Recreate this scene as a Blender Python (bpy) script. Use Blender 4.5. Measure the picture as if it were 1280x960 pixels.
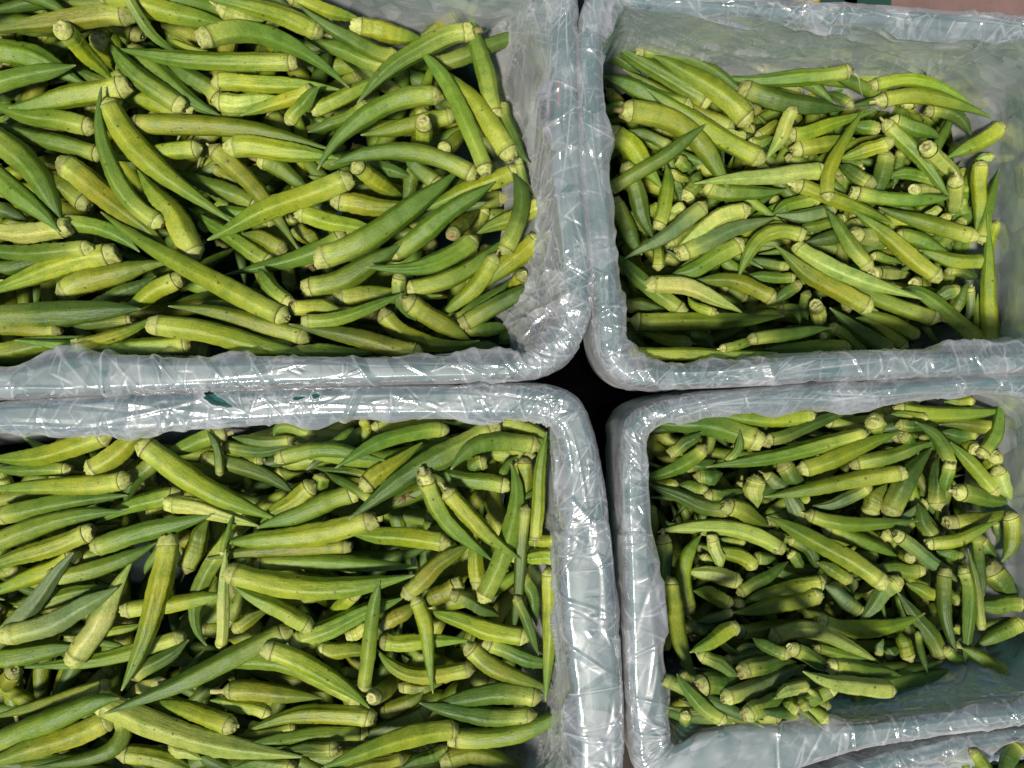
import bpy, math, random
import numpy as np

# ------------------------------------------------------------------ camera, light, exposure
sc = bpy.context.scene
for o in list(bpy.data.objects): bpy.data.objects.remove(o, do_unlink=True)
col = sc.collection
CAM_H, RIM_Z, FPX = 0.88, 0.30, 1108.0
cam_d = bpy.data.cameras.new('camera'); cam = bpy.data.objects.new('camera', cam_d); col.objects.link(cam)
cam.location = (0, 0, CAM_H); cam_d.sensor_width = 36.0; cam_d.lens = 36.0*FPX/1280.0
cam_d.clip_start = 0.01; cam_d.clip_end = 100.0
sc.camera = cam
world = bpy.data.worlds.new('World'); sc.world = world; world.use_nodes = True
SUN_EL, SUN_AZ = math.radians(66), math.radians(213)      # the light comes from the foot of the picture
wn = world.node_tree.nodes; wl = world.node_tree.links
for n in list(wn): wn.remove(n)
sky = wn.new('ShaderNodeTexSky'); sky.sky_type = 'NISHITA'; sky.sun_disc = False
sky.sun_elevation = SUN_EL; sky.sun_rotation = SUN_AZ
bg = wn.new('ShaderNodeBackground'); bg.inputs['Strength'].default_value = 0.07
wo = wn.new('ShaderNodeOutputWorld'); wl.new(sky.outputs[0], bg.inputs[0]); wl.new(bg.outputs[0], wo.inputs[0])
sun_d = bpy.data.lights.new('sun', 'SUN'); sun_d.energy = 4.3; sun_d.angle = math.radians(8); sun_d.color = (1.0, 0.95, 0.86)
sun = bpy.data.objects.new('sun', sun_d); col.objects.link(sun)
from mathutils import Vector
sd = Vector((math.sin(SUN_AZ)*math.cos(SUN_EL), math.cos(SUN_AZ)*math.cos(SUN_EL), math.sin(SUN_EL)))
sun.rotation_euler = (-sd).to_track_quat('-Z', 'Y').to_euler(); sun.location = sd*3
sc.view_settings.view_transform = 'Standard'; sc.view_settings.look = 'None'
sc.view_settings.gamma = 1.0; sc.view_settings.exposure = 0.06; sc.view_settings.use_curve_mapping = False
sc.render.engine = 'CYCLES'
sc.cycles.transparent_max_bounces = 24; sc.cycles.max_bounces = 8

rng = np.random.default_rng(11); random.seed(11)

# ------------------------------------------------------------------ helpers
def nt(name):
    m = bpy.data.materials.new(name); m.use_nodes = True
    n = m.node_tree.nodes
    for k in list(n): n.remove(k)
    return m, n, m.node_tree.links
def N(n, t, **kw):
    k = n.new(t)
    for a, v in kw.items():
        if a == 'inp':
            for i, x in v.items(): k.inputs[i].default_value = x
        else: setattr(k, a, v)
    return k
def ramp(n, pts):
    r = n.new('ShaderNodeValToRGB'); e = r.color_ramp.elements
    while len(e) < len(pts): e.new(0.5)
    for i, (p, c) in enumerate(pts):
        e[i].position = p; e[i].color = c if len(c) == 4 else (*c, 1)
    return r
def mesh_from(name, V, faces, colr=None, uv=None, smooth=True):
    me = bpy.data.meshes.new(name)
    V = np.asarray(V, np.float32)
    lens = None
    if isinstance(faces, np.ndarray):
        k = faces.shape[1]; nf = len(faces)
        me.vertices.add(len(V)); me.vertices.foreach_set('co', V.ravel())
        me.loops.add(nf*k); me.loops.foreach_set('vertex_index', faces.astype(np.int32).ravel())
        me.polygons.add(nf); me.polygons.foreach_set('loop_start', np.arange(0, nf*k, k, dtype=np.int32))
        me.polygons.foreach_set('loop_total', np.full(nf, k, np.int32))
        me.update(calc_edges=True); me.validate()
    else:
        me.from_pydata(V.tolist(), [], faces); me.update()
    if smooth: me.polygons.foreach_set('use_smooth', np.ones(len(me.polygons), bool))
    if colr is not None:
        a = me.color_attributes.new('tint', 'FLOAT_COLOR', 'POINT')
        c = np.ones((len(V), 4), np.float32); c[:, :colr.shape[1]] = colr
        a.data.foreach_set('color', c.ravel())
    if uv is not None:
        a = me.attributes.new('pod_uv', 'FLOAT_VECTOR', 'POINT')
        u = np.zeros((len(V), 3), np.float32); u[:, :2] = uv; a.data.foreach_set('vector', u.ravel())
    return me
def obj(name, me, mat=None, parent=None, **props):
    o = bpy.data.objects.new(name, me); col.objects.link(o)
    if mat is not None: me.materials.append(mat)
    if parent is not None: o.parent = parent
    for k, v in props.items(): o[k] = v
    return o
def empty(name, loc, **props):
    o = bpy.data.objects.new(name, None); col.objects.link(o); o.location = loc; o.empty_display_size = .01
    for k, v in props.items(): o[k] = v
    return o
def at(px, py, z):
    k = (CAM_H - z)/FPX
    return np.array(((px-640.0)*k, -(py-480.0)*k, z))
def grid_faces(nu, ns, closed=True):
    u = np.arange(nu if closed else nu-1); s = np.arange(ns-1)
    U, S = np.meshgrid(u, s, indexing='ij'); U2 = (U+1) % nu
    return np.stack([U*ns+S, U2*ns+S, U2*ns+S+1, U*ns+S+1], -1).reshape(-1, 4)

# ------------------------------------------------------------------ materials
def pod_material():
    m, n, l = nt('okra_skin')
    out = N(n, 'ShaderNodeOutputMaterial'); b = N(n, 'ShaderNodeBsdfPrincipled')
    at_ = N(n, 'ShaderNodeAttribute', attribute_name='tint'); uv = N(n, 'ShaderNodeAttribute', attribute_name='pod_uv')
    geo = N(n, 'ShaderNodeNewGeometry')
    mp = N(n, 'ShaderNodeMapping', inp={'Scale': (1.0, 55.0, 1.0)}); l.new(uv.outputs['Vector'], mp.inputs[0])
    st = N(n, 'ShaderNodeTexNoise', inp={'Scale': 7.0, 'Detail': 4.0, 'Roughness': .65}); l.new(mp.outputs[0], st.inputs['Vector'])
    r1 = ramp(n, [(.28, (.52, .57, .5)), (.5, (1, 1, 1)), (.75, (1.26, 1.2, 1.45))]); l.new(st.outputs[0], r1.inputs[0])
    m1 = N(n, 'ShaderNodeMix', data_type='RGBA', blend_type='MULTIPLY', inp={0: .8}); l.new(at_.outputs['Color'], m1.inputs[6]); l.new(r1.outputs[0], m1.inputs[7])
    # broad mottling
    mo = N(n, 'ShaderNodeTexNoise', inp={'Scale': 95.0, 'Detail': 3.0, 'Roughness': .6}); l.new(geo.outputs['Position'], mo.inputs['Vector'])
    r2 = ramp(n, [(.3, (.56, .7, .62)), (.52, (1, 1, 1)), (.72, (1.24, 1.14, 1.15))]); l.new(mo.outputs[0], r2.inputs[0])
    m2 = N(n, 'ShaderNodeMix', data_type='RGBA', blend_type='MULTIPLY', inp={0: .8}); l.new(m1.outputs[2], m2.inputs[6]); l.new(r2.outputs[0], m2.inputs[7])
    # brown scuffs and specks
    sp = N(n, 'ShaderNodeTexNoise', inp={'Scale': 420.0, 'Detail': 5.0, 'Roughness': .7}); l.new(geo.outputs['Position'], sp.inputs['Vector'])
    sr = ramp(n, [(.60, (0, 0, 0)), (.70, (1, 1, 1))]); l.new(sp.outputs[0], sr.inputs[0])
    pm = N(n, 'ShaderNodeTexNoise', inp={'Scale': 60.0, 'Detail': 2.0}); l.new(geo.outputs['Position'], pm.inputs['Vector'])
    pr = ramp(n, [(.45, (0, 0, 0)), (.62, (1, 1, 1))]); l.new(pm.outputs[0], pr.inputs[0])
    mm = N(n, 'ShaderNodeMath', operation='MULTIPLY'); l.new(sr.outputs[0], mm.inputs[0]); l.new(pr.outputs[0], mm.inputs[1])
    m3 = N(n, 'ShaderNodeMix', data_type='RGBA', inp={7: (.07, .06, .015, 1)}); l.new(mm.outputs[0], m3.inputs[0]); l.new(m2.outputs[2], m3.inputs[6])
    vs = N(n, 'ShaderNodeTexVoronoi', inp={'Scale': 150.0}); l.new(geo.outputs['Position'], vs.inputs['Vector'])
    sc_ = N(n, 'ShaderNodeSeparateColor'); l.new(vs.outputs['Color'], sc_.inputs[0])
    s1 = N(n, 'ShaderNodeMath', operation='GREATER_THAN', inp={1: .80}); l.new(sc_.outputs[0], s1.inputs[0])
    s2 = N(n, 'ShaderNodeMapRange', inp={1: .09, 2: .2, 3: .8, 4: 0.}); l.new(vs.outputs['Distance'], s2.inputs[0])
    s3 = N(n, 'ShaderNodeMath', operation='MULTIPLY'); l.new(s1.outputs[0], s3.inputs[0]); l.new(s2.outputs[0], s3.inputs[1])
    m4 = N(n, 'ShaderNodeMix', data_type='RGBA', inp={7: (.05, .045, .012, 1)}); l.new(s3.outputs[0], m4.inputs[0]); l.new(m3.outputs[2], m4.inputs[6])
    l.new(m4.outputs[2], b.inputs['Base Color'])
    rr = N(n, 'ShaderNodeMapRange', inp={3: .34, 4: .6}); l.new(mo.outputs[0], rr.inputs[0]); l.new(rr.outputs[0], b.inputs['Roughness'])
    b.inputs['Specular IOR Level'].default_value = .38
    b.inputs['Subsurface Weight'].default_value = 0.0
    # relief: fine lengthwise veins, seed swellings, skin grain
    mp2 = N(n, 'ShaderNodeMapping', inp={'Scale': (1.0, 170.0, 1.0)}); l.new(uv.outputs['Vector'], mp2.inputs[0])
    sd_ = N(n, 'ShaderNodeTexNoise', inp={'Scale': 1.3, 'Detail': 1.0}); l.new(mp2.outputs[0], sd_.inputs['Vector'])
    gr = N(n, 'ShaderNodeTexNoise', inp={'Scale': 900.0, 'Detail': 2.0}); l.new(geo.outputs['Position'], gr.inputs['Vector'])
    a1 = N(n, 'ShaderNodeMath', operation='MULTIPLY_ADD', inp={1: .5}); l.new(st.outputs[0], a1.inputs[0]); l.new(sd_.outputs[0], a1.inputs[2])
    a2 = N(n, 'ShaderNodeMath', operation='MULTIPLY_ADD', inp={1: .3}); l.new(gr.outputs[0], a2.inputs[0]); l.new(a1.outputs[0], a2.inputs[2])
    bu = N(n, 'ShaderNodeBump', inp={'Strength': .5, 'Distance': .0007}); l.new(a2.outputs[0], bu.inputs['Height'])
    l.new(bu.outputs[0], b.inputs['Normal']); l.new(b.outputs[0], out.inputs[0])
    return m
def cap_material():
    m, n, l = nt('okra_stem_cap')
    out = N(n, 'ShaderNodeOutputMaterial'); b = N(n, 'ShaderNodeBsdfPrincipled', inp={'Roughness': .62})
    at_ = N(n, 'ShaderNodeAttribute', attribute_name='tint'); geo = N(n, 'ShaderNodeNewGeometry')
    a = N(n, 'ShaderNodeTexNoise', inp={'Scale': 330.0, 'Detail': 5.0, 'Roughness': .7}); l.new(geo.outputs['Position'], a.inputs['Vector'])
    r = ramp(n, [(.34, (.42, .32, .2)), (.5, (.95, .93, .85)), (.75, (1.15, 1.15, 1.1))]); l.new(a.outputs[0], r.inputs[0])
    x = N(n, 'ShaderNodeMix', data_type='RGBA', blend_type='MULTIPLY', inp={0: .85}); l.new(at_.outputs['Color'], x.inputs[6]); l.new(r.outputs[0], x.inputs[7])
    l.new(x.outputs[2], b.inputs['Base Color'])
    bu = N(n, 'ShaderNodeBump', inp={'Strength': .6, 'Distance': .0008}); l.new(a.outputs[0], bu.inputs['Height']); l.new(bu.outputs[0], b.inputs['Normal'])
    l.new(b.outputs[0], out.inputs[0]); return m
def film_material():
    m, n, l = nt('clear_film')
    out = N(n, 'ShaderNodeOutputMaterial')
    tr = N(n, 'ShaderNodeBsdfTransparent', inp={0: (.95, .97, .98, 1)})
    df = N(n, 'ShaderNodeBsdfDiffuse', inp={0: (.83, .825, .83, 1)}); tl = N(n, 'ShaderNodeBsdfTranslucent', inp={0: (.83, .825, .83, 1)})
    w = N(n, 'ShaderNodeMixShader', inp={0: .3}); l.new(df.outputs[0], w.inputs[1]); l.new(tl.outputs[0], w.inputs[2])
    geo = N(n, 'ShaderNodeNewGeometry'); at_ = N(n, 'ShaderNodeAttribute', attribute_name='tint')
    no = N(n, 'ShaderNodeTexNoise', inp={'Scale': 38.0, 'Detail': 5.0, 'Roughness': .6, 'Distortion': .6}); l.new(geo.outputs['Position'], no.inputs['Vector'])
    mr = N(n, 'ShaderNodeMapRange', inp={1: .3, 2: .72, 3: FILM_LO, 4: FILM_HI}); l.new(no.outputs[0], mr.inputs[0])
    nd = N(n, 'ShaderNodeMix', data_type='RGBA', blend_type='ADD', inp={0: .008}); l.new(geo.outputs['Position'], nd.inputs[6]); l.new(no.outputs['Color'], nd.inputs[7])
    vo = N(n, 'ShaderNodeTexVoronoi', inp={'Scale': 62.0}); l.new(nd.outputs[2], vo.inputs['Vector'])
    vs = N(n, 'ShaderNodeSeparateColor'); l.new(vo.outputs['Color'], vs.inputs[0])
    vp = N(n, 'ShaderNodeMath', operation='POWER', inp={1: 2.5}); l.new(vs.outputs[0], vp.inputs[0])
    vm = N(n, 'ShaderNodeMath', operation='MULTIPLY_ADD', inp={1: .20}); l.new(vp.outputs[0], vm.inputs[0]); l.new(mr.outputs[0], vm.inputs[2])
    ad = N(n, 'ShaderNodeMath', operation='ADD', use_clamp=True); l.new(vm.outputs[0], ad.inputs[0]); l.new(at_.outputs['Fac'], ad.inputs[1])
    lw = N(n, 'ShaderNodeLayerWeight', inp={0: .5})
    pw = N(n, 'ShaderNodeMath', operation='POWER', inp={1: 2.2}); l.new(lw.outputs['Facing'], pw.inputs[0])
    ed = N(n, 'ShaderNodeMath', operation='MULTIPLY_ADD', inp={1: .55}, use_clamp=True); l.new(pw.outputs[0], ed.inputs[0]); l.new(ad.outputs[0], ed.inputs[2])
    mx = N(n, 'ShaderNodeMixShader'); l.new(ed.outputs[0], mx.inputs[0]); l.new(tr.outputs[0], mx.inputs[1]); l.new(w.outputs[0], mx.inputs[2])
    gl = N(n, 'ShaderNodeBsdfGlossy', inp={'Color': (1, 1, 1, 1), 'Roughness': .12})
    bn = N(n, 'ShaderNodeTexNoise', inp={'Scale': 520.0, 'Detail': 3.0}); l.new(geo.outputs['Position'], bn.inputs['Vector'])
    bu = N(n, 'ShaderNodeBump', inp={'Strength': .12, 'Distance': .0005}); l.new(bn.outputs[0], bu.inputs['Height'])
    l.new(bu.outputs[0], gl.inputs['Normal'])
    fr = N(n, 'ShaderNodeFresnel', inp={'IOR': 1.5}); l.new(bu.outputs[0], fr.inputs['Normal'])
    fm = N(n, 'ShaderNodeMath', operation='MULTIPLY_ADD', inp={1: 1.6, 2: .03}, use_clamp=True); l.new(fr.outputs[0], fm.inputs[0])
    fc = N(n, 'ShaderNodeMath', operation='MINIMUM', inp={1: .2}); l.new(fm.outputs[0], fc.inputs[0])
    g2 = N(n, 'ShaderNodeBsdfGlossy', inp={'Color': (1, 1, 1, 1), 'Roughness': .38})
    mh = N(n, 'ShaderNodeMixShader', inp={0: .04}); l.new(mx.outputs[0], mh.inputs[1]); l.new(g2.outputs[0], mh.inputs[2])
    mg = N(n, 'ShaderNodeMixShader'); l.new(fc.outputs[0], mg.inputs[0]); l.new(mh.outputs[0], mg.inputs[1]); l.new(gl.outputs[0], mg.inputs[2])
    l.new(mg.outputs[0], out.inputs[0]); return m
FILM_LO, FILM_HI = .10, .30
def plain(name, c, rough=.5, nscale=60., amt=.25, bump=.0):
    m, n, l = nt(name)
    out = N(n, 'ShaderNodeOutputMaterial'); b = N(n, 'ShaderNodeBsdfPrincipled', inp={'Roughness': rough})
    geo = N(n, 'ShaderNodeNewGeometry')
    a = N(n, 'ShaderNodeTexNoise', inp={'Scale': nscale, 'Detail': 6.0, 'Roughness': .65}); l.new(geo.outputs['Position'], a.inputs['Vector'])
    r = ramp(n, [(.3, tuple(x*(1-amt) for x in c)), (.7, tuple(x*(1+amt) for x in c))]); l.new(a.outputs[0], r.inputs[0]); l.new(r.outputs[0], b.inputs['Base Color'])
    if bump:
        bu = N(n, 'ShaderNodeBump', inp={'Strength': .6, 'Distance': bump}); l.new(a.outputs[0], bu.inputs['Height']); l.new(bu.outputs[0], b.inputs['Normal'])
    l.new(b.outputs[0], out.inputs[0]); return m
M_POD, M_CAP, M_FILM = pod_material(), cap_material(), film_material()
M_CRATE = plain('green_crate_plastic', (.022, .105, .09), .42, 40, .2)
M_FLOOR = plain('brown_concrete', (.17, .105, .09), .85, 22, .22, .004)
M_RED = plain('red_print', (.22, .09, .075), .5)
M_CRATE2 = plain('dark_green_plastic', (.008, .045, .03), .5, 40, .2)
M_STRAW = plain('dry_fibre', (.38, .36, .22), .7, 300, .2)
M_BROWN = plain('dried_flower', (.16, .10, .035), .8, 400, .3)
M_YEL = plain('yellow_skin', (.62, .45, .03), .45, 80, .2)

# ------------------------------------------------------------------ the floor
fs = 4.0
obj('floor', mesh_from('floor', [(-fs, -fs, 0), (fs, -fs, 0), (fs, fs, 0), (-fs, fs, 0)], [(0, 1, 2, 3)], smooth=False), M_FLOOR, kind='structure')

# ------------------------------------------------------------------ crates and their film liners
# each crate: control points round its rim, as (outer edge, inner edge, foot of the film slope), metres
HEAP = {'TL': 0.25, 'BL': 0.25, 'TR': 0.225, 'BR': 0.225, 'BB': 0.235}
CRATES = {
'TL':[(-0.3769,-0.0105,-0.3769,0.0115,-0.3769,0.0115,0.19),(-0.335,-0.0089,-0.335,0.0094,-0.335,0.0094,0.19),(-0.3036,-0.0073,-0.3036,0.0162,-0.3036,0.0162,0.19),(-0.2774,-0.0063,-0.2774,0.0204,-0.2774,0.0204,0.19),(-0.2303,-0.0052,-0.2303,0.0168,-0.2303,0.0168,0.19),(-0.178,-0.0026,-0.178,0.0173,-0.178,0.0173,0.19),(-0.0995,0.0,-0.0995,0.0168,-0.0995,0.0168,0.19),(-0.0419,0.0016,-0.0419,0.0162,-0.0419,0.0162,0.19),(0.0,0.0031,0.0,0.0178,0.0,0.0178,0.19),(0.0262,0.0094,0.0147,0.0236,-0.0046,0.0431,0.244),(0.0408,0.0236,0.0262,0.0356,0.0,0.0574,0.244),(0.0497,0.0445,0.0314,0.0497,0.0057,0.0775,0.244),(0.0523,0.0785,0.033,0.0785,0.0126,0.1033,0.244),(0.0487,0.1204,0.0288,0.1204,0.0161,0.132,0.244),(0.0455,0.1727,0.0262,0.1727,0.0069,0.1779,0.244),(0.0429,0.2251,0.0262,0.2251,-0.0029,0.2353,0.244),(0.0414,0.2565,0.0262,0.2513,-0.0069,0.2583,0.244),(0.0314,0.2748,0.0157,0.2617,-0.023,0.2537,0.244),(0.0052,0.2827,0.0,0.2696,-0.0459,0.2549,0.244),(-0.0733,0.2879,-0.0733,0.2748,-0.0976,0.2686,0.244),(-0.178,0.2905,-0.178,0.2774,-0.1952,0.2927,0.244),(-0.3769,0.2905,-0.3769,0.2774,-0.4133,0.2927,0.244),(-0.4921,0.2905,-0.4868,0.2774,-0.5223,0.2899,0.244),(-0.513,0.2722,-0.4983,0.2644,-0.531,0.2755,0.244),(-0.5182,0.1466,-0.5036,0.1466,-0.5338,0.1607,0.244),(-0.513,0.0105,-0.4983,0.0183,-0.531,0.0287,0.244),(-0.4921,-0.0105,-0.4842,0.0042,-0.5178,0.023,0.244)],
'BL':[(-0.3769,-0.0136,-0.3769,-0.034,-0.3769,-0.034,0.19),(-0.335,-0.012,-0.335,-0.0319,-0.335,-0.0319,0.19),(-0.2879,-0.0094,-0.2879,-0.033,-0.2879,-0.033,0.19),(-0.2303,-0.0063,-0.2303,-0.0304,-0.2303,-0.0304,0.19),(-0.178,-0.0037,-0.1727,-0.0262,-0.1727,-0.0262,0.19),(-0.1152,-0.0026,-0.1152,-0.023,-0.1152,-0.023,0.19),(-0.0209,-0.0016,-0.0209,-0.0225,-0.0209,-0.0225,0.19),(0.0209,-0.0021,0.0157,-0.023,0.0157,-0.023,0.19),(0.0419,-0.0105,0.0272,-0.0288,0.0272,-0.0288,0.19),(0.0523,-0.0314,0.0325,-0.0419,0.0276,-0.0631,0.244),(0.0586,-0.0628,0.0356,-0.0733,0.0276,-0.0918,0.244),(0.0654,-0.1152,0.0314,-0.1204,0.0298,-0.1378,0.244),(0.0691,-0.1675,0.0351,-0.1675,0.031,-0.1837,0.244),(0.0722,-0.2094,0.0398,-0.2094,0.0276,-0.2239,0.244),(0.0717,-0.246,0.0429,-0.2408,0.0184,-0.2583,0.244),(0.0681,-0.2644,0.0393,-0.2591,0.0086,-0.2727,0.244),(0.0497,-0.2905,0.0272,-0.2748,-0.0057,-0.2824,0.244),(-0.0733,-0.301,-0.0733,-0.2863,-0.0804,-0.2841,0.244),(-0.3769,-0.3047,-0.3769,-0.2905,-0.4133,-0.287,0.244),(-0.4921,-0.3047,-0.4842,-0.2905,-0.5166,-0.2813,0.244),(-0.5156,-0.2827,-0.5015,-0.2748,-0.5281,-0.264,0.244),(-0.5208,-0.1413,-0.5062,-0.1413,-0.5338,-0.155,0.244),(-0.5156,-0.034,-0.501,-0.0445,-0.531,-0.0631,0.244),(-0.4921,-0.0141,-0.4842,-0.0288,-0.5166,-0.0517,0.244)],
'TR':[(0.0445,0.2303,0.0592,0.2251,0.0592,0.2251,0.165),(0.0455,0.1727,0.0612,0.1727,0.0612,0.1727,0.165),(0.0487,0.1204,0.0649,0.1204,0.0649,0.1204,0.165),(0.0523,0.0785,0.0691,0.0785,0.0691,0.0785,0.165),(0.0555,0.0419,0.0733,0.0419,0.0733,0.0419,0.165),(0.0597,0.0183,0.0749,0.0251,0.0749,0.0251,0.165),(0.0707,0.0037,0.0817,0.0131,0.0817,0.0131,0.165),(0.089,-0.0021,0.0995,0.012,0.0995,0.012,0.165),(0.1361,-0.001,0.1413,0.0131,0.1413,0.0131,0.165),(0.1884,0.0021,0.1937,0.0188,0.1937,0.0188,0.165),(0.2408,0.0042,0.246,0.0209,0.246,0.0209,0.165),(0.2931,0.0063,0.2931,0.0215,0.2931,0.0215,0.165),(0.3403,0.0094,0.335,0.0225,0.3556,0.034,0.219),(0.3664,0.0157,0.3507,0.0288,0.3597,0.04,0.219),(0.3821,0.0419,0.3638,0.0471,0.3615,0.0597,0.219),(0.3847,0.1204,0.3664,0.1204,0.3627,0.1372,0.219),(0.3795,0.1989,0.3612,0.1937,0.3627,0.2028,0.219),(0.369,0.2277,0.3533,0.2199,0.343,0.216,0.219),(0.3403,0.2408,0.335,0.2277,0.3221,0.2297,0.219),(0.2827,0.245,0.2827,0.2324,0.2864,0.2339,0.219),(0.2408,0.2486,0.2356,0.2356,0.2446,0.2362,0.219),(0.1884,0.2513,0.1884,0.2387,0.2028,0.2356,0.219),(0.1361,0.2555,0.1361,0.2429,0.1491,0.2386,0.219),(0.0838,0.2591,0.0838,0.2471,0.1074,0.2446,0.219),(0.055,0.2591,0.067,0.2513,0.0823,0.247,0.219)],
'BR':[(0.3403,0.0068,0.3376,-0.0052,0.3376,-0.0052,0.165),(0.2931,0.0047,0.2931,-0.0063,0.2931,-0.0063,0.165),(0.2408,0.0005,0.2408,-0.011,0.2408,-0.011,0.165),(0.1989,-0.0005,0.1937,-0.0147,0.1937,-0.0147,0.165),(0.1518,-0.0047,0.1518,-0.0188,0.1518,-0.0188,0.165),(0.1152,-0.0084,0.1152,-0.0225,0.1152,-0.0225,0.165),(0.09,-0.0147,0.0963,-0.0262,0.0963,-0.0262,0.165),(0.0764,-0.0251,0.0874,-0.0366,0.0874,-0.0366,0.165),(0.0733,-0.0471,0.0879,-0.0523,0.0879,-0.0523,0.165),(0.0728,-0.0733,0.0895,-0.0733,0.0895,-0.0733,0.165),(0.0743,-0.1152,0.0927,-0.1152,0.0927,-0.1152,0.165),(0.0759,-0.1675,0.0974,-0.1675,0.0974,-0.1675,0.165),(0.0769,-0.2042,0.1021,-0.2042,0.1021,-0.2042,0.165),(0.0796,-0.2303,0.1031,-0.2251,0.1031,-0.2251,0.165),(0.0848,-0.2591,0.1057,-0.2382,0.1296,-0.2303,0.25),(0.1047,-0.2722,0.123,-0.2293,0.146,-0.2302,0.258),(0.1466,-0.2712,0.1518,-0.223,0.1796,-0.2302,0.258),(0.1884,-0.2523,0.1937,-0.224,0.2245,-0.2268,0.258),(0.2356,-0.2377,0.2408,-0.2214,0.2695,-0.2167,0.258),(0.2827,-0.2303,0.2827,-0.2162,0.3031,-0.2088,0.258),(0.3376,-0.223,0.335,-0.2094,0.3396,-0.2032,0.258),(0.3795,-0.2094,0.3664,-0.1989,0.3567,-0.2064,0.219),(0.3952,-0.1675,0.3795,-0.1623,0.3735,-0.179,0.219),(0.3978,-0.089,0.3821,-0.089,0.3723,-0.1014,0.219),(0.39,-0.0157,0.3769,-0.0262,0.3687,-0.0388,0.219),(0.3769,0.001,0.3664,-0.0105,0.3669,-0.0239,0.219)],
'BB':[(0.1152,-0.2785,0.1309,-0.2879,0.1528,-0.329,0.229),(0.1623,-0.2654,0.1701,-0.2748,0.1939,-0.3149,0.229),(0.2042,-0.2544,0.2094,-0.2638,0.238,-0.302,0.229),(0.2356,-0.246,0.2408,-0.2575,0.2732,-0.2949,0.229),(0.267,-0.2382,0.267,-0.2497,0.3026,-0.285,0.229),(0.2984,-0.2324,0.2984,-0.2429,0.3361,-0.2773,0.229),(0.3403,-0.2267,0.3403,-0.2356,0.379,-0.2703,0.229),(0.3874,-0.2251,0.3821,-0.2356,0.423,-0.2703,0.229),(0.4083,-0.2356,0.3952,-0.246,0.4377,-0.282,0.229),(0.4188,-0.3507,0.4057,-0.3507,0.4465,-0.3937,0.229),(0.4135,-0.4764,0.4005,-0.4659,0.4407,-0.5141,0.229),(0.3874,-0.4921,0.3769,-0.479,0.4172,-0.5288,0.229),(0.1361,-0.5025,0.1466,-0.4868,0.1704,-0.5405,0.229),(0.0995,-0.4816,0.1125,-0.4711,0.1351,-0.5229,0.229),(0.0942,-0.3769,0.1099,-0.3769,0.1322,-0.423,0.229),(0.0995,-0.2879,0.1152,-0.2984,0.141,-0.3408,0.229)],
}
CRATE_LABEL = {'TL': 'green crate under film at upper left, brimming with large okra', 'BL': 'green crate under torn film at lower left, filled with large okra', 'TR': 'green crate at upper right with small okra and a bare wall at right', 'BR': 'green crate at lower right with small dark okra and bare film at its lower corner', 'BB': 'green crate just showing along the bottom edge at right'}
LINER_LABEL = {'TL': 'wrinkled clear film over the rim of the upper left crate', 'BL': 'wrinkled clear film with torn holes over the rim of the lower left crate', 'TR': 'wrinkled clear film over the rim of the upper right crate', 'BR': 'wrinkled clear film over the rim of the lower right crate, slack at bottom', 'BB': 'wrinkled clear film over the rim of the crate at the bottom edge'}
def catmull(P, n_each):
    out = []
    K = len(P)
    for i in range(K):
        p0, p1, p2, p3 = P[i-1], P[i], P[(i+1) % K], P[(i+2) % K]
        for t in np.linspace(0, 1, n_each, endpoint=False):
            # centripetal-ish: cardinal spline of tension .5
            a = (-t**3+2*t*t-t)/2; b = (3*t**3-5*t*t+2)/2; c = (-3*t**3+4*t*t+t)/2; d = (t**3-t*t)/2
            out.append(a*p0+b*p1+c*p2+d*p3)
    return np.array(out)
def loops(key):
    C = np.array(CRATES[key], float)                       # k rows of outer xy, inner xy, foot xyz
    dense = catmull(C, 60)
    d = np.linalg.norm(np.diff(np.vstack([dense, dense[:1]])[:, :2], axis=0), axis=1)
    # step: fine where the photograph looks, coarse elsewhere
    vis = (np.abs(dense[:, 0]) < .345) & (np.abs(dense[:, 1]) < .262)
    w = d/np.where(vis, .00062, .006)
    cw = np.concatenate([[0], np.cumsum(w)]); n = int(cw[-1])
    tt = np.linspace(0, cw[-1], n, endpoint=False)
    ext = np.vstack([dense, dense[:1]])
    res = np.stack([np.interp(tt, cw, ext[:, j]) for j in range(7)], 1)
    arc = np.interp(tt, cw, np.concatenate([[0], np.cumsum(d)]))
    return res, arc
def unit(v): return v/np.maximum(np.linalg.norm(v, axis=-1, keepdims=True), 1e-9)
def smooth_u(a, it):
    for _ in range(it): a = .25*np.roll(a, 1, 0)+.5*a+.25*np.roll(a, -1, 0)
    return a
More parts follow.
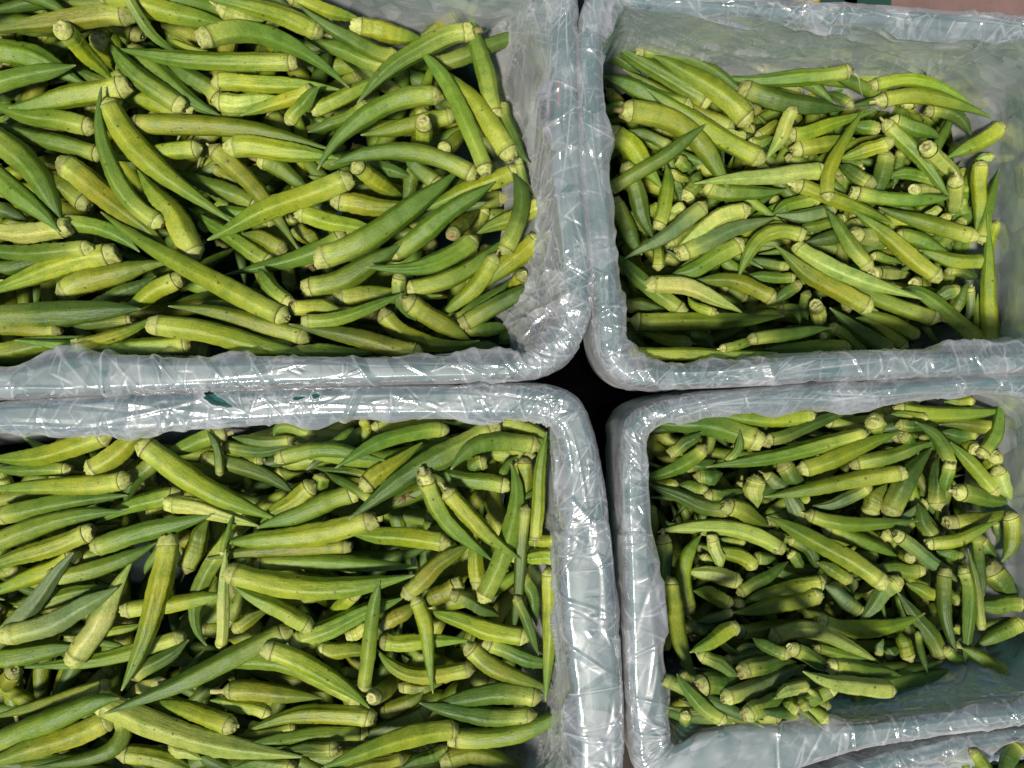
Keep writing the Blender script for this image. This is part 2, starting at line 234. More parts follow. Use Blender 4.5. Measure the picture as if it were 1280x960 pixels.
def build_film(key, seed):
    R = np.random.default_rng(seed)
    Lp, arc = loops(key); n = len(Lp); hz = HEAP[key]
    O, I, B, fz = Lp[:, 0:2], Lp[:, 2:4], Lp[:, 4:6], Lp[:, 6]
    steep = np.clip((hz-.02-fz)/.03, 0, 1)[:, None]                     # 1 where the film hangs straight down
    nin = unit(smooth_u(I-O, 30))                                      # towards the inside
    def P(xy, z): return np.column_stack([xy, np.full(n, z) if np.isscalar(z) else z])
    vis_ = (np.abs(O[:, 0]) < .345) & (np.abs(O[:, 1]) < .262)
    slow = lambda amp, sc: amp*sum(np.sin(arc/sc*(1+.37*k)+R.uniform(0, 6.28)) for k in range(4))/2
    lip = sum(np.sin(arc/(.009+.011*k)+R.uniform(0, 6.28)) for k in range(5))
    lip = (np.clip(lip/2.2, 0, 1)**1.2*.0065+.0008)[:, None]; lip = np.where(vis_[:, None], lip, .0008)
    q = [P(O-nin*.003, RIM_Z-.085+slow(.012, .04)), P(O-nin*.0022, RIM_Z-.012), P(O-nin*.0012, RIM_Z-.002), P(O+nin*.004, RIM_Z+.0022), P(I-nin*.004, RIM_Z+.0022),
         P(I+nin*lip, RIM_Z-.002-lip[:, 0]*.35), P(I*.55+B*.45, RIM_Z*.68+fz*.32), P(B, fz), P(B+unit(smooth_u(B-O, 30))*(.012*steep+.024*(1-steep)), fz-.028)]
    cnt = [16, 6, 5, 30, 7, 34, 30, 12]
    cols = []; svals = []
    sacc = 0
    for j, c in enumerate(cnt):
        dl = float(np.median(np.linalg.norm(q[j+1]-q[j], axis=1)))
        for k in range(c):
            f = k/c; cols.append(q[j]*(1-f)+q[j+1]*f); svals.append(sacc+dl*f)
        sacc += dl
    cols.append(q[-1]); svals.append(sacc)
    V = np.stack(cols, 1); s = np.array(svals)                          # n, ns, 3
    ns = V.shape[1]
    for _ in range(3): V[:, 1:-1] = .25*V[:, :-2]+.5*V[:, 1:-1]+.25*V[:, 2:]
    # normals
    du = np.roll(V, -1, 0)-np.roll(V, 1, 0); ds = np.gradient(V, axis=1)
    Nn = unit(np.cross(du, ds))
    if Nn[:, cnt[0]+cnt[1]+cnt[2]+8, 2].mean() < 0: Nn = -Nn
    Hh = np.zeros((n, ns)); op = np.zeros((n, ns))
    s_rim0 = s[cnt[0]+cnt[1]]; s_rim1 = s[sum(cnt[:5])]; s_foot = s[sum(cnt[:7])]
    curv = np.linalg.norm(np.roll(nin, -8, 0)-np.roll(nin, 8, 0), axis=1)
    visu = np.where((np.abs(O[:, 0]) < .345) & (np.abs(O[:, 1]) < .262))[0]
    pu = np.ones(len(visu))+6*np.minimum(curv[visu]/.15, 1); pu /= pu.sum()
    def crease(u0, s0, ang, L, wd, a, both=False, white=.0):
        i0, i1 = np.searchsorted(arc, [u0-L-wd, u0+L+wd]); j0, j1 = np.searchsorted(s, [s0-L-wd, s0+L+wd])
        if i1 <= i0 or j1 <= j0: return
        U = arc[i0:i1, None]-u0; S = s[None, j0:j1]-s0
        x = U*math.cos(ang)+S*math.sin(ang); y = -U*math.sin(ang)+S*math.cos(ang)
        y = y+.12*x*x/L*bend[0]
        lon = np.clip(1-(x/L)**2, 0, 1)
        k1 = wd; k2 = wd*asym[0]
        tent = np.where(y < 0, np.clip(1+y/k1, 0, 1), np.clip(1-y/k2, 0, 1))
        Hh[i0:i1, j0:j1] += a*lon*tent
        if white: op[i0:i1, j0:j1] = np.maximum(op[i0:i1, j0:j1], white*lon*np.clip(1-np.abs(y)/.0008, 0, 1))  # whitens the crease line: stressed, doubled film, partly a highlight painted into the opacity
    bend = [0.]; asym = [1.]
    def zigzag(cnt_, lo, hi, Lr, sgn=1., white=.42):                      # creases that run in zigzags, leaving flat shards between them
        for _ in range(cnt_):
            i = R.choice(visu, p=pu); u0, s0 = arc[i], R.uniform(lo, hi); ang = R.uniform(0, 6.28)
            sg_ = R.choice([-1, 1, 1])*sgn
            for k in range(R.integers(2, 7)):
                L = R.uniform(*Lr)*.5; bend[0] = R.normal(0, .25); asym[0] = R.uniform(.3, 2.5)
                wd = R.uniform(.0007, .0017)
                cu, cs_ = u0+math.cos(ang)*L, s0+math.sin(ang)*L
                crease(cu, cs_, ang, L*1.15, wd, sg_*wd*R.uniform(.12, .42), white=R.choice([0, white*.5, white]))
                u0, s0 = u0+2*math.cos(ang)*L, s0+2*math.sin(ang)*L
                ang += R.choice([-1, 1])*R.uniform(.9, 2.7)
                if not lo-.004 < s0 < hi+.004: break
    zigzag(int(len(visu)*.13), s_rim0-.008, s_rim1+.006, (.005, .020))
    zigzag(int(len(visu)*.04), s_rim0-.004, s_rim1+.004, (.018, .045))
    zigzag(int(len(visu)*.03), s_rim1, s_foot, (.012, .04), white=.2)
    for _ in range(int(len(visu)*.035)):                                  # long folds running along the rim
        i = R.choice(visu); bend[0] = R.normal(0, .3); asym[0] = R.uniform(.2, 1.2)
        wd = R.uniform(.0012, .003); L = R.uniform(.02, .06)
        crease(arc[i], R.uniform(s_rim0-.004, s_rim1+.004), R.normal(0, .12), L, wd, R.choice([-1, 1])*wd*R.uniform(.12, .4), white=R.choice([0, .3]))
    for _ in range(int(len(visu)*.15)):                                   # long pulls down the inner slope
        i = R.choice(visu, p=pu); bend[0] = R.normal(0, .7); asym[0] = R.uniform(.3, 1.8)
        wd = R.uniform(.0012, .0045); L = R.uniform(.015, .06)
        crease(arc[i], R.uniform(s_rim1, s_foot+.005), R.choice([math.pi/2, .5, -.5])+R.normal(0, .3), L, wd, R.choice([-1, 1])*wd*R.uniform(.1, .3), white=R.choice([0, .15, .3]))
    side = R.choice([-1, 1])
    for _ in range(int(len(visu)*.10)):                                  # pleats of the loose film, fanning down from the rim
        i = R.choice(visu); bend[0] = R.normal(0, .4); asym[0] = R.uniform(.15, .9)
        wd = R.uniform(.0015, .006); L = R.uniform(.02, .07)
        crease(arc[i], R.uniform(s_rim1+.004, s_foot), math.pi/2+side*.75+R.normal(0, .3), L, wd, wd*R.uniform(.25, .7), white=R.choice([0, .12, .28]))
    for _ in range(int(len(visu)*.05)):                                  # skirt outside
        i = R.choice(visu); bend[0] = R.normal(0, .6); asym[0] = R.uniform(.3, 1.5)
        wd = R.uniform(.003, .009); L = R.uniform(.015, .04)
        crease(arc[i], R.uniform(0, s_rim0), math.pi/2+R.normal(0, .3), L, wd, R.choice([-1, 1])*wd*R.uniform(.1, .25))
    # crumple: a patchwork of flat facets meeting in sharp creases
    def facets(cell_u, cell_s, slope, seedk):
        Rf = np.random.default_rng(seed*7+seedk)
        gu, gs = int(arc[-1]/cell_u)+3, int(s[-1]/cell_s)+3
        pu_, ps_ = Rf.uniform(0, 1, (gu, gs)), Rf.uniform(0, 1, (gu, gs)); an = Rf.uniform(0, 6.28, (gu, gs)); k_ = Rf.uniform(.35, 1.5, (gu, gs)); of = Rf.uniform(-.3, .3, (gu, gs))
        U = np.broadcast_to(arc[:, None]/cell_u+1, (n, ns)); S = np.broadcast_to(s[None]/cell_s+1, (n, ns))
        iu, is_ = np.floor(U).astype(int), np.floor(S).astype(int)
        b1 = np.full((n, ns), 9.); b2 = np.full((n, ns), 9.)
        for a in (-1, 0, 1):
            for b in (-1, 0, 1):
                x_, y_ = np.clip(iu+a, 0, gu-1), np.clip(is_+b, 0, gs-1)
                dx, dy = U-(x_+pu_[x_, y_]), S-(y_+ps_[x_, y_]); A = an[x_, y_]
                d = np.maximum(np.maximum(dx*np.cos(A)+dy*np.sin(A), dx*np.cos(A+2.2)+dy*np.sin(A+2.2)), dx*np.cos(A+4.1)+dy*np.sin(A+4.1))*k_[x_, y_]+of[x_, y_]
                b2 = np.minimum(b2, np.maximum(b1, d)); b1 = np.minimum(b1, d)
        return b1*slope*cell_s, b2-b1
    def patch(scale, lo, hi, seedk):
        Rf = np.random.default_rng(seed*13+seedk); v = 0
        for k in range(5): v = v+np.sin(arc[:, None]/(scale*(1+.5*k))+Rf.uniform(0, 6.28)+Rf.normal()*s[None]/.03)
        return np.clip((v/2.2-lo)/(hi-lo), 0, 1)
    f1, e1 = facets(.012, .008, .085, 1); f2, e2 = facets(.03, .015, .06, 2)
    cw_ = np.clip(np.roll(smooth_u(curv, 25), 0)/.05, 0, 1)[:, None]
    m1 = np.maximum(patch(.012, -.1, .5, 3), cw_); m2 = patch(.02, -.5, .4, 4)
    env1 = np.interp(s, [0, s_rim0-.004, s_rim0, s_rim1, s_rim1+.012, s_foot], [.2, .6, 1, 1, .35, .15]); env2 = np.interp(s, [0, s_rim0, s_rim1, s_foot], [.5, 1, 1, .8])
    Hh += f1*m1*env1+f2*m2*env2
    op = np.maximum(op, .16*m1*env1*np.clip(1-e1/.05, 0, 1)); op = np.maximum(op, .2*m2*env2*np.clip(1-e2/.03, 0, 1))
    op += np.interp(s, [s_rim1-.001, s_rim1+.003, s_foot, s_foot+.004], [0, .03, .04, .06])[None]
    # slow slack of the film
    slack = sum(np.sin(arc[:, None]/(.011+.006*k)+s[None, :]/(.02+.01*k)*R.choice([-1, 1])+R.uniform(0, 6.28)) for k in range(5))/5
    env = np.interp(s, [0, s_rim0, s_rim1, s_rim1+.01, s_foot, s[-1]], [.6, .35, .35, 1.2, 1., .3])
    Hh += slack*env*.0007
    Hh -= np.median(Hh[visu]); Hh = np.clip(Hh, -.0045, .0055)
    Hh = np.where(s[None] > s_rim1+.004, np.clip(Hh, -.003, .005), Hh)
    onrim = np.interp(s, [s_rim0-.006, s_rim0, s_rim1, s_rim1+.006], [0, 1, 1, 0])
    Hh = np.where(Hh < 0, Hh*(1-.45*onrim), Hh)
    V = V+Nn*Hh[..., None]
    F = grid_faces(n, ns)
    # torn holes (the lower left liner), their edges stretched up and whitened
    VV = V.reshape(-1, 3)
    def tear_q(c, tear):
        hx, hy, rx, ry, rot = tear; dx, dy = c[:, 0]-hx, c[:, 1]-hy
        X = dx*math.cos(rot)+dy*math.sin(rot); Y = -dx*math.sin(rot)+dy*math.cos(rot); th = np.arctan2(Y/ry, X/rx)
        return np.sqrt((X/rx)**2+(Y/ry)**2)/(1+.16*np.sin(3*th+1)+.07*np.sin(7*th))
    if key == 'BL':
        for tear in TEARS:
            qv = tear_q(VV, tear); e_ = np.clip((1.9-qv)/.9, 0, 1)*(VV[:, 2] > RIM_Z-.02)
            VV[:, 2] += .0016*e_**2; op.reshape(-1)[:] = np.maximum(op.reshape(-1), .5*e_**2)
    if key == 'BL':
        c = VV[F].mean(1)
        keep = np.ones(len(F), bool)
        for tear in TEARS: keep &= ~((tear_q(c, tear) < 1) & (c[:, 2] > RIM_Z-.02))
        F = F[keep]
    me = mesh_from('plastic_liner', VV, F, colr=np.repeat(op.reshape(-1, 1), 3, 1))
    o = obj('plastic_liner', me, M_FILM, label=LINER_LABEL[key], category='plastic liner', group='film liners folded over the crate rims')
    return o
TEARS = [(-0.1926, -0.0105, 0.0099, 0.0031, -0.45), (-0.1392, -0.0094, 0.0042, 0.0012, 0.15), (-0.1277, -0.0079, 0.0026, 0.0016, 0)]
def build_crate(key):
    C = np.array(CRATES[key], float); k = len(C)
    dense = catmull(C, 10)
    O, I = dense[:, 0:2], dense[:, 2:4]; n = len(dense)
    nin = unit(smooth_u(I-O, 3)); ctr = O.mean(0)
    root = empty('crate', (ctr[0], ctr[1], 0), label=CRATE_LABEL[key], category='crate', group='green plastic crates of okra')
    def strip(name, rows, closed=False):
        V = np.stack([np.column_stack([xy-ctr, np.full(n, z)]) for xy, z in rows], 1); ns = V.shape[1]
        F = grid_faces(n, ns)
        if closed:
            i = np.arange(n); j = (i+1) % n
            F = np.vstack([F, np.stack([i*ns+ns-1, j*ns+ns-1, j*ns, i*ns], -1)])
        return obj(name, mesh_from(name, V.reshape(-1, 3), F, smooth=False), M_CRATE, root)
    o1 = O+nin*.0016; i1 = I-nin*.0016
    strip('rim', [(o1, RIM_Z-.020), (o1, RIM_Z-.0035), (o1+nin*.0015, RIM_Z-.002), (i1-nin*.0015, RIM_Z-.002), (i1, RIM_Z-.0035), (i1-nin*.002, RIM_Z-.007), (o1+nin*.002, RIM_Z-.007), (o1+nin*.002, RIM_Z-.020)], True)
    strip('wall', [(i1-nin*.004, RIM_Z-.0075), (i1-nin*.003, .006), (o1+nin*.005, .003), (o1+nin*.0032, RIM_Z-.0075)], True)
    b = i1-nin*.001
    V = np.vstack([np.column_stack([b-ctr, np.full(n, .012)]), np.column_stack([b-ctr, np.full(n, .004)])])
    F = [tuple(range(n)), tuple(range(2*n-1, n-1, -1))]+[(i, (i+1) % n, n+(i+1) % n, n+i) for i in range(n)]
    obj('base', mesh_from('base', V, F, smooth=False), M_CRATE, root)
    return root
for si, key in enumerate(CRATES):
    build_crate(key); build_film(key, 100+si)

# ------------------------------------------------------------------ okra
BASE = {'y': (.258, .302, .017), 'g': (.134, .210, .017), 'd': (.078, .135, .014), 'o': (.188, .208, .014), 'p': (.41, .44, .100), 'b': (.148, .210, .062)}
TIP = {'y': (.112, .205, .020), 'g': (.085, .163, .021), 'd': (.058, .110, .016), 'o': (.100, .160, .016), 'p': (.28, .38, .07), 'b': (.14, .21, .062)}
PALE = np.array((.45, .50, .085))
PX = [0, .03, .10, .22, .36, .52, .64, .74, .83, .90, .95, .98, 1.]
PY = [.93, .93, .94, .98, 1., .99, .93, .80, .60, .39, .23, .15, .07]
PY2 = [.93, .93, .95, 1., .99, .90, .76, .61, .44, .28, .18, .13, .07]          # a pod that starts to taper early
def curve_pts(s, m, t, T):
    c = 2*m-(s+t)/2; T = T[:, None]
    p = (1-T)**2*s+2*T*(1-T)*c+T*T*t
    d = 2*(1-T)*(c-s)+2*T*(t-c)
    return p, unit(d)
def frames(D):
    up = np.array((0, 0, 1.0)); n = np.zeros_like(D)
    a = np.cross(up, D[0]); 
    if np.linalg.norm(a) < 1e-3: a = np.array((1., 0, 0))
    a = a/np.linalg.norm(a)
    for i in range(len(D)):
        a = a-D[i]*(a@D[i]); a = a/np.linalg.norm(a); n[i] = a
    return n, np.cross(D, n)
def pod_geometry(s, m, t, r, code, R, lo=False, stalk=False):
    dull = .80 if (m[0] > .07 and m[1] < -.005) else (.92 if m[0] > .06 else 1.)          # the small okra at lower right is older and duller
    """pod body and cut stem cap of one okra: two (verts, faces, colours, uv) sets"""
    L = np.linalg.norm(np.diff(curve_pts(s, m, t, np.linspace(0, 1, 12))[0], axis=0), axis=1).sum()
    capl = min(.85*r, .2*L)*R.uniform(.8, 1.15); t0 = capl/L
    nr, sg = (14, 10) if lo else (32, 30)
    q = np.linspace(0, 1, nr)**1.0; q = np.sort(np.concatenate([[.0, .012], q[1:]])); nr = len(q)
    T = t0+(1-t0)*q
    p, D = curve_pts(s, m, t, T); n, b = frames(D)
    nrid = int(R.choice([5, 5, 5, 6, 7])); amp = R.uniform(.07, .19); tw = R.uniform(-.5, .5); ph = R.uniform(0, 6.28)
    th = np.linspace(0, 2*math.pi, sg, endpoint=False)
    # unevenness of the pod: a lazy wobble of the axis and of the girth
    w1, w2 = R.uniform(0, 6.28, 2); wob = r*.16*np.sin(q*R.uniform(3, 7)+w1); p = p+n*wob[:, None]*(q*(1-q)*4)[:, None]
    tp = R.random(); rad = np.interp(q, PX, np.array(PY)*tp+np.array(PY2)*(1-tp))*(1+.035*np.sin(q*R.uniform(9, 17)+w2))
    ta = th[None, :]+tw*q[:, None]
    rid = 1-amp*np.abs(np.sin(nrid*(ta+ph)/2))**.8*np.interp(q, [0, .05, .2, .8, 1], [.3, .6, 1, 1.3, .3])[:, None]
    seed = 1+(.024 if R.random() < .6 else .004)*np.sin(q[:, None]*L/.0052*2*math.pi/1.0+nrid*ta*1.0)*np.interp(q, [.1, .25, .7, .85], [0, 1, 1, 0])[:, None]*R.uniform(0, 1)
    rr = r*rad[:, None]*rid*seed*(1+.02*R.normal(size=(nr, 1)))
    V = p[:, None, :]+rr[..., None]*(np.cos(ta)[..., None]*n[:, None, :]+np.sin(ta)[..., None]*b[:, None, :])
    V = V.reshape(-1, 3)
    i = np.arange(nr-1); j = np.arange(sg); I, J = np.meshgrid(i, j, indexing='ij'); J2 = (J+1) % sg
    F = np.stack([I*sg+J, I*sg+J2, (I+1)*sg+J2, (I+1)*sg+J], -1).reshape(-1, 4)
    V = np.vstack([V, p[-1]+D[-1]*r*.05]); e = len(V)-1
    tipf = np.stack([(nr-1)*sg+j, (nr-1)*sg+(j+1) % sg, np.full(sg, e), np.full(sg, e)], -1)
    # colours
    v = dull*(1+R.normal(0, .11)); tint = np.array(BASE[code])*v*np.array(((.90 if dull < .85 else (.95 if dull < 1 else 1.))+R.normal(0, .06), 1, 1+R.normal(0, .15))); tip = np.array(TIP[code])*v
    pl = R.uniform(.4, 1.); ringw = R.uniform(0, .8)
    c = tint[None, :]*np.ones((nr, 1))
    f = np.interp(q, [.42, .8, 1], [0, .75, 1])[:, None]; c = c*(1-f)+tip*f
    f = (np.interp(q, [0, .05, .18, .4], [1, .75, .28, 0])*pl)[:, None]; c = c*(1-f)+PALE*f
    c[0] = np.array((.09, .05, .02))*(1-ringw)+c[2]*ringw; c[1] = c[2]*.8
    f = np.interp(q, [.965, 1], [0, .6])[:, None]; c = c*(1-f)+np.array((.42, .42, .2))*f
    cc = np.repeat(c[:, None, :], sg, 1)
    edge = np.abs(np.sin(nrid*(ta+ph)/2))                                # 0 on a ridge
    cc = cc*(1+.26*(1-edge)**4)[..., None]
    cc = np.vstack([cc.reshape(-1, 3), [(.4, .36, .15)]])
    uvc = np.stack([np.broadcast_to(np.sin(th)[None]*.5+ph, (nr, sg)), np.broadcast_to(0*th, (nr, sg))], -1).copy()
    uvc[..., 0] = (np.broadcast_to(q[:, None]*L/.012, (nr, sg))+ph*3); uvc[..., 1] = ta/6.28*(1/8)+ph
    uvc = np.vstack([uvc.reshape(-1, 2), [(0, 0)]])
    pod = (V, F, tipf, cc, uvc)
    # ---- cap: collar, cone, cut face with a stub in it
    p0, d0, n0, b0 = p[0], -D[0], n[0], b[0]
    kind = R.random()
    cutr = R.uniform(.46, .74) if kind < .6 else R.uniform(.22, .45)
    ln = capl/r
    skew = R.uniform(-.12, .12, 2); slant = R.uniform(-.28, .28); brown = R.random() < .17; short_stalk = (not stalk) and R.random() < .14
    prof = [(.0, .86), (.10*ln, .885), (.30*ln, .85), (.66*ln, .5*(.84+cutr)), (.95*ln, cutr*1.03), (1.0*ln, cutr*.93), (.93*ln, cutr*.72), (.90*ln, cutr*.30), (1.02*ln, cutr*.22), (1.04*ln, cutr*.05)]
    if stalk: prof[6:] = [(1.05*ln, cutr*.5), (1.5*ln, .26), (2.9*ln, .22), (2.95*ln, .05)]
    if short_stalk: prof[6:] = [(1.02*ln, cutr*.6), (1.2*ln, cutr*.42), (1.2*ln+R.uniform(.25, .8), cutr*.36), (1.22*ln+R.uniform(.25, .8), .05)]
    sg2 = 10 if lo else 20; th2 = np.linspace(0, 2*math.pi, sg2, endpoint=False)
    rows = []; crow = []
    capc = np.array((.43, .475, .135))*(1+R.normal(0, .12)); face = np.array((.51, .52, .20))*(1+R.normal(0, .1))
    if code in 'do': capc = capc*.7
    br = np.array((.20, .12, .05))
    for k, (hh, rw) in enumerate(prof):
        ir = 1+.05*np.sin(3*th2+ph)*(k > 0)+.04*R.normal(size=sg2)*(2 < k < 7)
        hz = hh+.07*R.normal(size=sg2)*(3 < k < 7)+slant*rw*np.cos(th2+ph)*(k > 3)
        off = (n0*skew[0]+b0*skew[1])*hh*r
        rows.append(p0+off+d0*(hz*r)[:, None]+(rw*r*ir)[:, None]*(np.cos(th2)[:, None]*n0+np.sin(th2)[:, None]*b0))
        ck = capc if k < 5 else (face if k != 7 else face*.55+br*.3)
        if brown and k >= 5: ck = face*.35+br*R.uniform(.3, 1.0)
        if k == 0: ck = np.array((.12, .07, .03))*(1-ringw)+capc*ringw
        crow.append(np.tile(ck, (sg2, 1)))
    nr2 = len(prof); V2 = np.vstack(rows); C2 = np.vstack(crow)
    i = np.arange(nr2-1); j = np.arange(sg2); I, J = np.meshgrid(i, j, indexing='ij'); J2 = (J+1) % sg2
    F2 = np.stack([I*sg2+J, (I+1)*sg2+J, (I+1)*sg2+J2, I*sg2+J2], -1).reshape(-1, 4)
    return pod, (V2, F2, C2)
def quads_to_faces(F, tipf): return [tuple(x) for x in F.tolist()]+[(a, b, c) for a, b, c, _ in tipf.tolist()]
